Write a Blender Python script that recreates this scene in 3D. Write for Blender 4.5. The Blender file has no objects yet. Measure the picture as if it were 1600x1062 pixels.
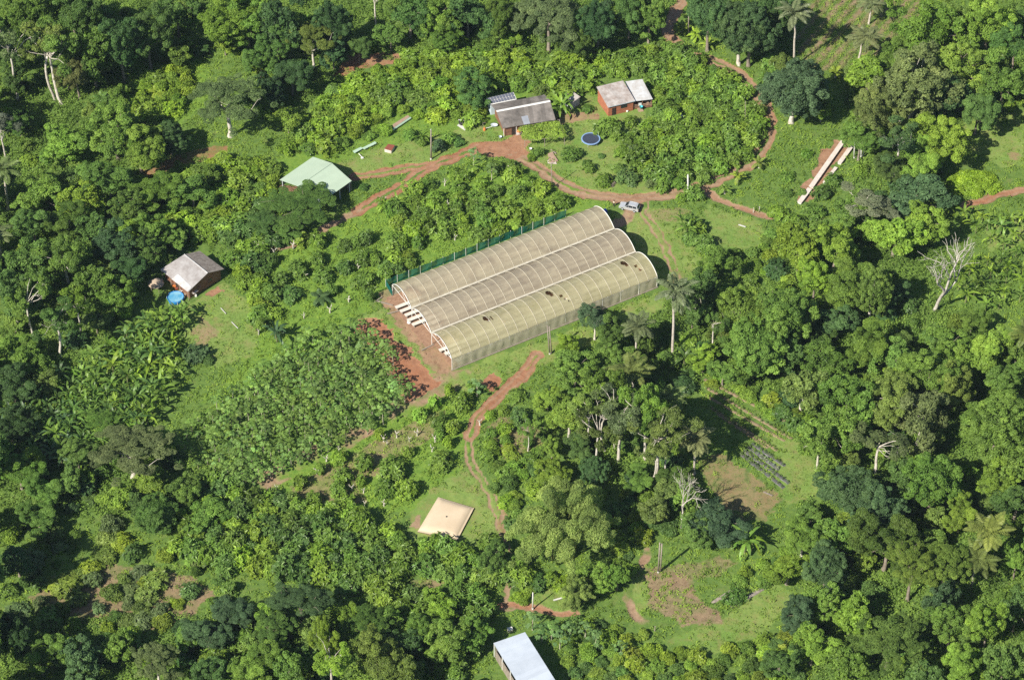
HAZE = 0.00003
import bpy, math, random
import numpy as np
from mathutils import Vector, Matrix

random.seed(7)
RNG = np.random.default_rng(11)
SC = bpy.context.scene
COL = SC.collection
PI = math.pi

# ------------------------------------------------------------------ camera
W, HH, FPX = 1600.0, 1062.0, 4116.0
PITCH, DIST = math.radians(44.0), 544.0
CY, CZ = -DIST * math.cos(PITCH), DIST * math.sin(PITCH)
FWD = np.array([0, math.cos(PITCH), -math.sin(PITCH)])
UPV = np.array([0, math.sin(PITCH), math.cos(PITCH)])
cam_data = bpy.data.cameras.new('camera')
cam = bpy.data.objects.new('camera', cam_data)
COL.objects.link(cam)
cam.location = (0, CY, CZ)
cam.rotation_euler = (PI / 2 - PITCH, 0, 0)
cam_data.sensor_width = 36.0
cam_data.lens = 36.0 * FPX / W
cam_data.clip_start = 1.0
cam_data.clip_end = 6000.0
SC.camera = cam


def at(px, py, z=0.0):
    x, y = (px - W / 2) / FPX, -(py - HH / 2) / FPX
    d = FWD + UPV * y
    t = (z - CZ) / d[2]
    return (x * t, CY + d[1] * t, z)


def proj(x, y, z=0.0):
    dx, dy, dz = x, y - CY, z - CZ
    w = dy * FWD[1] + dz * FWD[2]
    v = dy * UPV[1] + dz * UPV[2]
    return W / 2 + FPX * dx / w, HH / 2 - FPX * v / w


def ppm(px, py):
    x, y, z = at(px, py)
    return FPX / (((y - CY) * FWD[1]) + (-CZ) * FWD[2])


# ------------------------------------------------------------------ light
SUN_EL = math.radians(41.0)
SUNH = np.array([-0.70, -0.714])
SUNH = SUNH / np.linalg.norm(SUNH)
sd = bpy.data.lights.new('sun', 'SUN')
sd.energy = 4.6
sd.angle = math.radians(0.53)
sd.color = (1.0, 0.94, 0.83)
so = bpy.data.objects.new('sun', sd)
COL.objects.link(so)
trav = Vector((-SUNH[0] * math.cos(SUN_EL), -SUNH[1] * math.cos(SUN_EL), -math.sin(SUN_EL)))
so.rotation_euler = trav.to_track_quat('-Z', 'Y').to_euler()
so.location = (-200, -200, 260)
world = bpy.data.worlds.new('World')
SC.world = world
world.use_nodes = True
wn = world.node_tree.nodes
sky = wn.new('ShaderNodeTexSky')
sky.sky_type = 'NISHITA'
sky.sun_disc = False
sky.sun_elevation = SUN_EL
sky.sun_rotation = math.atan2(SUNH[0], SUNH[1]) % (2 * PI)
sky.dust_density = 0.6
sky.ozone_density = 2.0
world.node_tree.links.new(sky.outputs[0], wn['Background'].inputs[0])
wn['Background'].inputs[1].default_value = 0.058
vs = SC.view_settings
vs.view_transform = 'Standard'
vs.look = 'None'
vs.gamma = 1.0
vs.exposure = 0.76
cy = SC.cycles
cy.max_bounces = 6
cy.diffuse_bounces = 3
cy.glossy_bounces = 2
cy.transmission_bounces = 4
cy.transparent_max_bounces = 8
cy.use_denoising = False
cy.caustics_reflective = False
cy.caustics_refractive = False


# ------------------------------------------------------------------ materials
class NT:
    def __init__(s, name):
        s.m = bpy.data.materials.new(name)
        s.m.use_nodes = True
        s.t = s.m.node_tree
        s.t.nodes.clear()
        s.out = s.t.nodes.new('ShaderNodeOutputMaterial')

    def n(s, typ, **kw):
        nd = s.t.nodes.new(typ)
        for k, v in kw.items():
            setattr(nd, k, v)
        return nd

    def l(s, a, b):
        s.t.links.new(a, b)

    def val(s, sock, v):
        if hasattr(v, 'is_linked') or hasattr(v, 'links'):
            s.l(v, sock)
        else:
            if isinstance(v, (tuple, list)) and len(v) == 3 and sock.type == 'RGBA':
                v = (*v, 1.0)
            sock.default_value = v

    def noise(s, scale, detail=3.0, rough=0.6, vec=None, dist=0.0):
        nd = s.n('ShaderNodeTexNoise')
        nd.inputs['Scale'].default_value = scale
        nd.inputs['Detail'].default_value = detail
        nd.inputs['Roughness'].default_value = rough
        nd.inputs['Distortion'].default_value = dist
        if vec is not None:
            s.l(vec, nd.inputs['Vector'])
        return nd.outputs['Fac']

    def ramp(s, fac, lo, hi, a=0.0, b=1.0):
        nd = s.n('ShaderNodeMapRange')
        nd.clamp = True
        s.val(nd.inputs['Value'], fac)
        nd.inputs['From Min'].default_value = lo
        nd.inputs['From Max'].default_value = hi
        nd.inputs['To Min'].default_value = a
        nd.inputs['To Max'].default_value = b
        return nd.outputs[0]

    def mix(s, fac, a, b, blend='MIX'):
        nd = s.n('ShaderNodeMix', data_type='RGBA', blend_type=blend)
        s.val(nd.inputs[0], fac)
        s.val(nd.inputs[6], a)
        s.val(nd.inputs[7], b)
        return nd.outputs[2]

    def math(s, op, a, b=0.0):
        nd = s.n('ShaderNodeMath', operation=op)
        s.val(nd.inputs[0], a)
        s.val(nd.inputs[1], b)
        return nd.outputs[0]

    def attr(s, name):
        nd = s.n('ShaderNodeAttribute')
        nd.attribute_name = name
        return nd.outputs['Fac']

    def pos(s):
        return s.n('ShaderNodeNewGeometry').outputs['Position']

    def obj(s):
        return s.n('ShaderNodeTexCoord').outputs['Object']

    def bsdf(s, color, rough=0.8, spec=0.3, metal=0.0, bump=None, bdist=0.05, bstr=0.6):
        b = s.n('ShaderNodeBsdfPrincipled')
        s.val(b.inputs['Base Color'], color)
        s.val(b.inputs['Roughness'], rough)
        b.inputs['Specular IOR Level'].default_value = spec
        b.inputs['Metallic'].default_value = metal
        if bump is not None:
            bp = s.n('ShaderNodeBump')
            bp.inputs['Distance'].default_value = bdist
            bp.inputs['Strength'].default_value = bstr
            s.l(bump, bp.inputs['Height'])
            s.l(bp.outputs[0], b.inputs['Normal'])
        return b.outputs[0]

    def done(s, shader):
        s.l(shader, s.out.inputs['Surface'])
        return s.m


def plain(name, c1, c2=None, scale=1.5, rough=0.75, spec=0.3, metal=0.0, bump=0.0, detail=4.0, stripe=None):
    """a two-tone weathered surface; stripe = (direction vector, period, strength) adds sheet-to-sheet bands"""
    t = NT(name)
    c2 = c2 or tuple(x * 0.7 for x in c1)
    nz = t.noise(scale, detail, 0.65, t.obj())
    col = t.mix(t.ramp(nz, 0.35, 0.68), c1, c2)
    if stripe:
        dv, per, amt = stripe
        dot = t.n('ShaderNodeVectorMath', operation='DOT_PRODUCT')
        t.l(t.obj(), dot.inputs[0])
        dot.inputs[1].default_value = dv
        fl = t.math('FLOOR', t.math('MULTIPLY', dot.outputs['Value'], 1.0 / per))
        wn_ = t.n('ShaderNodeTexWhiteNoise', noise_dimensions='1D')
        t.l(fl, wn_.inputs['W'])
        sc_ = t.ramp(wn_.outputs['Value'], 0, 1, 1 - amt, 1 + amt)
        cmb = t.n('ShaderNodeCombineColor')
        for i in range(3):
            t.l(sc_, cmb.inputs[i])
        col = t.mix(1.0, col, cmb.outputs[0], 'MULTIPLY')
    bp = t.noise(scale * 5, 3, 0.6, t.obj()) if bump else None
    return t.done(t.bsdf(col, rough, spec, metal, bp, bump))


def leaf_material(name, trans=0.28, rough=0.5, spec=0.25, noise_scale=0.35):
    t = NT(name)
    oi = t.n('ShaderNodeObjectInfo')
    tint = t.attr('tint')
    nz = t.noise(noise_scale, 2, 0.5, t.pos())
    hs = t.n('ShaderNodeHueSaturation')
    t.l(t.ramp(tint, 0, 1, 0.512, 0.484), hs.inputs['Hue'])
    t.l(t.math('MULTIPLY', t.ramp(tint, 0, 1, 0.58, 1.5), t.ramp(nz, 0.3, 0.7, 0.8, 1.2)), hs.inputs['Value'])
    hs.inputs['Saturation'].default_value = 1.0
    t.l(oi.outputs['Color'], hs.inputs['Color'])
    c = hs.outputs[0]
    b = t.bsdf(c, rough, spec)
    tr = t.n('ShaderNodeBsdfTranslucent')
    t.l(t.mix(1.0, c, (1.25, 1.35, 0.55), 'MULTIPLY'), tr.inputs['Color'])
    mx = t.n('ShaderNodeMixShader')
    mx.inputs[0].default_value = trans
    t.l(b, mx.inputs[1])
    t.l(tr.outputs[0], mx.inputs[2])
    return t.done(mx.outputs[0])


def bark_material(name):
    t = NT(name)
    oi = t.n('ShaderNodeObjectInfo')
    nz = t.noise(1.6, 4, 0.7, t.obj())
    c = t.mix(t.ramp(nz, 0.35, 0.7), oi.outputs['Color'], t.mix(1.0, oi.outputs['Color'], (0.5, 0.46, 0.42), 'MULTIPLY'))
    return t.done(t.bsdf(c, 0.85, 0.2))


M_LEAF = leaf_material('leaf')
M_WAXY = leaf_material('waxy_leaf', 0.3, 0.42, 0.3)
M_FINE = leaf_material('fine_leaf', 0.35, 0.6, 0.15, 0.5)
M_BARK = bark_material('bark')


# ------------------------------------------------------------------ meshes
def mesh_np(name, v, quads=None, tris=None, mats=(), midx=None, tint=None, attrs=None, smooth=False):
    v = np.asarray(v, dtype=np.float32)
    me = bpy.data.meshes.new(name)
    nq = 0 if quads is None else len(quads)
    ntri = 0 if tris is None else len(tris)
    me.vertices.add(len(v))
    me.vertices.foreach_set('co', v.ravel())
    loops = []
    if nq:
        loops.append(np.asarray(quads, dtype=np.int32).ravel())
    if ntri:
        loops.append(np.asarray(tris, dtype=np.int32).ravel())
    loops = np.concatenate(loops)
    me.loops.add(len(loops))
    me.loops.foreach_set('vertex_index', loops)
    me.polygons.add(nq + ntri)
    starts = np.concatenate([np.arange(nq) * 4, nq * 4 + np.arange(ntri) * 3]).astype(np.int32)
    me.polygons.foreach_set('loop_start', starts)
    me.polygons.foreach_set('use_smooth', np.full(nq + ntri, smooth, dtype=bool))
    for m in mats:
        me.materials.append(m)
    if midx is not None:
        me.polygons.foreach_set('material_index', np.asarray(midx, dtype=np.int32))
    me.update(calc_edges=True)
    if tint is not None:
        a = me.attributes.new('tint', 'FLOAT', 'FACE')
        a.data.foreach_set('value', np.asarray(tint, dtype=np.float32))
    for k, arr in (attrs or {}).items():
        a = me.attributes.new(k, 'FLOAT', 'POINT')
        a.data.foreach_set('value', np.asarray(arr, dtype=np.float32))
    return me


class MB:
    """collects shapes (world coordinates) into one mesh"""

    def __init__(s):
        s.v, s.f = [], []

    def add(s, vs_, fs):
        b = len(s.v)
        s.v += [tuple(map(float, p)) for p in vs_]
        s.f += [tuple(b + i for i in f) for f in fs]
        return s

    def box(s, c, d, rz=0.0, rot=None):
        hx, hy, hz = d[0] / 2, d[1] / 2, d[2] / 2
        m = rot or Matrix.Rotation(rz, 3, 'Z')
        pts = [Vector(c) + m @ Vector((x, y, z)) for z in (-hz, hz) for x, y in ((-hx, -hy), (hx, -hy), (hx, hy), (-hx, hy))]
        return s.add(pts, [(3, 2, 1, 0), (4, 5, 6, 7), (0, 1, 5, 4), (1, 2, 6, 5), (2, 3, 7, 6), (3, 0, 4, 7)])

    def bar(s, a, b, w, h=None):
        a, b = Vector(a), Vector(b)
        h = h or w
        d = (b - a)
        q = d.to_track_quat('X', 'Z').to_matrix()
        return s.box((a + b) / 2, (d.length, w, h), rot=q)

    def tube(s, pts, rad, n=6, cap=True):
        pts = [Vector(p) for p in pts]
        rad = rad if isinstance(rad, (list, tuple)) else [rad] * len(pts)
        b = len(s.v)
        for i, p in enumerate(pts):
            d = (pts[min(i + 1, len(pts) - 1)] - pts[max(i - 1, 0)]).normalized()
            ref = Vector((0, 0, 1)) if abs(d.z) < 0.9 else Vector((1, 0, 0))
            u = d.cross(ref).normalized()
            w = d.cross(u)
            for k in range(n):
                a = 2 * PI * k / n
                s.v.append(tuple(p + (u * math.cos(a) + w * math.sin(a)) * rad[i]))
        for i in range(len(pts) - 1):
            for k in range(n):
                k2 = (k + 1) % n
                s.f.append((b + i * n + k, b + i * n + k2, b + (i + 1) * n + k2, b + (i + 1) * n + k))
        if cap:
            s.f.append(tuple(b + k for k in range(n))[::-1])
            s.f.append(tuple(b + (len(pts) - 1) * n + k for k in range(n)))
        return s

    def slab(s, quad, th, down=True):
        """a sheet through 3 or 4 corner points with thickness th straight down"""
        q = [Vector(p) for p in quad]
        n = len(q)
        lo = [p - Vector((0, 0, th)) for p in q]
        fs = [tuple(range(n)), tuple(range(2 * n - 1, n - 1, -1))]
        for i in range(n):
            j = (i + 1) % n
            fs.append((i, i + n, j + n, j))
        return s.add(q + lo, fs)

    def lathe(s, c, prof, n=20, sx=1.0, sy=1.0):
        b = len(s.v)
        for r, z in prof:
            for k in range(n):
                a = 2 * PI * k / n
                s.v.append((c[0] + r * sx * math.cos(a), c[1] + r * sy * math.sin(a), c[2] + z))
        for i in range(len(prof) - 1):
            for k in range(n):
                k2 = (k + 1) % n
                s.f.append((b + i * n + k, b + i * n + k2, b + (i + 1) * n + k2, b + (i + 1) * n + k))
        s.f.append(tuple(b + k for k in range(n))[::-1])
        s.f.append(tuple(b + (len(prof) - 1) * n + k for k in range(n)))
        return s

    def mesh(s, name, mat, off=(0, 0, 0), smooth=False):
        me = bpy.data.meshes.new(name)
        o = off
        me.from_pydata([(p[0] - o[0], p[1] - o[1], p[2] - o[2]) for p in s.v], [], s.f)
        me.materials.append(mat)
        if smooth:
            me.polygons.foreach_set('use_smooth', np.ones(len(me.polygons), dtype=bool))
        me.update()
        return me


def link(name, me):
    o = bpy.data.objects.new(name, me)
    COL.objects.link(o)
    return o


def tag(o, label=None, cat=None, group=None, kind=None):
    if label:
        o['label'] = label
    if cat:
        o['category'] = cat
    if group:
        o['group'] = group
    if kind:
        o['kind'] = kind
    return o


def thing(name, loc, label, cat, group=None):
    o = link(name, None)
    o.empty_display_size = 0.5
    o.location = loc
    return tag(o, label, cat, group)


def part(name, mb, mat, parent, label=None, smooth=False):
    """mesh given in world coordinates, parented below an unrotated thing (or a part of it)"""
    off = Vector((0, 0, 0))
    p = parent
    while p is not None:
        off = off + p.location
        p = p.parent
    o = link(name, mb.mesh(name, mat, off, smooth))
    o.parent = parent
    if label:
        o['label'] = label
    return o


def solo(name, mb, mat, loc, label, cat, group=None, kind=None, smooth=False):
    """a thing that is one mesh; its shape is given around its own origin"""
    o = link(name, mb.mesh(name, mat, (0, 0, 0), smooth))
    o.location = loc
    return tag(o, label, cat, group, kind)
# ------------------------------------------------------------------ masks on the ground
def vnoise(x, y, scale, seed=0):
    """smooth value noise 0..1"""
    r = np.random.default_rng(seed)
    tab = r.random((256, 256))
    u, v = np.asarray(x) * scale + 1000.0, np.asarray(y) * scale + 1000.0
    i, j = np.floor(u).astype(int), np.floor(v).astype(int)
    fu, fv = u - i, v - j
    fu, fv = fu * fu * (3 - 2 * fu), fv * fv * (3 - 2 * fv)
    a, b = tab[i % 256, j % 256], tab[(i + 1) % 256, j % 256]
    c, d = tab[i % 256, (j + 1) % 256], tab[(i + 1) % 256, (j + 1) % 256]
    return (a * (1 - fu) + b * fu) * (1 - fv) + (c * (1 - fu) + d * fu) * fv


def fbm(x, y, scale, seed=0, octv=3):
    s, amp, tot = 0, 1.0, 0
    for k in range(octv):
        s = s + amp * vnoise(x, y, scale * 2 ** k, seed + k)
        tot += amp
        amp *= 0.5
    return s / tot


def dist_line(x, y, pts):
    d = np.full(np.shape(x), 1e9)
    for (ax, ay), (bx, by) in zip(pts[:-1], pts[1:]):
        vx, vy = bx - ax, by - ay
        t = np.clip(((x - ax) * vx + (y - ay) * vy) / (vx * vx + vy * vy + 1e-9), 0, 1)
        d = np.minimum(d, np.hypot(x - ax - t * vx, y - ay - t * vy))
    return d


def inside(x, y, poly):
    c = np.zeros(np.shape(x), dtype=bool)
    n = len(poly)
    for i in range(n):
        (ax, ay), (bx, by) = poly[i], poly[(i + 1) % n]
        cond = (ay > y) != (by > y)
        with np.errstate(divide='ignore', invalid='ignore'):
            xi = (bx - ax) * (y - ay) / (by - ay + 1e-12) + ax
        c ^= cond & (x < xi)
    return c


def gw(pts):
    return [at(px, py)[:2] for px, py in pts]


def curve(pts, n=6):
    """Catmull-Rom through the points"""
    P = [np.array(p, dtype=float) for p in pts]
    P = [2 * P[0] - P[1]] + P + [2 * P[-1] - P[-2]]
    out = []
    for i in range(1, len(P) - 2):
        for k in range(n):
            t = k / n
            out.append(tuple(0.5 * ((2 * P[i]) + (-P[i - 1] + P[i + 1]) * t + (2 * P[i - 1] - 5 * P[i] + 4 * P[i + 1] - P[i + 2]) * t ** 2 + (-P[i - 1] + 3 * P[i] - 3 * P[i + 1] + P[i + 2]) * t ** 3)))
    out.append(tuple(P[-2]))
    return out


# roads: (name, label, pixel polyline, half width m, bareness, reddish 0..1, tracks)
ROADS = [
    ('dirt_road', [(1080, -20), (1066, 4), (1050, 28), (1043, 45), (1052, 65), (1075, 84), (1120, 98), (1150, 112), (1176, 137), (1194, 166), (1201, 195), (1196, 224), (1181, 246), (1151, 267), (1112, 285), (1068, 299), (1020, 307), (970, 310), (918, 302), (878, 287), (846, 266), (815, 246), (790, 235)], 1.55, 1.0, 0.5, 1),
    ('dirt_track', [(800, 240), (775, 230), (748, 229), (725, 240), (695, 252), (660, 268), (638, 284), (612, 300), (585, 314), (560, 330)], 1.5, 1.0, 0.95, 1),
    ('dirt_track', [(712, 248), (680, 256), (645, 262), (612, 266), (585, 272), (556, 276)], 1.35, 1.0, 0.95, 1),
    ('dirt_track', [(1095, 294), (1122, 311), (1150, 322), (1178, 332), (1206, 340)], 0.9, 1.0, 0.6, 0),
    ('dirt_track', [(1004, 312), (1010, 340), (1030, 368), (1043, 395), (1052, 420), (1058, 445)], 1.7, 0.9, 0.55, 3),
    ('dirt_track', [(985, 322), (978, 342), (962, 352)], 1.3, 0.7, 0.0, 0),
    ('dirt_track', [(562, 330), (530, 345), (492, 366), (455, 381), (415, 393), (370, 404)], 1.0, 0.75, 0.3, 0),
    ('dirt_track', [(838, 555), (822, 580), (795, 606), (768, 630), (745, 655), (732, 682)], 1.35, 1.0, 0.8, 1),
    ('dirt_track', [(732, 682), (732, 708), (745, 738), (765, 768), (778, 800), (787, 838), (793, 866), (800, 895), (798, 925), (795, 948)], 1.25, 0.85, 0.5, 3),
    ('dirt_track', [(760, 948), (800, 945), (830, 949), (868, 956), (900, 960)], 0.7, 1.0, 0.8, 0),
    ('dirt_track', [(1508, 321), (1535, 313), (1565, 304), (1610, 296)], 1.1, 1.0, 0.8, 0),
    ('grass_path', [(392, 766), (440, 738), (490, 712), (540, 686), (600, 652), (650, 622), (690, 603), (720, 590)], 2.7, 0.66, 0.08, 2),
    ('dirt_track', [(1012, 860), (1002, 885), (985, 920), (982, 945), (1000, 968), (1030, 975)], 0.9, 0.75, 0.15, 2),
]
ROADW = [(n, curve(gw(p), 5), hw, b, r, k) for n, p, hw, b, r, k in ROADS]

# bare soil patches: (pixel polygon, bareness, redness, dry litter)
PATCHES = [
    ([(742, 236), (752, 222), (790, 218), (812, 208), (826, 222), (824, 240), (800, 250), (765, 243)], 1.0, 0.75, 0),
    ([(552, 510), (570, 498), (598, 497), (688, 600), (640, 632), (622, 612), (596, 560)], 1.0, 1.0, 0),
    ([(596, 472), (618, 462), (700, 572), (702, 588), (676, 578), (640, 530)], 0.62, 0.35, 0.6),
    ([(609, 465), (640, 460), (680, 505), (712, 560), (690, 568), (640, 510)], 0.6, 0.45, 0.4),
    ([(752, 596), (778, 582), (790, 594), (770, 612)], 1.0, 0.85, 0),
    ([(215, 262), (255, 246), (325, 228), (358, 226), (350, 246), (280, 262), (225, 280), (215, 272)], 0.52, 0.8, 0),
    ([(520, 118), (535, 85), (600, 82), (640, 85), (620, 100), (560, 108), (540, 122)], 0.6, 0.8, 0),
    ([(300, 512), (318, 492), (345, 520), (322, 545), (304, 542)], 0.42, 0.3, 0.45),
    ([(318, 462), (345, 446), (352, 452), (330, 466)], 0.9, 0.7, 0),
    ([(1090, 722), (1125, 708), (1170, 738), (1230, 780), (1195, 800), (1130, 798)], 0.40, 0.45, 0.4),
    ([(1120, 790), (1150, 800), (1215, 795), (1200, 815), (1130, 812)], 0.36, 0.4, 0.3),
    ([(1008, 896), (1030, 886), (1080, 900), (1096, 930), (1128, 960), (1128, 974), (1070, 978), (1020, 950)], 0.3, 0.1, 1.0),
    ([(1000, 890), (1040, 885), (1130, 870), (1160, 880), (1120, 900), (1080, 905)], 0.2, 0.1, 0.7),
    ([(40, 930), (90, 905), (150, 912), (240, 888), (300, 900), (340, 930), (300, 960), (230, 985), (150, 975), (70, 955)], 0.35, 0.35, 0.9),
    ([(80, 905), (160, 880), (240, 890), (310, 915), (250, 960), (120, 975), (90, 950)], 0.3, 0.35, 0.9),
    ([(450, 770), (480, 745), (560, 705), (640, 660), (700, 640), (690, 670), (620, 720), (560, 760), (580, 785), (520, 790)], 0.25, 0.3, 0.75),
    ([(640, 905), (700, 905), (730, 915), (700, 935), (660, 930)], 0.3, 0.3, 0.8),
    ([(755, 670), (790, 650), (840, 670), (860, 700), (800, 720), (770, 700)], 0.3, 0.4, 0.7),
    ([(1010, 330), (1060, 325), (1078, 332), (1050, 345), (1020, 345)], 0.36, 0.3, 0.4),
    ([(1572, 240), (1592, 238), (1600, 250), (1580, 252)], 0.45, 0.4, 0.3),
    ([(1297, 222), (1312, 217), (1330, 226), (1300, 268), (1262, 315), (1244, 315), (1262, 280)], 0.85, 0.55, 0),
    ([(780, 790), (795, 786), (798, 845), (782, 850)], 0.5, 0.6, 0),
    ([(840, 190), (880, 175), (930, 172), (940, 186), (900, 192), (870, 196)], 0.55, 0.45, 0.3),
    ([(1045, 425), (1060, 420), (1075, 470), (1055, 475)], 0.4, 0.4, 0.2),
    ([(700, 560), (715, 575), (690, 595), (675, 585)], 0.5, 0.3, 0.4),
    ([(590, 455), (612, 446), (640, 500), (620, 505)], 0.4, 0.2, 0.6),
    ([(636, 822), (655, 800), (660, 830)], 0.6, 0.2, 0.6),
]
PATCHW = [(gw(p), b, r, d) for p, b, r, d in PATCHES]

LAWNS = [
    [(750, 222), (790, 178), (880, 180), (905, 150), (935, 140), (1010, 175), (1010, 200), (960, 240), (1010, 275), (1060, 290), (1010, 303), (940, 303), (880, 285), (830, 250), (780, 232)],
    [(520, 262), (560, 225), (620, 195), (720, 190), (765, 200), (770, 222), (690, 252), (620, 268), (560, 280)],
    [(290, 480), (350, 440), (385, 470), (410, 505), (400, 560), (330, 575), (290, 545)],
    [(640, 790), (690, 735), (740, 720), (775, 770), (790, 850), (720, 855), (640, 850)],
    [(1100, 320), (1190, 345), (1195, 385), (1110, 390)],
    [(560, 500), (600, 480), (700, 590), (760, 560), (860, 530), (1030, 455), (1040, 480), (880, 560), (740, 610), (690, 605)],
    [(985, 320), (1060, 330), (1100, 420), (1060, 460), (1030, 430), (960, 340)],
    [(1130, 965), (1210, 900), (1240, 930), (1200, 985), (1110, 1020), (1040, 1000)],
    [(1500, 190), (1600, 170), (1600, 260), (1560, 260), (1510, 230)],
    [(1540, 350), (1600, 330), (1600, 380), (1545, 395)],
    [(985, 890), (1010, 880), (1020, 950), (990, 960)],
    [(800, 945), (870, 915), (905, 950), (880, 965)],
    [(1200, 680), (1250, 690), (1300, 760), (1230, 790), (1210, 740)],
]
LAWNW = [gw(p) for p in LAWNS]
CROPFIELD = gw([(1240, 60), (1290, -40), (1470, -40), (1420, 60), (1330, 110), (1260, 110)])
CF0, _c1 = np.array(at(1300, 100)[:2]), np.array(at(1400, -20)[:2])
CFD = (_c1 - CF0) / np.linalg.norm(_c1 - CF0)
CFN = np.array([-CFD[1], CFD[0]])
GARDEN = gw([(1085, 610), (1110, 590), (1180, 625), (1250, 685), (1215, 700), (1180, 690), (1120, 650)])
CREEPER = [gw(p) for p in (
    [(360, 400), (560, 335), (760, 255), (900, 290), (960, 320), (880, 340), (610, 445), (560, 500), (470, 560), (400, 540), (420, 470)],
    [(400, 760), (480, 715), (690, 610), (740, 660), (720, 730), (640, 800), (480, 790)],
    [(430, 250), (600, 130), (760, 90), (900, 110), (760, 190), (560, 240), (430, 290)],
    [(190, 140), (300, 60), (330, 150), (240, 240), (200, 200)],
    [(300, 660), (380, 560), (420, 520), (470, 560), (380, 620)],
)]

GX0, GX1, GY0, GY1, GS = -150.0, 150.0, -115.0, 160.0, 0.36


def ground_masks(x, y):
    wob = (fbm(x, y, 0.45, 3, 3) - 0.5)
    xx, yy = x + wob * 1.6, y + (fbm(x, y, 0.45, 9, 3) - 0.5) * 1.6
    bare = np.zeros(np.shape(x))
    red = np.full(np.shape(x), 0.4)
    litter = np.zeros(np.shape(x))
    roadid = np.full(np.shape(x), -1, dtype=int)
    for i, (n, pl, hw, b, r, k) in enumerate(ROADW):
        d = dist_line(xx, yy, pl)
        e = np.clip((hw + 0.35 - d) / 0.7, 0, 1)
        if k == 1:      # two wheel tracks with a grassy strip between
            e = e * (1 - 0.85 * np.exp(-((d - 0.1) / 0.34) ** 2) * np.clip(fbm(x, y, 0.08, 37, 2) * 2.2 - 0.35, 0, 1))
        if k == 3:      # only the wheels' own lines are bare
            e = np.clip(np.exp(-((d - 0.75) / 0.33) ** 2) * (0.35 + 1.1 * fbm(x, y, 0.2, 29, 2)), 0, 1)
        if k == 2:
            e = e * np.clip(fbm(x, y, 0.25, 31, 3) * 2.6 - 0.6, 0, 1)
        e = e * b * np.clip(0.62 + 0.75 * fbm(x, y, 0.7, 47, 3), 0, 1)
        w = e > bare
        red = np.where(w, r + 0.3 * (fbm(x, y, 0.12, 5) - 0.5) - (0.45 * np.exp(-((d - 0.72) / 0.26) ** 2) if k != 2 else 0), red)
        bare = np.maximum(bare, e)
        roadid = np.where((d < hw + 0.1) & (roadid < 0), i, roadid)
    for poly, b, r, dl in PATCHW:
        m = inside(xx * 1.0 + wob * 2, yy, poly).astype(float)
        e = m * b * np.clip(0.45 + 1.1 * fbm(x, y, 0.5, 17, 3), 0, 1)
        red = np.where(e > bare, r, red)
        bare = np.maximum(bare, e)
        litter = np.maximum(litter, m * dl * np.clip(0.2 + 1.5 * fbm(x, y, 0.35, 23, 3) - 0.1, 0, 1))
    cf = inside(xx, yy, CROPFIELD)
    st = 0.5 + 0.5 * np.sin(((x - CF0[0]) * CFN[0] + (y - CF0[1]) * CFN[1]) * 2 * PI / 2.6 + 1.2 * wob)
    litter = np.maximum(litter, cf * 1.0 * st * np.clip(0.3 + fbm(x, y, 0.15, 43, 2), 0, 1))
    lawn = np.zeros(np.shape(x))
    for poly in LAWNW:
        lawn = np.maximum(lawn, inside(xx, yy, poly))
    crp = np.zeros(np.shape(x))
    for poly in CREEPER:
        crp = np.maximum(crp, inside(xx + wob * 4, yy, poly))
    return bare, red, litter, lawn, crp, roadid


nx, ny = int((GX1 - GX0) / GS) + 1, int((GY1 - GY0) / GS) + 1
gx, gy = np.meshgrid(np.linspace(GX0, GX1, nx), np.linspace(GY0, GY1, ny))
BARE, RED, LIT, LAWN, CRP, RID = ground_masks(gx, gy)
GZ = 0.22 * (fbm(gx, gy, 0.35, 41, 3) - 0.5) * (1 - 0.7 * BARE) - 0.10 * (BARE > 0.6)


def gi(x, y):
    i = np.clip(np.round((np.asarray(x) - GX0) / GS).astype(int), 0, nx - 1)
    j = np.clip(np.round((np.asarray(y) - GY0) / GS).astype(int), 0, ny - 1)
    return j, i


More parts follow.
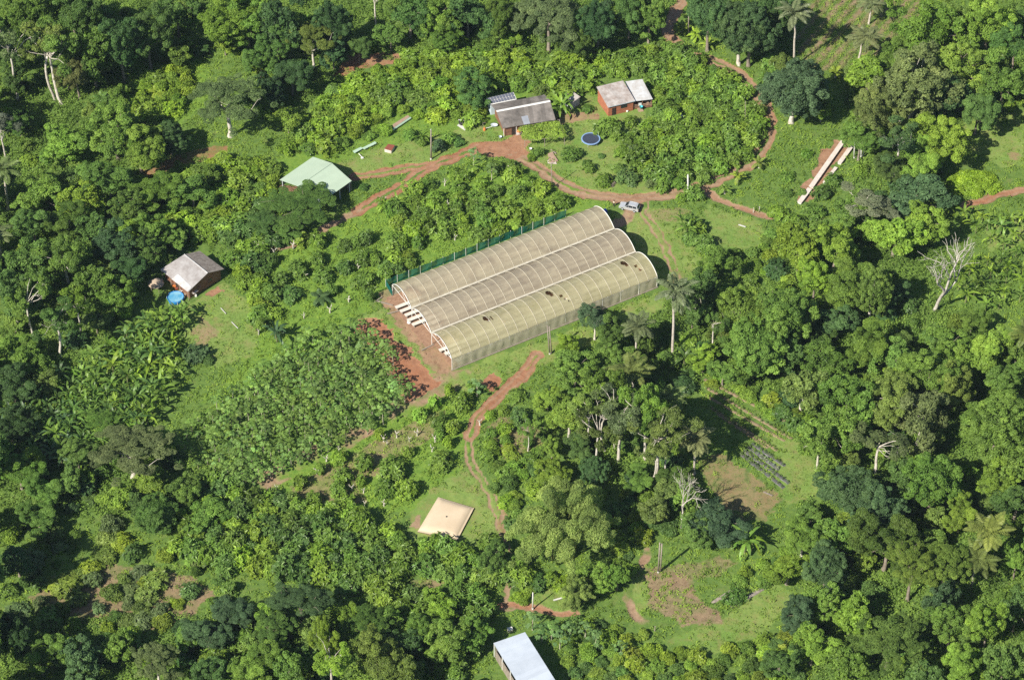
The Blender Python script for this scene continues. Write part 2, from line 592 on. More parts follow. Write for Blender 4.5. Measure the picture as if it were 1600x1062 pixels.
def ground_material():
    t = NT('ground_soil_and_grass')
    p = t.pos()
    bare, red, lit, lawn, crp = (t.attr(k) for k in ('bare', 'red', 'litter', 'lawn', 'creeper'))
    n1, n2, n3 = t.noise(0.12, 4, 0.6, p), t.noise(0.9, 4, 0.65, p), t.noise(5.0, 3, 0.7, p)
    rough_g = t.mix(t.ramp(n2, 0.35, 0.65), (0.085, 0.155, 0.034), (0.145, 0.225, 0.048))
    lawn_g = t.mix(t.ramp(n1, 0.35, 0.65), (0.150, 0.250, 0.050), (0.235, 0.305, 0.082))
    lawn_g = t.mix(t.ramp(n2, 0.4, 0.75, 0, 0.6), lawn_g, (0.100, 0.180, 0.042))
    n4 = t.noise(0.35, 4, 0.7, p)
    lawn_g = t.mix(t.ramp(n4, 0.47, 0.68, 0, 0.75), lawn_g, (0.235, 0.215, 0.085))
    rough_g = t.mix(t.ramp(n4, 0.55, 0.75, 0, 0.5), rough_g, (0.20, 0.19, 0.075))
    crp_g = t.mix(t.ramp(n2, 0.35, 0.65), (0.110, 0.205, 0.034), (0.185, 0.285, 0.045))
    g = t.mix(lawn, rough_g, lawn_g)
    g = t.mix(crp, g, crp_g)
    litc = t.mix(t.ramp(n2, 0.3, 0.7), (0.20, 0.135, 0.085), (0.33, 0.25, 0.15))
    litc = t.mix(t.ramp(n3, 0.5, 0.8), litc, (0.12, 0.085, 0.055))
    g = t.mix(lit, g, litc)
    tan = t.mix(t.ramp(n2, 0.35, 0.7), (0.36, 0.245, 0.16), (0.25, 0.165, 0.105))
    rd = t.mix(t.ramp(n2, 0.35, 0.7), (0.37, 0.165, 0.090), (0.25, 0.100, 0.055))
    soil = t.mix(t.ramp(red, 0.2, 0.9), tan, rd)
    soil = t.mix(t.ramp(n1, 0.35, 0.7, 0, 0.55), soil, t.mix(0.6, soil, (0.42, 0.30, 0.20)))
    soil = t.mix(t.ramp(n3, 0.5, 0.8, 0, 0.25), soil, t.mix(0.5, soil, (0.42, 0.30, 0.20)))
    n6 = t.noise(0.5, 5, 0.75, p, 0.8)
    soil = t.mix(t.ramp(n6, 0.5, 0.68, 0, 0.6), soil, t.mix(1.0, soil, (0.62, 0.52, 0.48), 'MULTIPLY'))
    fac = t.ramp(t.math('ADD', bare, t.math('MULTIPLY', t.math('SUBTRACT', n2, 0.5), 0.7)), 0.25, 0.62)
    c = t.mix(fac, g, soil)
    c = t.mix(t.ramp(n3, 0.3, 0.75, 0.0, 0.3), c, t.mix(1.0, c, (0.55, 0.6, 0.5), 'MULTIPLY'))
    return t.done(t.bsdf(c, 0.95, 0.12, 0, t.noise(2.2, 4, 0.6, p), 0.12, 0.6))


M_GROUND = ground_material()
idx = np.arange(nx * ny).reshape(ny, nx)
cells = np.stack([idx[:-1, :-1], idx[:-1, 1:], idx[1:, 1:], idx[1:, :-1]], -1).reshape(-1, 4)
gv = np.stack([gx, gy, GZ], -1).reshape(-1, 3)
# outer ring to the horizon
ring = []
big = 3000.0
b0 = len(gv)
outer = np.array([(-big, -big, -0.1), (big, -big, -0.1), (big, big, -0.1), (-big, big, -0.1)])
corner = [idx[0, 0], idx[0, -1], idx[-1, -1], idx[-1, 0]]
ringq = [[b0 + k, b0 + (k + 1) % 4, corner[(k + 1) % 4], corner[k]] for k in range(4)]
gva = np.concatenate([gv, outer])
z4 = np.zeros(4)


def gat(sel=None):
    return {'bare': BARE.ravel(), 'red': RED.ravel(), 'litter': LIT.ravel(), 'lawn': LAWN.ravel(), 'creeper': CRP.ravel()}


A = {k: np.concatenate([v, z4]) for k, v in gat().items()}
gme = mesh_np('ground', gva, np.concatenate([cells, np.array(ringq)]), mats=[M_GROUND], attrs=A, smooth=True)
tag(link('ground', gme), kind='structure')
# roads: their own sheets a little above the ground
cellrid = RID[:-1, :-1].ravel()
for i, (n, pl, hw, b, r, k) in enumerate(ROADW):
    cs = cells[cellrid == i]
    if not len(cs):
        continue
    used, inv = np.unique(cs, return_inverse=True)
    vv = gv[used].copy()
    vv[:, 2] += 0.03
    me = mesh_np(n, vv, inv.reshape(-1, 4), mats=[M_GROUND], attrs={kk: a[used] for kk, a in gat().items()}, smooth=True)
    tag(link(n, me), kind='structure')
# ------------------------------------------------------------------ foliage generators
def unit(a):
    return a / (np.linalg.norm(a, axis=-1, keepdims=True) + 1e-9)


def leaf_quads(c, n, t, L, Wd, fold=0.0):
    """one diamond leaf per row: centre c, normal n, direction t, length L, width Wd"""
    t = unit(t - n * np.sum(t * n, -1, keepdims=True))
    b = np.cross(n, t)
    L = np.asarray(L)[:, None] if np.ndim(L) else np.full((len(c), 1), L)
    Wd = np.asarray(Wd)[:, None] if np.ndim(Wd) else np.full((len(c), 1), Wd)
    p0 = c - t * L * 0.5
    p2 = c + t * L * 0.5 - n * L * 0.10
    m = c - t * L * 0.04 + n * L * 0.05
    p1 = m + b * Wd * 0.5
    p3 = m - b * Wd * 0.5
    v = np.stack([p0, p1, p2, p3], 1).reshape(-1, 3)
    return v, np.arange(len(c) * 4).reshape(-1, 4)


def clump_foliage(clumps, leaf, cover, r, aspect=0.55, up=0.4, jit=0.45, droop=0.35, under=0.3, tvar=0.22):
    """clumps: list of (centre, radii(3), tint). Leaves on and just below the surface of each clump, facing outward."""
    C = np.array([c[0] for c in clumps])
    R = np.array([c[1] for c in clumps])
    P, N, T = [], [], []
    for (c, rad, tint) in clumps:
        rad = np.array(rad)
        area = 4 * PI * (((rad[0] * rad[1]) ** 1.6 + (rad[0] * rad[2]) ** 1.6 + (rad[1] * rad[2]) ** 1.6) / 3) ** (1 / 1.6)
        k = max(6, int(cover * area / (leaf * leaf * aspect * 0.5)))
        d = unit(r.normal(size=(k, 3)))
        keep = (d[:, 2] > -0.35) | (r.random(k) < under)
        d = d[keep]
        s = 1.0 - 0.32 * r.random((len(d), 1)) ** 1.7 + 0.10 * r.random((len(d), 1)) ** 3
        p = np.array(c) + d * rad * s
        # leave out what sits deep inside other clumps
        q = np.linalg.norm((p[:, None, :] - C[None]) / R[None], axis=-1)
        ok = q.min(1) > 0.66
        p, d = p[ok], d[ok]
        nn = unit(unit(d / rad * rad.mean()) * 0.75 + np.array([0, 0, up]) + r.normal(size=d.shape) * jit)
        P.append(p)
        N.append(nn)
        T.append(np.clip(tint + r.normal(size=len(p)) * tvar * 0.6, 0, 1))
    P, N, T = np.concatenate(P), np.concatenate(N), np.concatenate(T)
    t = r.normal(size=P.shape) + np.array([0, 0, -droop * 2])
    L = leaf * (0.75 + 0.5 * r.random(len(P)))
    v, q = leaf_quads(P, N, t, L, L * aspect)
    return v, q, T


def tube_np(pts, rad, n=6):
    pts = np.array(pts, dtype=float)
    rad = np.array(rad, dtype=float)
    V, F = [], []
    for i in range(len(pts)):
        d = unit(pts[min(i + 1, len(pts) - 1)] - pts[max(i - 1, 0)])
        ref = np.array([0, 0, 1.0]) if abs(d[2]) < 0.9 else np.array([1.0, 0, 0])
        u = unit(np.cross(d, ref))
        w = np.cross(d, u)
        a = np.linspace(0, 2 * PI, n, endpoint=False)
        V.append(pts[i] + rad[i] * (np.cos(a)[:, None] * u + np.sin(a)[:, None] * w))
    V = np.concatenate(V)
    for i in range(len(pts) - 1):
        k = np.arange(n)
        F.append(np.stack([i * n + k, i * n + (k + 1) % n, (i + 1) * n + (k + 1) % n, (i + 1) * n + k], -1))
    return V, np.concatenate(F)


def join(parts):
    V, F, b = [], [], 0
    for v, f in parts:
        V.append(v)
        F.append(f + b)
        b += len(v)
    return np.concatenate(V), np.concatenate(F)


def wiggle(a, b, r, n=5, amp=0.08, sag=0.0):
    a, b = np.array(a, float), np.array(b, float)
    L = np.linalg.norm(b - a)
    out = []
    off = np.zeros(3)
    for i in range(n + 1):
        t = i / n
        off = off + r.normal(size=3) * amp * L / n
        w = math.sin(PI * t) ** 0.5 if 0 < t < 1 else 0
        out.append(a * (1 - t) + b * t + off * w + np.array([0, 0, sag * L * math.sin(PI * t)]))
    return out


def trunk_mesh(name, H, zfork, ends, r, base=0.3, lean=0.0, n=7, limb=0.55, twigs=0):
    """tapered trunk with limbs running out to the given clump centres"""
    top = np.array([lean * zfork * r.normal(), lean * zfork * r.normal(), zfork])
    main = wiggle((0, 0, -0.4), top, r, 6, 0.07)
    parts = [tube_np(main, np.linspace(base * 1.25, base * 0.72, len(main)), n)]
    flare = tube_np([(0, 0, -0.4), (0, 0, 0.25), (0, 0, 0.9)], [base * 1.9, base * 1.45, base * 1.1], n)
    parts.append(flare)
    for e in ends:
        e = np.array(e, float)
        st = main[-1] if r.random() < 0.7 else main[-2]
        L = np.linalg.norm(e - st)
        pts = wiggle(st, e, r, 4, 0.16, 0.10)
        r0 = base * limb * (0.6 + 0.4 * r.random())
        parts.append(tube_np(pts, np.linspace(r0, r0 * 0.3, len(pts)), 5))
        for _ in range(twigs):
            i = r.integers(1, len(pts) - 1)
            dv = unit(r.normal(size=3) + np.array([0, 0, 0.5]) + unit(e - st)) * L * (0.3 + 0.3 * r.random())
            tw = wiggle(pts[i], pts[i] + dv, r, 3, 0.2)
            parts.append(tube_np(tw, np.linspace(r0 * 0.45, r0 * 0.12, len(tw)), 4))
    v, f = join(parts)
    return mesh_np(name, v, f, mats=[M_BARK], smooth=True)


def crown_clumps(kind, R, H, r):
    """lobes of unequal size, each carrying many small tufts on its outer side"""
    cl = []
    if kind != 'umbrella':
        nl, lr, ns, sr, Rz, low, spread, jag = {
            'broad': (11, (0.24, 0.50), 12, (0.10, 0.19), 0.80, -0.6, 0.62, 0.34),
            'broad_large': (15, (0.24, 0.42), 12, (0.08, 0.15), 0.76, -0.55, 0.68, 0.32),
            'young': (6, (0.38, 0.55), 8, (0.18, 0.28), 0.95, -0.6, 0.5, 0.25),
            'dense': (20, (0.22, 0.34), 11, (0.085, 0.13), 0.86, -0.6, 0.72, 0.12),
            'open': (9, (0.20, 0.36), 9, (0.10, 0.18), 0.95, -0.7, 0.66, 0.45),
        }[kind]
        Rz = Rz * R
        zc = H - Rz
        pts, k = [], 0
        while len(pts) < nl and k < 3000:
            k += 1
            d = unit(r.normal(size=3))
            if d[2] < low or any(np.linalg.norm(d - q) < 1.55 / math.sqrt(nl) for q in pts):
                continue
            pts.append(d)
        for d in pts:
            g = spread * (1 + jag * r.normal())
            L = R * (lr[0] + (lr[1] - lr[0]) * r.random())
            c = np.array([d[0] * R * g, d[1] * R * g, zc + d[2] * Rz * g])
            lt = float(np.clip(0.46 + 0.12 * r.normal(), 0.1, 0.9))
            for _ in range(ns):
                e = unit(r.normal(size=3))
                if e @ d < -0.25:
                    e = -e
                s = R * (sr[0] + (sr[1] - sr[0]) * r.random())
                p = c + e * L * np.array([1, 1, 0.85]) * (0.72 + 0.42 * r.random())
                cl.append((p, (s, s, s * 0.72), float(np.clip(lt + 0.10 * r.normal(), 0.05, 0.95))))
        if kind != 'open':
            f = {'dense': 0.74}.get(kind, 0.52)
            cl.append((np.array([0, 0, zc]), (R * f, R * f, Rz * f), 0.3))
        else:
            cl.append(cl[-1])
    else:
        for k in range(15):
            a, q = 2.39996 * k + 0.4 * r.normal(), math.sqrt((k + 0.5) / 15)
            x, y = math.cos(a) * q * R * 0.80, math.sin(a) * q * R * 0.80
            z = H - R * (0.10 + 0.36 * q ** 2 + 0.16 * r.random())
            L = R * (0.20 + 0.12 * r.random())
            for _ in range(11):
                e = r.normal(size=2) * 0.55
                s = R * (0.07 + 0.06 * r.random())
                cl.append((np.array([x + e[0] * L, y + e[1] * L, z - 0.16 * L * (e @ e) + 0.12 * L * r.normal()]), (s, s, s * 0.5), float(np.clip(0.46 + 0.13 * r.normal(), 0.1, 0.9))))
        cl.append(cl[-1])
    return cl


PROTO = {}
CFG = {  # kind: (R, H, leaf sizes by variant, cover, aspect, up, jit, fork, base radius, limbs, twigs, material)
    'broad': (5.0, 11.0, (0.34, 0.50, 0.68, 0.42, 0.58, 0.46, 0.76, 0.38), 1.15, 0.52, 0.42, 0.34, 0.48, 0.28, 6, 0, 'M_LEAF'),
    'broad_large': (8.0, 16.0, (0.42, 0.56, 0.70, 0.48, 0.62), 1.05, 0.55, 0.42, 0.34, 0.50, 0.46, 8, 0, 'M_LEAF'),
    'young': (2.6, 5.5, (0.40, 0.46, 0.52, 0.44), 1.2, 0.50, 0.45, 0.38, 0.45, 0.12, 4, 0, 'M_LEAF'),
    'dense': (6.0, 13.0, (0.36, 0.42, 0.38, 0.44), 1.2, 0.58, 0.35, 0.36, 0.45, 0.38, 5, 0, 'M_LEAF'),
    'umbrella': (7.0, 11.5, (0.30, 0.34, 0.28, 0.32), 1.1, 0.50, 0.75, 0.40, 0.55, 0.34, 10, 1, 'M_FINE'),
    'open': (5.0, 20.0, (0.42, 0.48, 0.40, 0.5, 0.44), 0.95, 0.52, 0.42, 0.40, 0.60, 0.28, 9, 1, 'M_LEAF'),
}


def build_tree_protos():
    for kind, (R, H, leaves, cover, asp, up, jit, fork, base, limbs, twigs, mat) in CFG.items():
        PROTO[kind] = []
        for k, leaf in enumerate(leaves):
            leaf *= 0.86
            r = np.random.default_rng(100 * len(PROTO) + k)
            cl = crown_clumps(kind, R, H, r)
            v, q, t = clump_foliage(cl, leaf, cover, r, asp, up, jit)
            crown = mesh_np('crown', v, q, mats=[globals()[mat]], tint=t)
            cs = [c[0] for c in cl[:-1]]
            r.shuffle(cs)
            tr = trunk_mesh('trunk', H, H * fork, cs[:limbs], r, base, 0.03, twigs=twigs, limb=0.42)
            PROTO[kind].append((R, H, tr, crown))


build_tree_protos()


# --- bushes: rosettes of long drooping leaves
def bush_mesh(name, R, H, nros, nleaf, L, r, asp=0.40, trunk=True, flat=0.9, stemcol=None):
    P, N, T, TI = [], [], [], []
    Rz = min(H * 0.62, R * flat)
    zc = H - Rz
    lob = unit(r.normal(size=(4, 3)))
    pts = []
    k = 0
    while len(pts) < nros and k < 6000:
        k += 1
        d = unit(r.normal(size=3))
        if d[2] < -0.5 or any(np.linalg.norm(d - q) < 1.5 / math.sqrt(nros) for q in pts):
            continue
        pts.append(d)
    for d in pts:
        g = 0.78 + 0.34 * max(0, max(d @ l for l in lob)) ** 2 * r.random() + 0.12 * r.normal()
        c = np.array([d[0] * R * g, d[1] * R * g, zc + d[2] * Rz * g])
        ax = unit(d * 0.8 + np.array([0, 0, 0.75]))
        ti = float(np.clip(0.46 + 0.16 * r.normal(), 0.1, 0.9))
        u = unit(np.cross(ax, r.normal(size=3)))
        w = np.cross(ax, u)
        m = nleaf
        a = r.random(m) * 2 * PI
        el = 0.15 + 0.75 * r.random(m)
        tdir = (np.cos(a)[:, None] * u + np.sin(a)[:, None] * w) * np.cos(el)[:, None] + ax * np.sin(el)[:, None] * 0.8
        tdir[:, 2] -= 0.35
        tdir = unit(tdir)
        ll = L * (0.75 + 0.5 * r.random(m))
        P.append(c + tdir * ll[:, None] * 0.55 + r.normal(size=(m, 3)) * 0.06)
        nn = unit(ax - tdir * np.sum(tdir * ax, -1, keepdims=True) + r.normal(size=(m, 3)) * 0.22)
        N.append(nn)
        T.append(tdir)
        TI.append(np.clip(ti + 0.13 * r.normal(size=m), 0, 1))
    P, N, T, TI = map(np.concatenate, (P, N, T, TI))
    L_ = L * (0.75 + 0.5 * r.random(len(P)))
    v1, q1 = leaf_quads(P, N, T, L_, L_ * asp)
    # inner foliage closing the bush
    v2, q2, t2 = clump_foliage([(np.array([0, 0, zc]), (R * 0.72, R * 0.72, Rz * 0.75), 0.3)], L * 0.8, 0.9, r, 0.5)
    pv, pf = [v1, v2], [q1, q2]
    parts = [(v1, q1), (v2, q2)]
    nl = len(q1) + len(q2)
    tr = []
    if trunk:
        for k in range(3):
            e = np.array([r.normal() * R * 0.3, r.normal() * R * 0.3, zc])
            tr.append(tube_np(wiggle((0, 0, -0.3), e, r, 3, 0.1), np.linspace(0.11, 0.05, 4), 5))
        parts += tr
    v, f = join(parts)
    nt = len(f) - nl
    return mesh_np(name, v, f, mats=[M_WAXY, M_STEM], midx=[0] * nl + [1] * nt, tint=np.concatenate([TI, t2, np.full(nt, 0.5)]))


M_STEM = plain('pale_stem_bark', (0.36, 0.31, 0.24), (0.22, 0.18, 0.14), 3.0, 0.9)
M_WHITE_STEM = plain('whitish_bark', (0.62, 0.58, 0.50), (0.36, 0.32, 0.27), 2.0, 0.85)
PROTO['bush'] = [(2.2, 3.2, bush_mesh('bush_foliage', 2.2, 3.2, 44, 14, 0.76, np.random.default_rng(300 + k))) for k in range(5)]
PROTO['shrub'] = []
for k in range(6):
    r = np.random.default_rng(340 + k)
    cl = []
    for j in range(11):
        a, q = r.random() * 2 * PI, math.sqrt(r.random())
        s = 0.55 + 0.4 * r.random()
        cl.append((np.array([math.cos(a) * q * 1.3, math.sin(a) * q * 1.3, 0.5 + (1 - q) * 1.0 * r.random()]), (s, s, s * 0.8), float(np.clip(0.45 + 0.18 * r.normal(), 0.1, 0.9))))
    v, q, t = clump_foliage(cl, 0.34, 1.5, r, 0.55, 0.5, 0.5, under=0.1)
    PROTO['shrub'].append((2.0, 2.0, mesh_np('shrub_foliage', v, q, mats=[M_LEAF], tint=t)))


# --- coconut palm
def palm_meshes(H, R, nf, r, hang=0.0):
    pts = wiggle((0, 0, -0.3), (0.05 * H * r.normal() * 0.5, 0.05 * H * r.normal() * 0.5, H - 0.3), r, 6, 0.04)
    v, f = join([tube_np(pts, np.linspace(0.24, 0.16, len(pts)), 7), tube_np([(0, 0, -0.3), (0, 0, 0.4), (0, 0, 0.9)], [0.42, 0.3, 0.2], 7)])
    trunk = mesh_np('trunk', v, f, mats=[M_BARK], smooth=True)
    top = np.array(pts[-1])
    C, N, T, L, Wd, TI, rach = [], [], [], [], [], [], []
    for k in range(nf):
        a = k * 2.39996 + 0.3 * r.normal()
        e0 = math.radians(80 - 105 * (k + 0.5) / nf + 8 * r.normal())
        FL = R * (0.95 + 0.2 * r.random()) * (1.0 if k > 3 else 0.75)
        hd = np.array([math.cos(a), math.sin(a), 0])
        side = np.array([-math.sin(a), math.cos(a), 0])
        p = top.copy()
        nseg = 24
        e = e0
        line = [p.copy()]
        ti = np.clip(0.5 + 0.12 * r.normal() - 0.15 * (k > nf * 0.8), 0, 1)
        for s in range(nseg):
            d = hd * math.cos(e) + np.array([0, 0, math.sin(e)])
            p = p + d * FL / nseg
            line.append(p.copy())
            e -= math.radians(60 + 20 * r.random()) / nseg * (0.6 + 1.1 * s / nseg)
            if s < 2:
                continue
            u = s / nseg
            ll = 0.95 * math.sin(PI * min(1, u * 0.9 + 0.16)) ** 0.7 * R / 4.0
            nrm = np.cross(side, d)
            if nrm[2] < 0:
                nrm = -nrm
            for sg in (-1, 1):
                t = unit(side * sg * 0.85 + d * 0.45 + np.array([0, 0, -0.42]) + r.normal(size=3) * 0.06)
                C.append(p + t * ll * 0.5)
                T.append(t)
                N.append(unit(nrm + 0.3 * sg * side + r.normal(size=3) * 0.15))
                L.append(ll)
                Wd.append(0.24)
                TI.append(ti + 0.1 * r.normal())
        rach.append(tube_np(line[::4], np.linspace(0.06, 0.015, len(line[::4])), 3))
    v1, q1 = leaf_quads(np.array(C), np.array(N), np.array(T), np.array(L), np.array(Wd))
    v2, f2 = join(rach)
    v, f = join([(v1, q1), (v2, f2)])
    crown = mesh_np('crown', v, f, mats=[M_WAXY], tint=np.clip(np.concatenate([TI, np.full(len(f2), 0.6)]), 0, 1))
    return trunk, crown


PROTO['palm'] = [(4.2, 15.0, *palm_meshes(15.0, 4.2, 20, np.random.default_rng(400 + k))) for k in range(3)]
PROTO['small_palm'] = [(2.6, 3.4, *palm_meshes(2.2, 2.8, 11, np.random.default_rng(420 + k))) for k in range(2)]


# --- banana
def banana_meshes(r, Hs=2.2, nl=9, L=2.8, Wd=0.50):
    stem = mesh_np('stem', *tube_np(wiggle((0, 0, -0.2), (0.1 * r.normal(), 0.1 * r.normal(), Hs), r, 3, 0.03), [0.17, 0.15, 0.12, 0.08], 6), mats=[M_BARK], smooth=True)
    V, F, TI = [], [], []
    b = 0
    for k in range(nl):
        a = k * 2.4 + 0.3 * r.normal()
        e = math.radians(82 - 72 * k / nl + 8 * r.normal())
        hd = np.array([math.cos(a), math.sin(a), 0])
        sd_ = np.array([-math.sin(a), math.cos(a), 0])
        p = np.array([0, 0, Hs - 0.05])
        ns = 9
        LL = L * (0.8 + 0.35 * r.random())
        ti = float(np.clip(0.48 + 0.2 * r.normal(), 0.05, 0.95))
        roll = 0.35 * r.normal()
        row = []
        for s in range(ns + 1):
            u = s / ns
            d = hd * math.cos(e) + np.array([0, 0, math.sin(e)])
            if s:
                p = p + d * LL / ns
            e -= math.radians(95 + 25 * r.random()) / ns * (0.35 + u)
            w = Wd * (0.12 if u < 0.12 else max(0.03, math.sin(PI * min(1.0, 0.12 + u * 0.86)) ** 0.6)) * 0.5
            up_ = np.cross(sd_, d)
            if up_[2] < 0:
                up_ = -up_
            s2 = sd_ * math.cos(roll) + up_ * math.sin(roll)
            row.append((p + s2 * w + up_ * w * 0.35 * (r.random() * 0.8), p.copy(), p - s2 * w + up_ * w * 0.35 * (r.random() * 0.8)))
        for s in range(ns + 1):
            V += list(row[s])
        for s in range(ns):
            for c in (0, 1):
                if r.random() < 0.05 and s > 2:
                    continue
                F.append((b + s * 3 + c, b + s * 3 + c + 1, b + (s + 1) * 3 + c + 1, b + (s + 1) * 3 + c))
                TI.append(np.clip(ti + 0.08 * r.normal(), 0, 1))
        b += 3 * (ns + 1)
    return stem, mesh_np('foliage', np.array(V), np.array(F), mats=[M_WAXY], tint=np.array(TI))


PROTO['banana'] = [(2.3, 3.6, *banana_meshes(np.random.default_rng(440 + k), 2.0 + 0.4 * (k % 2), 8 + k % 3)) for k in range(6)]


# --- papaya
def papaya_meshes(r, H=3.0, nl=18):
    stem = mesh_np('stem', *tube_np(wiggle((0, 0, -0.2), (0.08 * r.normal(), 0.08 * r.normal(), H - 0.3), r, 3, 0.03), [0.10, 0.085, 0.07, 0.05], 6), mats=[M_BARK], smooth=True)
    C, N, T, L, Wd, TI = [], [], [], [], [], []
    pet = []
    for k in range(nl):
        a = k * 2.39996 + 0.25 * r.normal()
        u = (k + 0.5) / nl
        e = math.radians(78 - 92 * u + 8 * r.normal())
        ll = 0.55 + 0.55 * u ** 0.7 + 0.1 * r.normal()
        hd = np.array([math.cos(a), math.sin(a), 0])
        d = hd * math.cos(e) + np.array([0, 0, math.sin(e)])
        p0 = np.array([0, 0, H - 0.35 - 0.25 * u])
        p = p0 + d * ll + np.array([0, 0, -0.12 * ll])
        pet.append(tube_np([p0, p0 + d * ll * 0.5, p], [0.022, 0.018, 0.014], 3))
        nrm = unit(np.array([0, 0, 1.0]) + hd * 0.35 + r.normal(size=3) * 0.25)
        ti = float(np.clip(0.46 + 0.17 * r.normal(), 0.05, 0.95))
        S = 0.47 * (0.75 + 0.45 * r.random())
        for j in range(7):
            aa = (j - 3) * 0.72
            dv = hd * math.cos(aa) + np.array([-hd[1], hd[0], 0]) * math.sin(aa)
            t = unit(dv - nrm * (dv @ nrm) + np.array([0, 0, -0.28]))
            s = S * (1.0 - 0.11 * abs(j - 3))
            C.append(p + t * s * 0.5)
            T.append(t)
            N.append(unit(nrm + 0.12 * r.normal(size=3)))
            L.append(s * 1.08)
            Wd.append(s * 0.56)
            TI.append(ti + 0.05 * r.normal())
    v1, q1 = leaf_quads(np.array(C), np.array(N), np.array(T), np.array(L), np.array(Wd))
    v2, f2 = join(pet)
    v, f = join([(v1, q1), (v2, f2)])
    return stem, mesh_np('crown', v, f, mats=[M_LEAF], tint=np.clip(np.concatenate([TI, np.full(len(f2), 0.8)]), 0, 1))


PROTO['papaya'] = [(1.35, 3.0, *papaya_meshes(np.random.default_rng(460 + k), 3.0, 15 + 2 * (k % 3))) for k in range(6)]


# --- bamboo thicket
def bamboo_meshes(r, R=9.0, H=13.0, n=58):
    cl, culms = [], []
    for k in range(n):
        a = r.random() * 2 * PI
        q = math.sqrt(r.random())
        base = np.array([math.cos(a) * q * R * 0.25, math.sin(a) * q * R * 0.25, -0.2])
        out = 0.18 + 0.85 * q
        hd = np.array([math.cos(a + 0.2 * r.normal()), math.sin(a + 0.2 * r.normal()), 0])
        h = H * (0.62 + 0.42 * r.random()) * (1 - 0.34 * q)
        pts = []
        ns = 9
        for s in range(ns + 1):
            u = s / ns
            pts.append(base + hd * R * 0.78 * out * u ** 2.1 + np.array([0, 0, h * (1 - (1 - u) ** 1.6) - h * 0.28 * q * max(0, u - 0.7) ** 2 / 0.09]))
        culms.append(tube_np(pts, np.linspace(0.07, 0.02, ns + 1), 4))
        ti = float(np.clip(0.47 + 0.15 * r.normal(), 0.1, 0.9))
        for s, w in ((5, 0.55), (6, 0.85), (7, 1.12), (8, 1.10), (9, 0.75)):
            w *= 0.8 + 0.3 * r.random()
            c = pts[s] + r.normal(size=3) * 0.15
            cl.append((c, (w, w, w * 0.82), float(np.clip(ti + 0.04 * r.normal() + 0.05 * (s - 7), 0.05, 0.95))))
    v, q, t = clump_foliage(cl, 0.32, 0.95, r, 0.36, 0.35, 0.40, droop=0.7, under=0.25)
    cv, cf = join(culms)
    return mesh_np('culm', cv, cf, mats=[M_BARK], smooth=True), mesh_np('crown', v, q, mats=[M_FINE], tint=t)


PROTO['bamboo'] = [(9.0, 13.0, *bamboo_meshes(np.random.default_rng(480)))]


# --- bare tree
def bare_tree(r, H, R, base=0.32, gens=4, white=True):
    parts = []

    def grow(p, d, L, rad, g):
        pts = [p]
        q = p.copy()
        dd = d.copy()
        for s in range(4):
            dd = unit(dd + r.normal(size=3) * 0.16 + np.array([0, 0, 0.04]))
            q = q + dd * L / 4
            pts.append(q.copy())
        parts.append(tube_np(pts, np.linspace(rad, rad * 0.62, 5), 6 if g < 2 else 4))
        if g >= gens:
            return
        for j in range(3 if g else 3):
            a = r.random() * 2 * PI
            ref = unit(np.cross(dd, np.array([0.3, 0.5, 0.2])))
            ref2 = np.cross(dd, ref)
            sp = 0.75 if g < 2 else 0.9
            nd = unit(dd + sp * (math.cos(a + j * 2.1) * ref + math.sin(a + j * 2.1) * ref2) * (0.6 + 0.5 * r.random()) + np.array([0, 0, 0.12]))
            st = pts[-1] if j else pts[2 + int(r.integers(0, 2))]
            grow(np.array(st), nd, L * (0.62 + 0.2 * r.random()), rad * (0.62 if j else 0.5), g + 1)
    grow(np.array([0, 0, -0.4]), np.array([0.05, 0, 1.0]), H * 0.30, base, 0)
    v, f = join(parts)
    v[:, :2] *= R / max(1e-3, np.percentile(np.abs(v[:, :2]), 99))
    v[:, 2] *= H / v[:, 2].max()
    return mesh_np('trunk', v, f, mats=[M_BARK], smooth=True)


PROTO['bare'] = [(5.5, 18.0, bare_tree(np.random.default_rng(505 + 3 * k), 18.0, 5.5)) for k in range(3)]


# --- white dead stump with a few forks
def stump_mesh(r):
    parts = [tube_np(wiggle((0, 0, -0.2), (0.1, 0.05, 0.9), r, 3, 0.12), [0.2, 0.15, 0.13, 0.11], 6)]
    for k in range(3):
        a = k * 2.1 + r.random()
        e = np.array([math.cos(a) * 0.55, math.sin(a) * 0.55, 1.3 + 0.6 * r.random()])
        parts.append(tube_np(wiggle((0.1, 0.05, 0.85), e, r, 3, 0.2), [0.11, 0.09, 0.07, 0.05], 5))
    v, f = join(parts)
    return mesh_np('stump', v, f, mats=[M_WHITE_STEM], smooth=True)


PROTO['stump'] = [(0.8, 1.7, stump_mesh(np.random.default_rng(530 + k))) for k in range(4)]
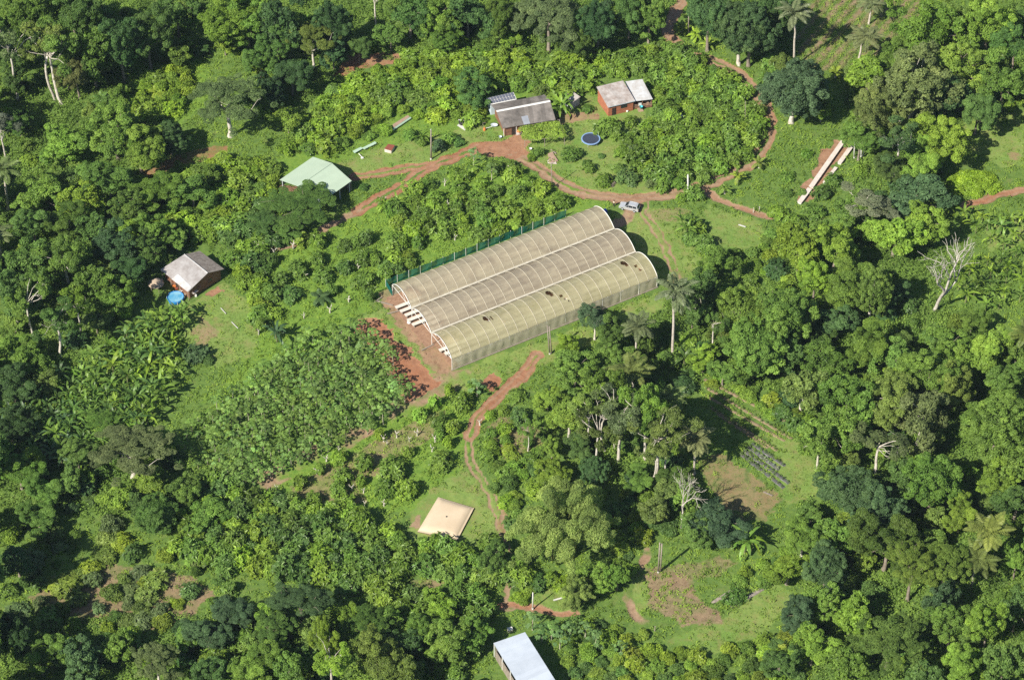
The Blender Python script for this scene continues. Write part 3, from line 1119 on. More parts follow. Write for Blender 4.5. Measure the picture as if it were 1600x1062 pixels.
# ------------------------------------------------------------------ planting plan
C = {
    'bright': (0.205, 0.325, 0.042), 'mid': (0.150, 0.256, 0.042), 'deep': (0.110, 0.200, 0.044), 'dark': (0.068, 0.138, 0.042),
    'blue': (0.086, 0.158, 0.060), 'olive': (0.165, 0.240, 0.050), 'grey': (0.140, 0.204, 0.074), 'yellow': (0.235, 0.325, 0.038),
    'brown': (0.140, 0.185, 0.060), 'lime': (0.225, 0.345, 0.038), 'ashen': (0.20, 0.235, 0.135),
}
PARTS = {}
CNAME = {'bright': 'bright green', 'mid': 'mid green', 'deep': 'deep green', 'dark': 'dark green', 'blue': 'bluish green', 'olive': 'olive green', 'grey': 'greyish green',
         'yellow': 'yellowish green', 'brown': 'brownish green', 'lime': 'lime green', 'ashen': 'ash grey'}
BARK = {'grey': (0.30, 0.26, 0.21), 'white': (0.66, 0.62, 0.54), 'brown': (0.20, 0.15, 0.11), 'palm': (0.62, 0.57, 0.50), 'green': (0.20, 0.23, 0.10), 'pale': (0.46, 0.45, 0.33)}

LABEL_JOBS = []
LANDMARKS = {
    'pale green shed': (492, 277), 'solar panels': (783, 154), 'red walled house': (972, 150), 'rusty roofed hut': (300, 425),
    'blue pool': (275, 466), 'trampoline': (923, 220), 'silver car': (984, 326), 'beige tank': (697, 808), 'white metal barn': (818, 1030),
    'papaya plot': (440, 630), 'banana grove': (150, 600), 'bamboo thicket': (880, 815), 'vegetable beds': (1200, 735), 'white bench strips': (1290, 262),
    'bare white tree': (1465, 425), 'twin palms': (1530, 850), 'bright creeper mound': (1522, 288), 'white concrete post': (1075, 290), 'striped field': (1330, 60),
    'tan clearing': (1070, 935), 'brown slope': (190, 930), 'green net fence': (740, 390), 'leaning double pole': (857, 530), 'tall lone palm': (1050, 470),
    'double post': (1030, 870), 'top edge': (600, 2), 'tall white trunks': (85, 120), 'bottom edge': (480, 1060), 'greenhouse front': (800, 540),
    'house trellis': (818, 212), 'shaded red earth': (290, 240), 'felled orchard': (570, 720), 'pale leafless tree': (1070, 770),
}
LMX = {k: np.array(v, float) for k, v in LANDMARKS.items()}
ORD = 'first second third fourth fifth sixth seventh eighth ninth tenth eleventh twelfth thirteenth fourteenth fifteenth sixteenth seventeenth eighteenth nineteenth twentieth'.split()
ORD += ['twenty-' + w for w in 'first second third fourth fifth sixth seventh eighth ninth'.split()] + ['thirtieth'] + ['thirty-' + w for w in ORD[1:9]] + ['fortieth'] + ['forty-' + w for w in ORD[1:9]]


def job(o, desc, cat, group, px, py):
    o['category'] = cat
    o['group'] = group
    LABEL_JOBS.append((o, desc, px, py))


def write_labels():
    bins = {}
    for o, desc, px, py in LABEL_JOBS:
        p = np.array([px, py])
        ks = sorted(LMX, key=lambda k: np.hypot(*(LMX[k] - p)))
        a = ks[0]
        v = p - LMX[a]
        v = v / (np.linalg.norm(v) + 1e-6)
        best = max((k for k in ks[1:14]), key=lambda k: float(v @ ((LMX[k] - LMX[a]) / np.linalg.norm(LMX[k] - LMX[a]))))
        bins.setdefault((desc, a, best), []).append((float(np.hypot(*(LMX[a] - p))), o))
    for (desc, a, b), rows in bins.items():
        rows.sort(key=lambda q: q[0])
        for i, (d, o) in enumerate(rows):
            o['label'] = f'{desc}, {ORD[min(i, len(ORD) - 1)]} from {a} towards {b}'


TREES = []      # (x, y, R, H) of all placed trees, for spacing
KW = {'broad': ('broadleaf_tree', 'broad crowned tree'), 'broad_large': ('broadleaf_tree', 'broad crowned tree'), 'young': ('young_tree', 'young tree'),
      'dense': ('dense_tree', 'dense domed tree'), 'umbrella': ('feathery_tree', 'feathery tree'), 'open': ('tall_tree', 'tall open tree')}
CHILD = {'palm': ('trunk', 'crown'), 'small_palm': ('trunk', 'crown'), 'banana': ('stem', 'foliage'), 'papaya': ('stem', 'crown'), 'bamboo': ('culm', 'crown')}


def jcol(c, r, amt=0.12):
    k = 1 + amt * r.normal()
    return (max(0.005, c[0] * k * (1 + 0.045 * r.normal())), max(0.005, c[1] * k), max(0.004, c[2] * k * (1 + 0.10 * r.normal())), 1.0)


def place(kind, x, y, R, H, colour, bark, r, z=0.0):
    """an Empty at the foot of the plant with its stem and crown below it"""
    protos = PROTO[kind]
    pr = protos[int(r.integers(len(protos)))]
    name = KW[kind][0] if kind in KW else {'palm': 'coconut_palm', 'small_palm': 'young_palm', 'banana': 'banana_plant', 'papaya': 'papaya_tree', 'bamboo': 'bamboo'}[kind]
    root = link(name, None)
    root.location = (x, y, z)
    root.rotation_euler = (0, 0, r.random() * 2 * PI)
    sx = R / pr[0]
    root.scale = (sx * (0.82 + 0.36 * r.random()), sx * (0.82 + 0.36 * r.random()), H / pr[1])
    a, b = CHILD.get(kind, ('trunk', 'crown'))
    t = link(a, pr[2])
    t.parent = root
    t.color = (*BARK[bark], 1)
    c = link(b, pr[3])
    c.parent = root
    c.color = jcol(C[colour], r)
    PARTS[root.name] = (t, c)
    return root


def tree(kind, cx, cy, rpx, H, colour, bark='grey', r=RNG, foot=None):
    if foot:            # foot of the trunk and middle of the crown both seen in the photograph
        x, y, _ = at(*foot)
    else:
        R0 = rpx / 7.2
        x, y, _ = at(cx, cy, max(1.0, H - R0 * 0.62))
    R = rpx / ppm(*proj(x, y, 0))
    k = 'broad_large' if kind == 'broad' and R > 6.3 else kind
    o = place(k, x, y, R, H, colour, bark, r)
    size = 'large' if R > 6.2 else ('small' if R < 3.6 else 'medium')
    p = proj(x, y, H * 0.6)
    job(o, f'{size} {CNAME[colour]} {KW[k][1]}', 'tree', KW[k][0].replace('_', ' ') + 's of the plantation woods', *p)
    TREES.append((x, y, R, H))
    return o


# kind, crown middle px, crown radius px, height m, colour, bark
T = [
    # upper left
    ('open', 18, 30, 36, 24, 'grey', 'white', (28, 157)), ('open', 62, 50, 38, 22, 'olive', 'white', (86, 155)), ('open', 92, 42, 36, 22, 'mid', 'white', (96, 162)),
    ('broad', 140, 62, 36, 17, 'mid', 'grey'), ('dense', 185, 48, 40, 18, 'dark', 'grey'), ('broad', 228, 38, 38, 16, 'deep', 'grey'), ('broad', 40, 8, 40, 18, 'mid', 'grey'),
    ('broad', 110, 10, 40, 17, 'deep', 'grey'), ('broad', 275, 12, 36, 14, 'deep', 'grey'), ('broad', 118, 108, 28, 11, 'brown', 'grey'), ('broad', 180, 205, 46, 12, 'mid', 'grey'), ('broad', 215, 228, 34, 11, 'bright', 'grey'),
    ('umbrella', 345, 118, 62, 14, 'grey', 'white', (360, 213)), ('broad', 345, 20, 40, 13, 'bright', 'white'), ('broad', 385, 28, 30, 11, 'mid', 'grey'),
    ('broad', 100, 225, 34, 8, 'mid', 'grey'), ('open', 6, 200, 28, 14, 'ashen', 'white', (10, 256)), ('broad', 60, 300, 32, 9, 'mid', 'grey'), ('broad', 130, 316, 34, 8, 'bright', 'grey'),
    ('broad', 170, 285, 36, 9, 'deep', 'grey'), ('broad', 20, 110, 24, 9, 'deep', 'grey'), ('dense', 265, 210, 26, 8, 'dark', 'grey'), ('broad', 240, 300, 34, 8, 'mid', 'grey'), ('young', 320, 270, 22, 5, 'mid', 'grey'),
    ('broad', 300, 300, 30, 7, 'deep', 'grey'), ('broad', 200, 320, 28, 8, 'deep', 'grey'), ('broad', 30, 190, 22, 6, 'deep', 'grey'),
    # upper middle
    ('umbrella', 486, 62, 40, 12, 'olive', 'white', (490, 108)), ('broad', 430, 20, 36, 15, 'dark', 'white'), ('broad', 425, 60, 26, 10, 'deep', 'grey'), ('dense', 520, 20, 34, 15, 'dark', 'grey'),
    ('open', 577, 8, 24, 17, 'mid', 'white', (588, 55)), ('broad', 640, 12, 32, 12, 'deep', 'grey'), ('broad', 685, 25, 30, 10, 'mid', 'grey'), ('broad', 730, 12, 34, 12, 'dark', 'grey'), ('broad', 780, 15, 30, 12, 'mid', 'grey'),
    ('broad', 455, 115, 32, 9, 'dark', 'grey'), ('broad', 420, 140, 28, 8, 'dark', 'grey'), ('broad', 520, 75, 24, 8, 'dark', 'grey'), ('broad', 405, 90, 24, 8, 'deep', 'grey'),
    ('broad', 610, 55, 28, 7, 'mid', 'grey'), ('broad', 560, 70, 22, 7, 'deep', 'grey'), ('broad', 735, 140, 36, 8, 'deep', 'grey'), ('umbrella', 858, 36, 68, 14, 'grey', 'grey'),
    ('dense', 935, 22, 34, 14, 'dark', 'grey'), ('broad', 985, 12, 30, 12, 'deep', 'grey'), ('broad', 1015, 20, 26, 11, 'mid', 'grey'), ('broad', 900, 62, 26, 9, 'deep', 'grey'),
    ('dense', 1128, 40, 42, 17, 'blue', 'white', (1154, 102)), ('dense', 1175, 30, 38, 17, 'blue', 'grey'), ('dense', 1110, 5, 36, 17, 'dark', 'grey'), ('dense', 1205, 5, 34, 16, 'dark', 'grey'), ('broad', 690, 55, 26, 7, 'mid', 'grey'),
    ('umbrella', 468, 340, 60, 6.5, 'deep', 'grey'), ('umbrella', 415, 352, 34, 6, 'deep', 'grey'),
    # upper right
    ('dense', 1228, 88, 52, 16, 'blue', 'white', (1236, 192)), ('young', 1293, 152, 18, 6, 'bright', 'white', (1282, 190)), ('broad', 1358, 108, 36, 11, 'bright', 'grey'), ('broad', 1395, 88, 28, 10, 'mid', 'grey'),
    ('broad', 1430, 122, 56, 17, 'brown', 'white'), ('broad', 1372, 168, 44, 14, 'brown', 'white'), ('open', 1425, 185, 40, 16, 'dark', 'white', (1396, 276)),
    ('broad', 1452, 42, 52, 15, 'mid', 'grey'), ('broad', 1545, 36, 56, 16, 'bright', 'grey'), ('broad', 1500, 100, 44, 14, 'bright', 'grey'), ('broad', 1572, 118, 42, 14, 'mid', 'grey'), ('broad', 1500, 20, 40, 15, 'mid', 'grey'),
    ('broad', 1468, 208, 42, 12, 'bright', 'grey'), ('broad', 1440, 250, 36, 10, 'bright', 'grey'), ('broad', 1345, 215, 26, 9, 'mid', 'grey'), ('open', 1352, 312, 42, 9, 'ashen', 'white', (1350, 350)),
    ('broad', 1430, 306, 42, 8, 'blue', 'grey'), ('broad', 1395, 258, 26, 7, 'deep', 'grey'), ('broad', 1325, 330, 28, 7, 'mid', 'grey'), ('broad', 1530, 165, 30, 11, 'deep', 'grey'), ('broad', 1590, 60, 30, 14, 'deep', 'grey'),
    ('broad', 1300, 20, 1, 1, 'mid', 'grey') if False else ('broad', 1480, 150, 36, 12, 'dark', 'grey'),
    # right middle
    ('broad', 1250, 392, 42, 10, 'bright', 'grey'), ('broad', 1305, 388, 40, 11, 'bright', 'grey'), ('broad', 1332, 440, 44, 12, 'mid', 'grey'), ('broad', 1275, 430, 36, 12, 'bright', 'grey'), ('dense', 1370, 425, 30, 15, 'olive', 'white', (1357, 504)),
    ('broad', 1400, 362, 36, 10, 'bright', 'grey'), ('broad', 1446, 345, 36, 10, 'bright', 'grey'), ('dense', 1222, 480, 46, 15, 'mid', 'grey'), ('dense', 1160, 478, 42, 14, 'mid', 'grey'), ('dense', 1182, 540, 52, 13, 'mid', 'grey'),
    ('broad', 1285, 560, 32, 9, 'mid', 'grey'), ('broad', 1360, 540, 36, 10, 'mid', 'grey'), ('broad', 1325, 610, 42, 12, 'mid', 'grey'), ('broad', 1255, 600, 36, 11, 'olive', 'white'),
    ('broad', 1400, 560, 32, 9, 'mid', 'grey'), ('broad', 1405, 622, 40, 12, 'olive', 'white'), ('broad', 1450, 585, 42, 12, 'mid', 'grey'), ('broad', 1482, 545, 34, 7, 'mid', 'grey'), ('broad', 1545, 545, 40, 10, 'bright', 'grey'),
    ('broad', 1580, 592, 34, 10, 'mid', 'grey'), ('broad', 1300, 662, 42, 12, 'mid', 'white'), ('open', 1375, 690, 40, 13, 'grey', 'white'), ('broad', 1440, 648, 42, 12, 'brown', 'white'), ('broad', 1345, 650, 34, 11, 'mid', 'grey'),
    ('broad', 1280, 690, 34, 11, 'mid', 'white'), ('dense', 1562, 655, 56, 14, 'mid', 'grey'), ('broad', 1230, 545, 28, 9, 'deep', 'grey'), ('broad', 1310, 500, 28, 8, 'dark', 'grey'),
    ('broad', 1490, 600, 34, 10, 'olive', 'grey'), ('broad', 1520, 500, 26, 6, 'mid', 'grey'), ('broad', 1400, 460, 24, 7, 'dark', 'grey'), ('broad', 1590, 545, 26, 8, 'mid', 'grey'),
    # lower right
    ('dense', 1330, 762, 46, 13, 'blue', 'grey'), ('dense', 1372, 790, 40, 12, 'blue', 'grey'), ('dense', 1458, 742, 40, 14, 'mid', 'grey'), ('broad', 1503, 798, 26, 9, 'bright', 'grey'), ('broad', 1388, 842, 48, 13, 'olive', 'grey'),
    ('umbrella', 1425, 890, 62, 14, 'olive', 'grey'), ('umbrella', 1478, 880, 44, 13, 'olive', 'grey'), ('dense', 1292, 880, 36, 11, 'blue', 'grey'), ('broad', 1255, 842, 34, 8, 'bright', 'white'), ('broad', 1232, 890, 34, 7, 'bright', 'grey'),
    ('broad', 1545, 968, 32, 13, 'bright', 'grey'), ('broad', 1486, 970, 32, 11, 'mid', 'grey'), ('umbrella', 1388, 1012, 58, 12, 'deep', 'grey'), ('broad', 1505, 1030, 36, 11, 'bright', 'grey'), ('broad', 1570, 1030, 36, 12, 'deep', 'grey'),
    ('broad', 1255, 960, 30, 8, 'blue', 'grey'), ('broad', 1290, 940, 30, 8, 'mid', 'grey'), ('broad', 1270, 1010, 36, 8, 'bright', 'grey'), ('broad', 1330, 960, 34, 9, 'bright', 'grey'), ('broad', 1320, 1030, 34, 9, 'mid', 'grey'),
    ('broad', 1220, 1030, 30, 7, 'deep', 'grey'), ('broad', 1580, 720, 38, 10, 'mid', 'grey'), ('broad', 1590, 780, 36, 9, 'deep', 'grey'), ('broad', 1412, 740, 34, 10, 'deep', 'grey'), ('broad', 1300, 830, 32, 9, 'mid', 'grey'),
    ('broad', 1560, 750, 30, 8, 'bright', 'grey'), ('broad', 1475, 930, 34, 10, 'blue', 'grey'), ('broad', 1590, 870, 30, 9, 'mid', 'grey'), ('broad', 1592, 940, 32, 11, 'deep', 'grey'), ('broad', 1440, 1050, 34, 9, 'deep', 'grey'),
    # middle, below the greenhouse
    ('broad', 1090, 442, 32, 11, 'deep', 'white'), ('broad', 1120, 410, 28, 7, 'mid', 'grey'), ('open', 1115, 470, 26, 12, 'deep', 'white', (1112, 548)), ('broad', 930, 498, 24, 8, 'blue', 'white'), ('broad', 948, 512, 24, 8, 'mid', 'grey'),
    ('broad', 900, 580, 36, 9, 'mid', 'grey'), ('broad', 940, 608, 42, 15, 'mid', 'grey'), ('open', 984, 628, 46, 19, 'grey', 'white', (966, 722)), ('broad', 890, 648, 38, 10, 'mid', 'white'), ('broad', 905, 700, 26, 5, 'deep', 'grey'), ('open', 916, 640, 28, 15, 'olive', 'white', (916, 703)), ('open', 1018, 690, 24, 13, 'olive', 'white', (1018, 756)), ('open', 1037, 682, 24, 13, 'mid', 'white', (1038, 750)), ('open', 825, 655, 18, 9, 'mid', 'white', (825, 704)), ('open', 938, 650, 26, 16, 'grey', 'white', (945, 706)),
    ('open', 935, 660, 34, 15, 'olive', 'white'), ('open', 1030, 664, 42, 19, 'olive', 'white'), ('broad', 856, 622, 20, 5, 'bright', 'grey'), ('broad', 848, 660, 18, 4, 'mid', 'grey'), ('broad', 862, 700, 20, 5, 'bright', 'grey'),
    ('broad', 880, 545, 22, 5, 'bright', 'grey'), ('broad', 1012, 628, 44, 20, 'mid', 'white'), ('broad', 1000, 570, 22, 5, 'mid', 'grey'), ('broad', 960, 560, 26, 8, 'mid', 'grey'), ('broad', 1052, 745, 24, 4, 'deep', 'grey'),
    ('broad', 1000, 752, 22, 4, 'mid', 'grey'), ('dense', 930, 735, 26, 5, 'dark', 'grey'), ('broad', 865, 740, 28, 6, 'bright', 'grey'),
    ('broad', 1122, 828, 42, 7, 'blue', 'grey'), ('broad', 1085, 835, 32, 6, 'deep', 'grey'), ('broad', 1075, 775, 24, 6, 'mid', 'grey'), ('broad', 965, 900, 26, 6, 'mid', 'grey'), ('broad', 1100, 560, 26, 6, 'bright', 'grey'),
    ('broad', 1130, 580, 24, 6, 'mid', 'grey'), ('broad', 905, 920, 24, 6, 'olive', 'grey'), ('broad', 935, 905, 24, 5, 'bright', 'grey'),
    # left middle
    ('broad', 40, 400, 40, 12, 'deep', 'white'), ('broad', 100, 395, 40, 13, 'mid', 'white'), ('broad', 155, 440, 36, 11, 'mid', 'grey'), ('open', 60, 440, 36, 15, 'mid', 'white', (52, 522)), ('open', 80, 470, 34, 15, 'deep', 'white', (95, 558)),
    ('open', 130, 440, 30, 13, 'mid', 'white', (126, 526)), ('broad', 180, 380, 36, 10, 'dark', 'grey'), ('broad', 225, 390, 32, 8, 'deep', 'grey'), ('broad', 240, 360, 28, 8, 'mid', 'grey'), ('broad', 20, 460, 36, 11, 'deep', 'white'),
    ('broad', 30, 560, 34, 7, 'mid', 'grey'), ('broad', 150, 505, 22, 5, 'grey', 'grey'), ('broad', 20, 600, 34, 9, 'dark', 'grey'), ('broad', 180, 460, 30, 9, 'mid', 'grey'),
    ('broad', 275, 370, 26, 6, 'mid', 'grey'), ('broad', 100, 345, 32, 9, 'mid', 'grey'), ('broad', 50, 350, 30, 9, 'deep', 'grey'), ('broad', 150, 355, 30, 8, 'deep', 'grey'), ('broad', 15, 660, 28, 8, 'dark', 'grey'), ('broad', 200, 420, 30, 8, 'dark', 'grey'),
    # lower left
    ('umbrella', 205, 718, 68, 11, 'grey', 'white'), ('umbrella', 160, 665, 30, 5, 'deep', 'grey'), ('dense', 245, 802, 34, 8, 'deep', 'grey'), ('broad', 70, 770, 32, 7, 'mid', 'grey'), ('broad', 30, 740, 32, 7, 'mid', 'grey'),
    ('broad', 110, 750, 28, 7, 'deep', 'grey'), ('broad', 60, 810, 28, 6, 'deep', 'grey'), ('broad', 295, 770, 30, 6, 'mid', 'grey'), ('broad', 320, 805, 28, 5, 'mid', 'grey'), ('broad', 120, 710, 26, 7, 'mid', 'grey'),
    ('umbrella', 470, 945, 48, 10, 'blue', 'grey'), ('umbrella', 430, 985, 42, 9, 'deep', 'grey'), ('umbrella', 570, 985, 44, 9, 'deep', 'grey'), ('open', 515, 1025, 38, 13, 'bright', 'white'), ('broad', 505, 985, 24, 13, 'bright', 'white'),
    ('broad', 590, 1035, 44, 11, 'olive', 'grey'), ('broad', 640, 1050, 36, 10, 'olive', 'grey'), ('broad', 325, 1000, 34, 7, 'blue', 'grey'), ('umbrella', 245, 1035, 42, 10, 'grey', 'white'), ('broad', 400, 1040, 34, 9, 'mid', 'grey'),
    ('broad', 120, 1030, 36, 9, 'blue', 'grey'), ('broad', 60, 1020, 34, 9, 'mid', 'grey'), ('broad', 180, 1010, 30, 7, 'mid', 'grey'), ('broad', 20, 980, 32, 12, 'dark', 'grey'), ('broad', 25, 870, 30, 8, 'dark', 'grey'),
    ('broad', 330, 1045, 32, 8, 'deep', 'grey'), ('broad', 450, 1045, 30, 9, 'mid', 'grey'), ('broad', 700, 1000, 36, 8, 'mid', 'grey'), ('broad', 660, 985, 30, 8, 'mid', 'grey'), ('broad', 690, 950, 28, 6, 'bright', 'grey'),
    ('broad', 630, 1000, 28, 8, 'dark', 'grey'), ('broad', 730, 985, 24, 7, 'mid', 'grey'), ('broad', 360, 960, 28, 6, 'blue', 'grey'), ('broad', 770, 870, 24, 6, 'deep', 'grey'),
]
TR = np.random.default_rng(77)
for row in T:
    kind, cx, cy_, rp, H, colour, bark = row[:7]
    tree(kind, cx, cy_, rp, H, colour, bark, TR, row[7] if len(row) > 7 else None)

# trees just outside the picture that shade it and stand behind it
for cx, cy_, rp, H in [(-50, 850, 46, 22), (-35, 700, 40, 17), (-40, 560, 40, 12), (-35, 420, 40, 13), (-50, 960, 46, 21), (-50, 1050, 44, 20), (60, 1110, 40, 12), (-45, 300, 40, 12),
                       (-45, 150, 40, 15), (-40, 40, 40, 16), (200, 1110, 38, 10), (330, 1120, 38, 10), (470, 1110, 38, 10), (700, 1110, 38, 10), (1640, 100, 40, 14), (1640, 700, 40, 12), (1640, 860, 40, 11), (1640, 980, 40, 12)]:
    tree('broad', cx, cy_, rp, H, 'deep', 'grey', TR)

# --- palms: foot px, crown px
for fx, fy, cx, cyy, colour, desc in [
        (1051, 556, 1050, 452, 'grey', 'tall slim white trunked palm'), (992, 566, 986, 512, 'grey', 'ragged coconut palm'), (990, 632, 981, 572, 'olive', 'broad fronded coconut palm'),
        (1045, 690, 1030, 620, 'olive', 'small crowned coconut palm'), (1085, 740, 1074, 682, 'grey', 'grey fronded coconut palm'), (1240, 105, 1235, 18, 'grey', 'pale crowned coconut palm'),
        (1340, 101, 1341, 54, 'grey', 'white trunked coconut palm'), (1357, 38, 1360, 2, 'grey', 'field side coconut palm'), (1535, 890, 1528, 824, 'yellow', 'golden fronded coconut palm'), (1518, 918, 1530, 868, 'olive', 'lower coconut palm of two'),
        (1590, 575, 1586, 522, 'olive', 'wide crowned coconut palm'), (13, 328, 16, 262, 'olive', 'dark crowned coconut palm'), (3, 402, 4, 362, 'grey', 'thin trunked coconut palm')]:
    x, y, _ = at(fx, fy)
    s = ppm(fx, fy)
    lo, hi = 2.0, 40.0
    for _ in range(40):
        m = (lo + hi) / 2
        lo, hi = (m, hi) if proj(x, y, m)[1] > cyy else (lo, m)
    o = place('palm', x, y, 5.0, max(4.0, lo), colour, 'palm', TR)
    PARTS[o.name][1].color = jcol({'grey': (0.18, 0.215, 0.095), 'olive': (0.16, 0.215, 0.06), 'yellow': (0.205, 0.255, 0.062)}[colour], TR, 0.08)
    job(o, desc, 'palm', 'coconut palms', cx, cyy)
    TREES.append((x, y, 3.0, lo))
for fx, fy, colour in [(1066, 50, 'yellow'), (1087, 62, 'yellow'), (1106, 76, 'yellow'), (1305, 122, 'yellow'), (1152, 285, 'yellow'), (1186, 262, 'olive'), (1200, 160, 'olive'), (245, 150, 'yellow'), (228, 186, 'yellow'), (1132, 303, 'mid'),
                       (250, 905, 'olive'), (330, 885, 'olive'), (1118, 168, 'mid'), (1192, 128, 'mid'), (160, 160, 'deep'), (60, 128, 'deep'), (150, 50, 'deep'), (437, 525, 'blue'), (500, 470, 'blue')]:
    x, y, _ = at(fx, fy)
    o = place('small_palm', x, y, 1.9 + 0.8 * TR.random(), 2.2 + 1.2 * TR.random(), colour, 'palm', TR)
    job(o, f'low {CNAME[colour]} young palm', 'palm', 'young palms', fx, fy)
    TREES.append((x, y, 1.5, 2))

# --- bare trees
for fx, fy, cx, cyy, R, i in [(1458, 486, 1470, 375, 7.5, 0), (1064, 824, 1066, 738, 5.0, 1), (1326, 690, 1325, 650, 3.0, 2)][:2]:
    x, y, _ = at(fx, fy)
    H = 21.0 if i == 0 else 14.0
    o = link('bare_tree', None)
    o.location = (x, y, 0)
    pr = PROTO['bare'][i]
    o.scale = (R / pr[0], R / pr[0], H / pr[1])
    o.rotation_euler = (0, 0, 0.6 + i)
    t = link('trunk', pr[2])
    t.parent = o
    t.color = (0.56, 0.53, 0.47, 1)
    tag(o, ['tall leafless white tree with forked limbs against dark woods', 'pale dead tree with fine grey twigs beside the dark broad leaved tree'][i], 'tree', 'dead trees')
    TREES.append((x, y, 2.5, H))

# --- bamboo
x, y, _ = at(881, 866)
o = place('bamboo', x, y, 11.0, 18.5, 'olive', 'green', TR)
PARTS[o.name][1].color = (0.275, 0.365, 0.105, 1)
PARTS[o.name][0].color = (0.24, 0.27, 0.08, 1)
tag(o, 'big feathery clump of arching yellowish green bamboo', 'bamboo', 'bamboo')
TREES.append((x, y, 8.0, 12))
x, y, _ = at(897, 950)
o = place('bamboo', x, y, 3.4, 7.5, 'olive', 'green', TR)
PARTS[o.name][1].color = (0.275, 0.365, 0.105, 1)
tag(o, 'narrow upright bamboo clump below the big feathery thicket', 'bamboo', 'bamboo')
TREES.append((x, y, 3.0, 7))

# --- keep-out areas in pixels (buildings and furniture)
KEEP = [gw(p) for p in [
    [(604, 440), (930, 312), (1040, 445), (708, 590), (600, 470)], [(430, 250), (495, 235), (560, 280), (505, 320), (430, 300)], [(755, 140), (815, 138), (885, 175), (885, 205), (780, 215), (752, 180)],
    [(925, 120), (1010, 118), (1030, 165), (1020, 182), (945, 190)], [(245, 395), (315, 385), (360, 425), (330, 465), (290, 485), (255, 480), (230, 445)], [(640, 770), (745, 770), (750, 800), (715, 850), (640, 835)],
    [(765, 990), (830, 980), (880, 1075), (780, 1075)], [(963, 315), (1002, 315), (1005, 338), (963, 335)], [(905, 208), (942, 208), (942, 234), (905, 234)], [(1305, 214), (1335, 222), (1262, 320), (1240, 318)],
    [(545, 222), (592, 216), (596, 240), (550, 245)], [(608, 190), (640, 176), (650, 186), (612, 210)], [(598, 222), (620, 222), (620, 242), (598, 242)], [(1046, 168), (1072, 178), (1074, 196), (1050, 196)], [(710, 185), (735, 185), (740, 205), (712, 206)],
    [(1430, 462), (1480, 462), (1480, 505), (1430, 505)],
    [(1130, 690), (1240, 690), (1240, 770), (1150, 770)]]]


def free(x, y, rad=1.0, road=True, sparse=False):
    if any(bool(inside(np.array([x]), np.array([y]), k)[0]) for k in KEEP):
        return False
    j, i = gi(x, y)
    if road and RID[j, i] >= 0:
        return False
    return True


def fits(x, y, placed, sep):
    return all((x - a) ** 2 + (y - b) ** 2 > (sep * s) ** 2 for a, b, s in placed)


def scatter(polys, sep, n, r, fn, zc=1.5, avoid_trees=0.0, lawn_ok=False, bare_ok=False, start=None):
    placed = start if start is not None else []
    k = 0
    polys = [np.array(p, float) for p in polys]
    areas = [abs(sum(p[i - 1][0] * p[i][1] - p[i][0] * p[i - 1][1] for i in range(len(p)))) / 2 for p in polys]
    w = np.array(areas) / sum(areas)
    tries = 0
    while k < n and tries < 40 * n:
        tries += 1
        p = polys[int(r.choice(len(polys), p=w))]
        px, py = r.uniform(p[:, 0].min(), p[:, 0].max()), r.uniform(p[:, 1].min(), p[:, 1].max())
        if not inside(np.array([px]), np.array([py]), [tuple(q) for q in p])[0]:
            continue
        x, y, _ = at(px, py, zc)
        s = 0.8 + 0.4 * r.random()
        if not free(x, y):
            continue
        j, i = gi(x, y)
        if (not lawn_ok and LAWN[j, i] > 0.5) or (not bare_ok and BARE[j, i] > 0.45):
            continue
        if not fits(x, y, placed, sep * s):
            continue
        if avoid_trees and any((x - a) ** 2 + (y - b) ** 2 < (avoid_trees * R) ** 2 for a, b, R, H in TREES):
            continue
        placed.append((x, y, 1.0))
        fn(x, y, s, px, py)
        k += 1
    return placed


def bush(x, y, s, colour, name, desc, cat, group, r, kind='bush', R=2.2, H=3.0):
    pr = PROTO[kind][int(r.integers(len(PROTO[kind])))]
    o = link(name, pr[2])
    o.location = (x, y, 0)
    q = s * R / pr[0]
    o.scale = (q * (0.9 + 0.2 * r.random()), q * (0.9 + 0.2 * r.random()), s * H / pr[1] * (0.85 + 0.3 * r.random()))
    o.rotation_euler = (0.06 * r.normal(), 0.06 * r.normal(), r.random() * 2 * PI)
    o.color = jcol(C[colour], r, 0.10)
    job(o, f'{"big" if s * R > 2.3 else ("little" if s * R < 1.5 else "rounded")} {CNAME[colour]} {desc}', cat, group, *proj(x, y, 1.5))
    return o


def pick(r, *opts):
    return opts[int(r.integers(len(opts)))]


BR = np.random.default_rng(5)
# dense orchard inside the curve of the road
scatter([[(965, 95), (1040, 62), (1100, 92), (1150, 120), (1185, 170), (1190, 225), (1140, 262), (1080, 285), (1035, 292), (1000, 265), (960, 245), (985, 205), (1030, 190), (1030, 150), (1010, 118)]], 2.75, 125, BR,
        lambda x, y, s, px, py: bush(x, y, s, pick(BR, 'mid', 'mid', 'bright', 'mid'), 'fruit_bush', 'orchard bush', 'bush', 'orchard bushes inside the road bend', BR, 'bush', 2.05, 3.0))
ORCH = scatter([[(830, 110), (910, 70), (965, 95), (1000, 118), (925, 130), (900, 145), (880, 150), (830, 140)]], 2.8, 30, BR,
        lambda x, y, s, px, py: bush(x, y, s, pick(BR, 'bright', 'mid', 'bright'), 'fruit_bush', 'orchard bush', 'bush', 'orchard bushes behind the houses', BR, 'bush', 2.1, 3.0))
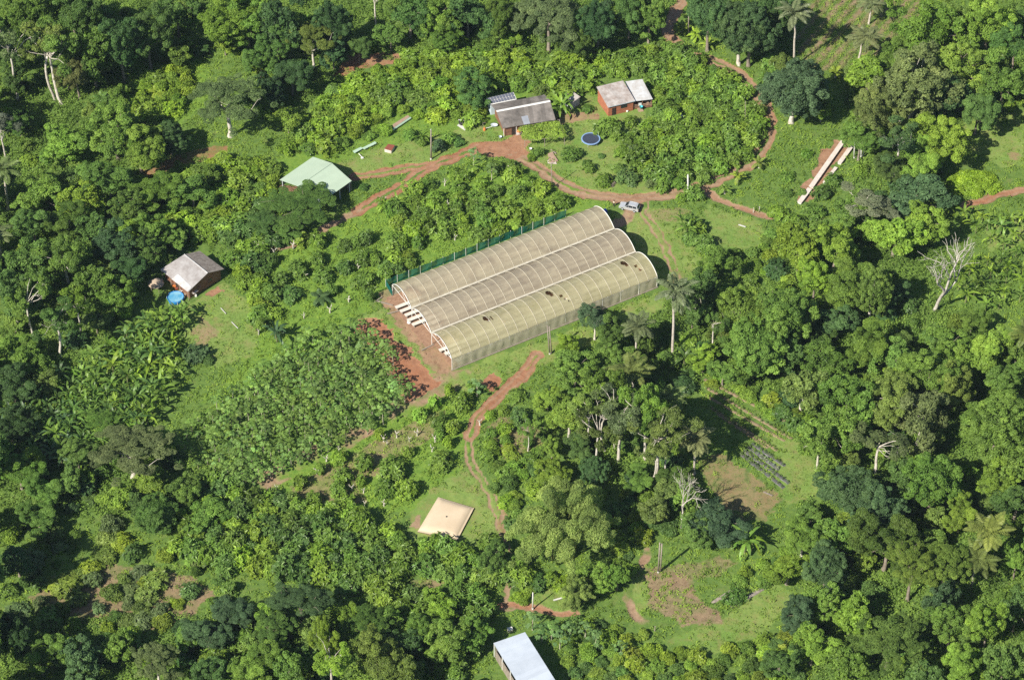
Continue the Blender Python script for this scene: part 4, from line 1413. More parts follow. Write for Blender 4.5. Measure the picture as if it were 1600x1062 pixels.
# thicket between the shed and the houses
scatter([[(440, 232), (520, 140), (600, 98), (690, 75), (830, 80), (840, 120), (770, 140), (745, 185), (640, 185), (560, 225), (500, 240)], [(200, 330), (280, 280), (350, 245), (440, 250), (430, 290), (400, 330), (330, 365), (250, 380)],
         [(190, 150), (290, 80), (300, 130), (250, 190), (215, 190)]], 2.9, 175, BR,
        lambda x, y, s, px, py: bush(x, y, s, pick(BR, 'bright', 'lime', 'mid', 'bright'), 'leafy_shrub', 'leafy shrub', 'shrub', 'leafy shrubs around the shed', BR, pick(BR, 'bush', 'shrub', 'bush'), 2.3, 2.9), avoid_trees=0.35)
# orchard between shed and greenhouse, as seen
for zx, zy, zr in [(200, 180, 55), (480, 225, 60), (700, 265, 50), (870, 210, 55), (480, 370, 70), (320, 440, 60), (530, 500, 75), (200, 530, 60), (20, 540, 60), (110, 650, 80), (270, 640, 70), (840, 360, 70), (700, 430, 55), (850, 530, 80),
                   (1080, 430, 85), (1100, 230, 70), (30, 800, 80), (40, 390, 60), (120, 380, 40), (350, 480, 50), (950, 380, 45), (600, 620, 35), (900, 660, 35), (20, 900, 40), (800, 240, 40)]:
    px, py = 400 + zx / 5.06, 330 + zy / 5.06
    x, y, _ = at(px, py, 1.4)
    bush(x, y, 1.0, pick(BR, 'mid', 'deep', 'mid'), 'orchard_bush', 'orchard bush', 'bush', 'orchard bushes above the papaya plot', BR, 'bush', zr / 5.06 / 7.2 * 1.12, 2.9)
for zx, zy, zr in [(400, 55, 70), (570, 60, 55), (690, 240, 50), (380, 330, 90), (260, 450, 55), (150, 510, 60), (880, 210, 60), (1110, 240, 70), (1190, 230, 60), (830, 60, 50), (1000, 60, 60), (250, 150, 35), (140, 130, 45), (630, 170, 45), (60, 60, 45),
                   (180, 640, 70), (310, 590, 50), (1250, 60, 45), (420, 450, 60), (80, 760, 60), (330, 660, 40)]:
    px, py = 590 + zx / 6.64, 310 + zy / 6.64
    x, y, _ = at(px, py, 1.4)
    if free(x, y):
        bush(x, y, 1.0, pick(BR, 'mid', 'bright', 'mid'), 'orchard_bush', 'orchard bush', 'bush', 'orchard bushes behind the net fence', BR, 'bush', max(1.3, zr / 6.64 / 7.0 * 1.25), 2.8)
scatter([[(605, 330), (660, 282), (745, 248), (800, 262), (860, 290), (900, 318), (870, 335), (760, 370), (700, 380), (640, 370)]], 3.0, 40, BR,
        lambda x, y, s, px, py: bush(x, y, s, pick(BR, 'mid', 'bright', 'mid'), 'orchard_bush', 'orchard bush', 'bush', 'orchard bushes behind the net fence', BR, 'bush', 1.9, 2.7))
scatter([[(355, 400), (420, 385), (400, 470), (440, 490), (400, 500), (385, 450)], [(410, 320), (480, 370), (430, 385), (370, 395), (340, 360)]], 3.0, 26, BR,
        lambda x, y, s, px, py: bush(x, y, s, pick(BR, 'mid', 'deep', 'bright'), 'orchard_bush', 'orchard bush', 'bush', 'orchard bushes by the rusty hut', BR, 'bush', 2.2, 3.0))
# felled orchard below the papayas
for zx, zy, zr in [(570, 680, 55), (750, 720, 75), (600, 800, 60), (570, 900, 60), (1130, 380, 60), (1420, 310, 80), (1230, 300, 45), (1270, 440, 70), (1360, 470, 55), (1270, 520, 50), (1330, 570, 40), (1280, 700, 85), (940, 760, 100), (900, 900, 80),
                   (1050, 900, 85), (1500, 190, 45), (1340, 215, 40), (300, 850, 50), (250, 960, 50), (130, 920, 35), (630, 990, 60), (400, 960, 60), (1050, 640, 40), (860, 520, 40), (440, 760, 35), (730, 830, 40)]:
    px, py = 400 + zx / 4.425, 560 + zy / 4.425
    x, y, _ = at(px, py, 1.5)
    bush(x, y, 1.0, pick(BR, 'mid', 'bright', 'mid'), 'orchard_bush', 'orchard bush', 'bush', 'orchard bushes of the felled plot', BR, 'bush', max(0.9, zr / 4.425 / 7.9 * 0.95), 2.0 + zr / 60)
scatter([[(765, 640), (800, 610), (850, 590), (870, 640), (850, 720), (800, 740), (760, 720)]], 3.0, 15, BR,
        lambda x, y, s, px, py: bush(x, y, s, pick(BR, 'mid', 'bright', 'deep'), 'orchard_bush', 'orchard bush', 'bush', 'orchard bushes beside the red track', BR, 'bush', 1.5, 2.1), avoid_trees=0.4)
# cocoa rows along the lower slope
scatter([[(268, 775), (330, 745), (400, 765), (470, 790), (560, 800), (640, 835), (700, 845), (790, 850), (830, 890), (800, 930), (770, 900), (690, 895), (640, 890), (600, 930), (480, 905), (400, 890), (330, 880), (270, 850)]], 3.1, 150, BR,
        lambda x, y, s, px, py: bush(x, y, s, pick(BR, 'mid', 'mid', 'bright', 'deep'), 'orchard_tree', 'orchard tree', 'tree', 'low orchard trees on the lower slope', BR, 'bush', 2.35, 3.7))
scatter([[(620, 940), (700, 915), (760, 930), (750, 1000), (720, 1062), (640, 1062)], [(330, 1000), (420, 935), (470, 1060), (330, 1062)]], 3.0, 40, BR,
        lambda x, y, s, px, py: bush(x, y, s, pick(BR, 'mid', 'mid', 'deep'), 'orchard_tree', 'orchard tree', 'tree', 'low orchard trees at the bottom edge', BR, 'bush', 2.3, 3.6), avoid_trees=0.45)
# brown slope
scatter([[(0, 850), (100, 800), (230, 830), (330, 880), (370, 920), (320, 960), (200, 990), (60, 985), (0, 960)]], 2.2, 58, BR,
        lambda x, y, s, px, py: bush(x, y, s, pick(BR, 'grey', 'olive', 'mid', 'yellow', 'deep'), 'slope_shrub', 'straggly shrub', 'shrub', 'straggly shrubs on the brown slope', BR, pick(BR, 'bush', 'shrub', 'shrub'), 1.1 + 1.5 * BR.random(), 1.4 + 1.5 * BR.random()), avoid_trees=0.3, bare_ok=True)
# house yard
for px, py, R, H, col in [(948, 196, 2.6, 4.2, 'mid'), (962, 205, 1.8, 3.2, 'mid'), (892, 240, 2.2, 2.4, 'mid'), (840, 238, 1.7, 2.4, 'mid'), (915, 252, 1.2, 1.5, 'deep'), (920, 262, 1.5, 1.9, 'mid'), (943, 281, 1.8, 2.3, 'mid'), (980, 275, 2.2, 3.0, 'deep'),
                           (990, 235, 1.8, 2.4, 'grey'), (918, 170, 1.3, 1.6, 'mid'), (1085, 302, 2.0, 2.8, 'mid'), (1065, 308, 1.3, 1.6, 'bright'), (830, 245, 1.3, 1.8, 'bright'), (940, 243, 0.8, 0.9, 'deep'), (985, 190, 1.5, 2.0, 'bright'),
                           (1020, 285, 1.6, 2.2, 'grey'), (965, 262, 1.4, 1.8, 'mid'), (700, 215, 1.8, 2.5, 'mid'), (660, 218, 1.8, 2.4, 'mid'), (640, 210, 1.5, 2.0, 'mid'), (685, 226, 1.6, 2.6, 'blue'), (715, 220, 1.6, 2.0, 'deep'), (568, 292, 1.0, 1.1, 'deep'),
                           (305, 552, 2.4, 2.2, 'blue'), (325, 560, 1.8, 1.6, 'deep'), (800, 258, 1.4, 1.8, 'mid'), (1090, 355, 2.2, 2.6, 'bright'), (1100, 380, 2.4, 3.0, 'mid'), (1080, 370, 1.8, 2.2, 'deep'), (1230, 275, 1.8, 1.6, 'mid'),
                           (1260, 240, 1.4, 1.3, 'mid'), (1215, 330, 2.2, 2.4, 'bright'), (1225, 300, 1.8, 1.8, 'mid'), (1240, 345, 2.2, 2.6, 'mid'), (1285, 300, 2.0, 2.2, 'deep'), (1270, 330, 2.2, 2.6, 'mid'), (1300, 280, 1.8, 2.2, 'mid'), (1255, 300, 1.2, 1.2, 'mid')]:
    x, y, _ = at(px, py, H * 0.5)
    bush(x, y, 1.0, col, 'garden_bush', 'garden bush', 'bush', 'bushes in the yards and clearings', BR, pick(BR, 'bush', 'bush', 'shrub'), R, H)
# lower right scrub
scatter([[(905, 960), (1000, 985), (1050, 1010), (1110, 1020), (1200, 990), (1250, 960), (1260, 1062), (900, 1062), (870, 1000)], [(835, 690), (870, 735), (960, 765), (1015, 775), (1020, 845), (985, 900), (955, 890), (965, 780), (820, 760), (800, 720)], [(765, 700), (800, 690), (815, 800), (800, 840), (775, 790)], [(800, 900), (900, 900), (900, 935), (810, 935)], [(1060, 590), (1110, 560), (1260, 640), (1270, 690), (1230, 660), (1150, 610)], [(1180, 370), (1240, 330), (1280, 370), (1200, 420), (1130, 400)],
         [(1130, 905), (1230, 850), (1215, 900), (1150, 930)]], 2.3, 150, BR,
        lambda x, y, s, px, py: bush(x, y, s, pick(BR, 'bright', 'mid', 'yellow', 'deep', 'bright'), 'leafy_shrub', 'scrub bush', 'shrub', 'scrub on the lower clearing', BR, pick(BR, 'shrub', 'shrub', 'bush'), 1.8, 2.0), avoid_trees=0.3)
# understorey of the woods
FOREST = [[(0, 0), (430, 0), (400, 90), (300, 75), (190, 150), (220, 240), (330, 250), (200, 330), (240, 380), (230, 450), (130, 560), (0, 640)], [(400, 0), (1060, 0), (1000, 70), (840, 90), (690, 70), (560, 110), (430, 200), (380, 180)],
          [(1120, 0), (1250, 0), (1240, 150), (1190, 110)], [(1330, 110), (1420, 60), (1600, 0), (1600, 180), (1500, 200), (1440, 330), (1330, 340), (1330, 200)], [(1120, 420), (1280, 350), (1420, 330), (1500, 420), (1480, 480), (1600, 560), (1600, 1062), (1270, 1062), (1250, 800), (1260, 660), (1120, 580)],
          [(895, 570), (1030, 460), (1110, 450), (1120, 560), (1060, 640), (1060, 750), (1110, 830), (1020, 840), (960, 760), (900, 740)], [(0, 640), (120, 690), (260, 680), (330, 740), (250, 830), (100, 800), (0, 850)], [(0, 970), (330, 960), (470, 930), (620, 940), (640, 1062), (0, 1062)]]
UND = scatter(FOREST, 2.9, 285, BR,
        lambda x, y, s, px, py: bush(x, y, s, pick(BR, 'mid', 'bright', 'deep', 'mid', 'dark'), 'understorey_shrub', 'understorey shrub', 'shrub', 'shrubs under the woods', BR, pick(BR, 'shrub', 'bush', 'shrub'), 2.2, 2.6), avoid_trees=0.42)
# young trees filling gaps of the woods
scatter(FOREST, 4.2, 110, BR,
        lambda x, y, s, px, py: job(place('young', x, y, 2.6 * s, 5.5 * s, *(lambda c: (c, 'grey'))(pick(BR, 'mid', 'deep', 'bright', 'olive')), BR), 'slender young tree', 'tree', 'young trees in the woods', *proj(x, y, 4)), zc=4.0, avoid_trees=0.62, start=[])

# --- papaya plot in rows
PAP = [(262, 694), (330, 640), (415, 582), (475, 530), (560, 512), (600, 545), (648, 612), (648, 630), (570, 684), (480, 728), (395, 770), (345, 758), (290, 722)]
pw = gw(PAP)
u0 = np.array(at(560, 515)[:2])
ax = unit(np.array(at(648, 612)[:2]) - u0)
bx = np.array([-ax[1], ax[0]])
pr_ = np.random.default_rng(66)
npap = 0
for i in range(-30, 60):
    for j in range(-60, 60):
        q = u0 + ax * (1.0 + i * 1.95) + bx * (j * 2.15 + 0.6) + pr_.normal(size=2) * 0.22
        if not inside(np.array([q[0]]), np.array([q[1]]), pw)[0] or pr_.random() < 0.05:
            continue
        P_ = proj(q[0], q[1], 0)
        if npap >= 288:
            continue
        npap += 1
        s = 0.85 + 0.3 * pr_.random() - (0.25 if P_[0] < 330 else 0)
        o = place('papaya', q[0], q[1], 1.45 * s, 3.2 * s * (0.85 + 0.3 * pr_.random()), 'papaya' if 'papaya' in C else 'mid', 'pale', pr_)
        PARTS[o.name][1].color = jcol((0.165, 0.275, 0.060), pr_, 0.13)
        tag(o, 'papaya tree with pale stem and lobed leaves in the dense square plot', 'papaya tree', 'papaya trees in the plot by the greenhouse')
for px, py in [(846, 990), (862, 985), (890, 985), (914, 985), (832, 970), (970, 1015), (875, 1000), (930, 1000), (768, 268), (745, 606), (740, 245)]:
    x, y, _ = at(px, py, 2.5)
    o = place('papaya', x, y, 1.9, 4.2, 'mid', 'pale', pr_)
    PARTS[o.name][1].color = jcol((0.15, 0.26, 0.08), pr_, 0.10)
    job(o, 'papaya tree with bare pale stem', 'papaya tree', 'papaya trees standing apart', px, py)

# --- bananas
def banana(x, y, s, colour, group, px, py, desc='banana plant'):
    o = place('banana', x, y, 2.3 * s, 3.6 * s, colour, 'green', BR)
    job(o, f'{CNAME[colour]} {desc}', 'banana plant', group, px, py)
    return o


scatter([[(0, 640), (60, 590), (130, 560), (170, 530), (215, 500), (290, 480), (300, 490), (265, 560), (280, 570), (240, 650), (180, 690), (120, 720), (0, 710)]], 1.95, 165, BR,
        lambda x, y, s, px, py: banana(x, y, s * 1.05, pick(BR, 'mid', 'bright', 'deep', 'mid') if px > 110 else pick(BR, 'blue', 'deep', 'mid'), 'bananas of the grove', px, py), zc=2.4)
scatter([[(1500, 330), (1600, 330), (1600, 480), (1510, 470), (1490, 420), (1540, 390)], [(1480, 320), (1530, 330), (1500, 350)]], 3.0, 34, BR,
        lambda x, y, s, px, py: banana(x, y, s * 0.95, pick(BR, 'bright', 'mid', 'lime'), 'bananas by the bare tree', px, py), zc=2.2, lawn_ok=True)
for px, py, s, c in [(871, 160, 1.35, 'mid'), (877, 167, 1.4, 'bright'), (882, 163, 1.25, 'mid'), (874, 173, 1.2, 'mid'), (1165, 848, 1.45, 'mid'), (1176, 845, 1.3, 'bright'), (1065, 348, 1.1, 'mid'), (1074, 360, 1.1, 'mid'), (1082, 352, 0.9, 'deep'), (1070, 558, 1.2, 'deep'),
                      (1090, 555, 1.1, 'mid'), (790, 28, 1.3, 'deep'), (770, 35, 1.2, 'deep'), (685, 35, 1.1, 'mid'), (660, 215, 1.0, 'mid'), (620, 318, 1.0, 'bright'), (600, 322, 0.9, 'bright'), (738, 262, 0.8, 'bright'), (640, 300, 0.8, 'mid'), (432, 520, 1.3, 'blue'), (852, 110, 1.1, 'bright')]:
    x, y, _ = at(px, py, 2.0 * s)
    banana(x, y, s, c, 'bananas scattered over the farm', px, py)

# --- white stumps
for px, py in [(510, 722), (495, 740), (465, 757), (432, 765), (420, 770), (600, 690), (605, 695), (620, 683), (600, 790), (568, 770), (550, 765), (530, 705), (750, 664), (793, 672), (675, 705), (680, 690), (620, 340), (700, 322), (711, 375), (560, 420), (459, 388), (429, 398), (403, 388),
               (478, 435), (516, 488), (475, 497), (405, 522), (602, 318), (695, 290), (720, 300), (500, 905), (498, 912), (550, 922), (600, 938), (725, 900), (538, 870), (570, 790), (640, 690), (652, 680), (797, 265), (545, 472), (960, 700), (786, 700), (1190, 715 - 715 + 150)][:42]:
    x, y, _ = at(px, py)
    pr = PROTO['stump'][int(BR.integers(4))]
    o = link('tree_stump', pr[2])
    o.location = (x, y, 0)
    s = 0.75 + 0.5 * BR.random()
    o.scale = (s, s, s)
    o.rotation_euler = (0, 0, BR.random() * 6.28)
    job(o, 'white forked stump', 'stump', 'white stumps of the old orchard', px, py)

# --- creeper mound on the right
mm = at(1520, 288)
rr = np.random.default_rng(88)
cl = [(np.array([5.6 * math.sqrt(q) * math.cos(a), 3.7 * math.sqrt(q) * math.sin(a), 0.9 * (1 - q)]), (1.3, 1.3, 0.9), float(np.clip(0.5 + 0.12 * rr.normal(), 0, 1))) for q, a in zip(rr.random(46), rr.random(46) * 6.28)]
v, q, t = clump_foliage(cl, 0.4, 1.6, rr, 0.6, 0.5, 0.45)
o = link('creeper_mound', mesh_np('creeper_mound', v, q, mats=[M_WAXY], tint=t))
o.location = mm
o.color = (0.23, 0.36, 0.030, 1)
tag(o, 'broad low mound of lime green creeper leaves beside the red track', 'creeper', 'creeper')

# --- the woods that go on beyond the edges of the picture, as one mass
wr = np.random.default_rng(2024)
wv, wq, wt, nb = [], [], [], 0
wdone = []
for _ in range(2600):
    px, py = wr.uniform(-420, 2020), wr.uniform(-260, 1420)
    if -50 < px < 1650 and -40 < py < 1160:
        continue
    if 1220 < px < 1500 and py < 0 or 740 < px < 1010 and py > 900:
        continue
    x, y, _ = at(px, py)
    R, H = 3.8 + 2.6 * wr.random(), 9.0 + 6.0 * wr.random()
    if any((x - a) ** 2 + (y - b) ** 2 < (0.85 * (R + c)) ** 2 for a, b, c in wdone):
        continue
    wdone.append((x, y, R))
    cl = crown_clumps('broad', R, H, wr)
    cl = [(c, rad, t_) for c, rad, t_ in cl if wr.random() < 0.8]
    lt = 0.2 * wr.normal()
    v, q, t = clump_foliage(cl, 0.95, 0.9, wr, 0.6, 0.42, 0.36)
    v[:, 0] += x
    v[:, 1] += y
    tk = tube_np([(x, y, -0.3), (x, y, H * 0.6)], [0.35, 0.2], 5)
    wv += [v, tk[0]]
    wq += [q + nb, tk[1] + nb + len(v)]
    nb += len(v) + len(tk[0])
    wt += [np.clip(t + lt, 0, 1), np.full(len(tk[1]), 0.2)]
o = link('woods', mesh_np('woods', np.concatenate(wv), np.concatenate(wq), mats=[M_LEAF], tint=np.concatenate(wt)))
o.color = (0.120, 0.215, 0.042, 1)
tag(o, kind='stuff')
print('WOODS', len(wdone), nb)
# ------------------------------------------------------------------ ground cover (what nobody could count)
GR = np.random.default_rng(21)
VIEWQ = gw([(-60, -30), (1660, -30), (1640, 1100), (-40, 1100)])


def gpoints(n, r):
    out = []
    xs, ys = zip(*VIEWQ)
    x = r.uniform(min(xs), max(xs), n)
    y = r.uniform(min(ys), max(ys), n)
    m = inside(x, y, VIEWQ)
    x, y = x[m], y[m]
    for k in KEEP[:10] + KEEP[11:15]:
        m = ~inside(x, y, k)
        x, y = x[m], y[m]
    j, i = gi(x, y)
    return x, y, BARE[j, i], LIT[j, i], LAWN[j, i], CRP[j, i], RID[j, i]


FORW = [gw(p) for p in FOREST]


def tufts(x, y, per, rad, h, leaf, asp, r, tint, upw=0.6, jit=0.5):
    """little domes of leaves at the given points"""
    n = len(x)
    c = np.repeat(np.stack([x, y, np.zeros(n)], -1), per, 0)
    hh = np.repeat(h, per)[:, None]
    rr_ = np.repeat(rad, per)[:, None]
    d = unit(r.normal(size=(n * per, 3)))
    d[:, 2] = np.abs(d[:, 2])
    p = c + d * np.concatenate([rr_, rr_, hh], 1) * (0.7 + 0.3 * r.random((n * per, 1)))
    nn = unit(d * 0.7 + np.array([0, 0, upw]) + r.normal(size=d.shape) * jit)
    L = leaf * (0.7 + 0.6 * r.random(n * per))
    v, q = leaf_quads(p, nn, r.normal(size=d.shape) - np.array([0, 0, 0.4]), L, L * asp)
    t = np.clip(np.repeat(tint, per) + 0.12 * r.normal(size=n * per), 0, 1)
    return v, q, t


def in_forest(x, y):
    f = np.zeros(len(x), bool)
    for p in FORW:
        f |= inside(x, y, p)
    return f


def patchy(x, y, seed):
    return np.clip(0.5 + 1.1 * (fbm(x, y, 0.22, seed, 3) - 0.5) + 0.5 * (fbm(x, y, 0.9, seed + 7, 2) - 0.5), 0, 1)


x, y, ba, li, la, cr, rid = gpoints(95000, GR)
ff = in_forest(x, y)
m = (ba < 0.35) & ((la < 0.5) | ((GR.random(len(x)) < 0.4) & (fbm(x, y, 0.25, 67, 3) > 0.46))) & ~ff & (GR.random(len(x)) < (1 - 0.55 * li)) & (rid < 0) & (fbm(x, y, 0.35, 61, 2) > 0.30)
wx, wy = x[m], y[m]
h = 0.22 + 0.95 * fbm(wx, wy, 0.4, 71, 2) ** 1.6
v, q, t = tufts(wx, wy, 9, 0.36 + 0.25 * GR.random(len(wx)), h, 0.30, 0.6, GR, patchy(wx, wy, 51))
o = link('weeds', mesh_np('weeds', v, q, mats=[M_LEAF], tint=t))
o.color = (0.195, 0.305, 0.040, 1)
tag(o, kind='stuff')
m = (ba < 0.5) & ff & (la < 0.5) & (rid < 0)
wx, wy = x[m], y[m]
h = 0.4 + 1.9 * fbm(wx, wy, 0.3, 73, 2) ** 1.4
v, q, t = tufts(wx, wy, 14, 0.5 + 0.45 * GR.random(len(wx)), h, 0.40, 0.6, GR, patchy(wx, wy, 53))
o = link('undergrowth', mesh_np('undergrowth', v, q, mats=[M_LEAF], tint=t))
o.color = (0.150, 0.250, 0.042, 1)
tag(o, kind='stuff')
# lawn tufts and dry blades
x, y, ba, li, la, cr, rid = gpoints(190000, GR)
m = ((la > 0.5) | (GR.random(len(x)) < 0.25)) & (ba < 0.45) & (li < 0.5) & (fbm(x, y, 0.3, 83, 3) > 0.36)
wx, wy = x[m], y[m]
v, q, t = tufts(wx, wy, 4, 0.16 + 0.15 * GR.random(len(wx)), 0.10 + 0.14 * GR.random(len(wx)), 0.22, 0.4, GR, patchy(wx, wy, 57), 1.2, 0.4)
o = link('grass', mesh_np('grass', v, q, mats=[M_LEAF], tint=t))
o.color = (0.225, 0.315, 0.066, 1)
tag(o, kind='stuff')
# leaf litter: dry brown leaves on the bare slopes
x, y, ba, li, la, cr, rid = gpoints(90000, GR)
m = GR.random(len(x)) < li * 0.85
wx, wy = x[m], y[m]
v, q, t = tufts(wx, wy, 4, 0.3 + 0.2 * GR.random(len(wx)), 0.08 + 0.22 * GR.random(len(wx)), 0.22, 0.4, GR, patchy(wx, wy, 59), 1.0, 0.5)
o = link('litter', mesh_np('litter', v, q, mats=[M_LEAF], tint=t))
o.color = (0.30, 0.21, 0.125, 1)
tag(o, kind='stuff')
# striped crop field at the top: rows of dry and green grass
fv, fq, ft = [], [], []
c0, c1 = np.array(at(1300, 100)[:2]), np.array(at(1400, -20)[:2])
dirv = unit(c1 - c0)
nrv = np.array([-dirv[1], dirv[0]])
X, Y, TT = [], [], []
for k in range(-30, 30):
    s = GR.uniform(-60, 90, 420)
    px_ = c0 + dirv * s[:, None] + nrv * (k * 2.6 + 0.30 * GR.normal(size=420))[:, None]
    mm_ = inside(px_[:, 0], px_[:, 1], CROPFIELD)
    X.append(px_[mm_, 0])
    Y.append(px_[mm_, 1])
    TT.append(np.clip(0.5 + 0.25 * math.sin(k * 2.3) + 0.2 * (fbm(px_[mm_, 0], px_[mm_, 1], 0.1, 5) - 0.5) * 2, 0, 1))
X, Y, TT = map(np.concatenate, (X, Y, TT))
v, q, t = tufts(X, Y, 7, np.full(len(X), 0.42), 0.35 + 0.3 * GR.random(len(X)), 0.42, 0.3, GR, TT, 0.9, 0.4)
o = link('crop_rows', mesh_np('crop_rows', v, q, mats=[M_LEAF], tint=t))
o.color = (0.25, 0.27, 0.10, 1)
tag(o, kind='stuff')

# ------------------------------------------------------------------ materials for built things
M_ZINC_GREEN = plain('pale_green_roof_sheet', (0.44, 0.54, 0.41), (0.40, 0.50, 0.38), 0.35, 0.5, 0.4, stripe=((0.66, -0.75, 0), 0.9, 0.03))
M_ZINC_WHITE = plain('whitened_roof_sheet', (0.47, 0.52, 0.59), (0.40, 0.45, 0.52), 0.4, 0.45, 0.5, stripe=((0.42, -0.9, 0), 0.85, 0.07))
M_FIBRE = plain('weathered_grey_roof', (0.23, 0.205, 0.185), (0.105, 0.095, 0.085), 0.5, 0.85, detail=6, stripe=((1, 0.12, 0), 0.95, 0.20))
M_RUST_ROOF = plain('rust_streaked_roof', (0.46, 0.43, 0.41), (0.27, 0.215, 0.185), 0.8, 0.7, detail=6, stripe=((0.8, 0.55, 0), 0.8, 0.10))
M_HUT_ROOF = plain('greyed_roof_sheet', (0.40, 0.385, 0.38), (0.27, 0.245, 0.235), 0.8, 0.7, detail=6, stripe=((0.8, 0.55, 0), 0.8, 0.08))
M_GALV = plain('galvanised_sheet', (0.56, 0.58, 0.60), (0.42, 0.39, 0.36), 0.7, 0.55, detail=6, stripe=((1.0, 0.2, 0), 0.85, 0.10))
M_DARK_ROOF = plain('dark_blotched_roof', (0.33, 0.29, 0.25), (0.17, 0.14, 0.12), 1.4, 0.8, detail=7)  # darker brown blotched tone for the hut's back slope and a ridge bed
M_BRICK = plain('red_painted_boards', (0.42, 0.16, 0.085), (0.30, 0.105, 0.06), 1.2, 0.85, stripe=((0, 0, 1), 0.22, 0.12))
M_BOARD = plain('brown_board_wall', (0.26, 0.13, 0.075), (0.16, 0.08, 0.05), 1.5, 0.85, stripe=((0, 0, 1), 0.22, 0.15))
M_PALEBLUE = plain('pale_blue_wall', (0.55, 0.63, 0.68), (0.44, 0.52, 0.58), 1.0, 0.7)
M_WHITE = plain('white_painted_metal', (0.78, 0.77, 0.73), (0.66, 0.65, 0.61), 1.5, 0.5)
M_GUTTER = plain('dusty_gutter', (0.52, 0.49, 0.41), (0.42, 0.39, 0.32), 1.0, 0.6)
M_CREAM = plain('cream_hoop', (0.60, 0.555, 0.44), (0.52, 0.475, 0.37), 1.5, 0.6)
M_STEEL = plain('grey_steel_post', (0.50, 0.53, 0.55), (0.36, 0.38, 0.40), 2.0, 0.5)
M_DARKGLASS = plain('dark_window_glass', (0.02, 0.025, 0.03), (0.03, 0.035, 0.04), 2.0, 0.12, 0.5)
M_DARKIN = plain('dark_doorway_board', (0.05, 0.035, 0.028), (0.03, 0.022, 0.018), 2.0, 0.8)
M_WOODP = plain('grey_weathered_wood', (0.34, 0.29, 0.24), (0.20, 0.17, 0.14), 2.5, 0.9)
M_CONC = plain('pale_concrete', (0.62, 0.61, 0.57), (0.48, 0.47, 0.44), 1.5, 0.8)
M_TANK = plain('beige_coated_fabric', (0.62, 0.505, 0.355), (0.55, 0.435, 0.30), 0.25, 0.55, 0.3, detail=3)
M_BLACK = plain('black_rubber', (0.02, 0.02, 0.022), (0.03, 0.03, 0.033), 2.0, 0.7)
M_TRAMP = plain('dark_blue_jump_mat', (0.045, 0.055, 0.085), (0.035, 0.045, 0.07), 1.0, 0.7)
M_BLUEPAD = plain('blue_pad', (0.10, 0.20, 0.48), (0.08, 0.17, 0.42), 1.5, 0.5)
M_BLUE = plain('bright_blue_plastic', (0.012, 0.10, 0.62), (0.01, 0.08, 0.5), 1.0, 0.4)
M_POOLBLUE = plain('blue_pool_liner', (0.02, 0.20, 0.50), (0.018, 0.16, 0.42), 0.8, 0.4)
M_POOLWATER = plain('pool_water_painted_sky', (0.06, 0.30, 0.52), (0.26, 0.50, 0.62), 0.6, 0.06, 0.6)  # paler second tone paints the sky's reflection into the water colour
M_THATCH = plain('dry_thatch', (0.42, 0.34, 0.26), (0.28, 0.21, 0.15), 2.5, 0.95)
M_SILVER = plain('silver_car_paint', (0.56, 0.58, 0.61), (0.54, 0.56, 0.59), 0.5, 0.28, 0.5, 0.35)
M_SHEETG = plain('pale_green_sheet', (0.42, 0.56, 0.43), (0.34, 0.47, 0.36), 0.9, 0.5)
M_PINKBOARD = plain('pinkish_board', (0.42, 0.29, 0.21), (0.32, 0.22, 0.16), 1.2, 0.8)
M_SKIN = plain('skin', (0.22, 0.12, 0.075), (0.19, 0.10, 0.065), 4.0, 0.6)
M_SHIRT = plain('cream_shirt', (0.70, 0.58, 0.45), (0.62, 0.50, 0.38), 5.0, 0.9)
M_TROUSER = plain('dark_trousers', (0.05, 0.04, 0.045), (0.035, 0.03, 0.035), 5.0, 0.9)
M_TURQ = plain('turquoise_plastic', (0.03, 0.42, 0.50), (0.03, 0.36, 0.44), 2.0, 0.4)
M_ORANGE = plain('orange_plastic', (0.60, 0.20, 0.05), (0.52, 0.17, 0.05), 2.0, 0.5)
M_RED = plain('rust_red_metal', (0.28, 0.08, 0.05), (0.18, 0.06, 0.04), 2.0, 0.8)
M_MULCH = plain('dark_mulch_film', (0.085, 0.09, 0.10), (0.13, 0.12, 0.11), 2.5, 0.45)
M_SOIL = plain('red_soil_bed', (0.33, 0.205, 0.135), (0.22, 0.125, 0.08), 1.5, 0.95)
M_WEEDY = plain('weedy_earth', (0.27, 0.20, 0.125), (0.17, 0.135, 0.075), 1.6, 0.95, detail=5)
M_BENCH = plain('white_bench_cover', (0.62, 0.60, 0.54), (0.50, 0.47, 0.41), 0.8, 0.7)
M_STRIP = plain('whitish_bench_slab', (0.66, 0.60, 0.54), (0.50, 0.42, 0.36), 0.9, 0.85, detail=6)


def solar_material():
    t = NT('solar_cell')
    o = t.obj()
    nz = t.noise(1.0, 2, 0.5, o)
    c = t.mix(t.ramp(nz, 0.35, 0.65), (0.115, 0.125, 0.165), (0.135, 0.145, 0.185))
    return t.done(t.bsdf(c, 0.3, 0.4))


M_SOLAR = solar_material()


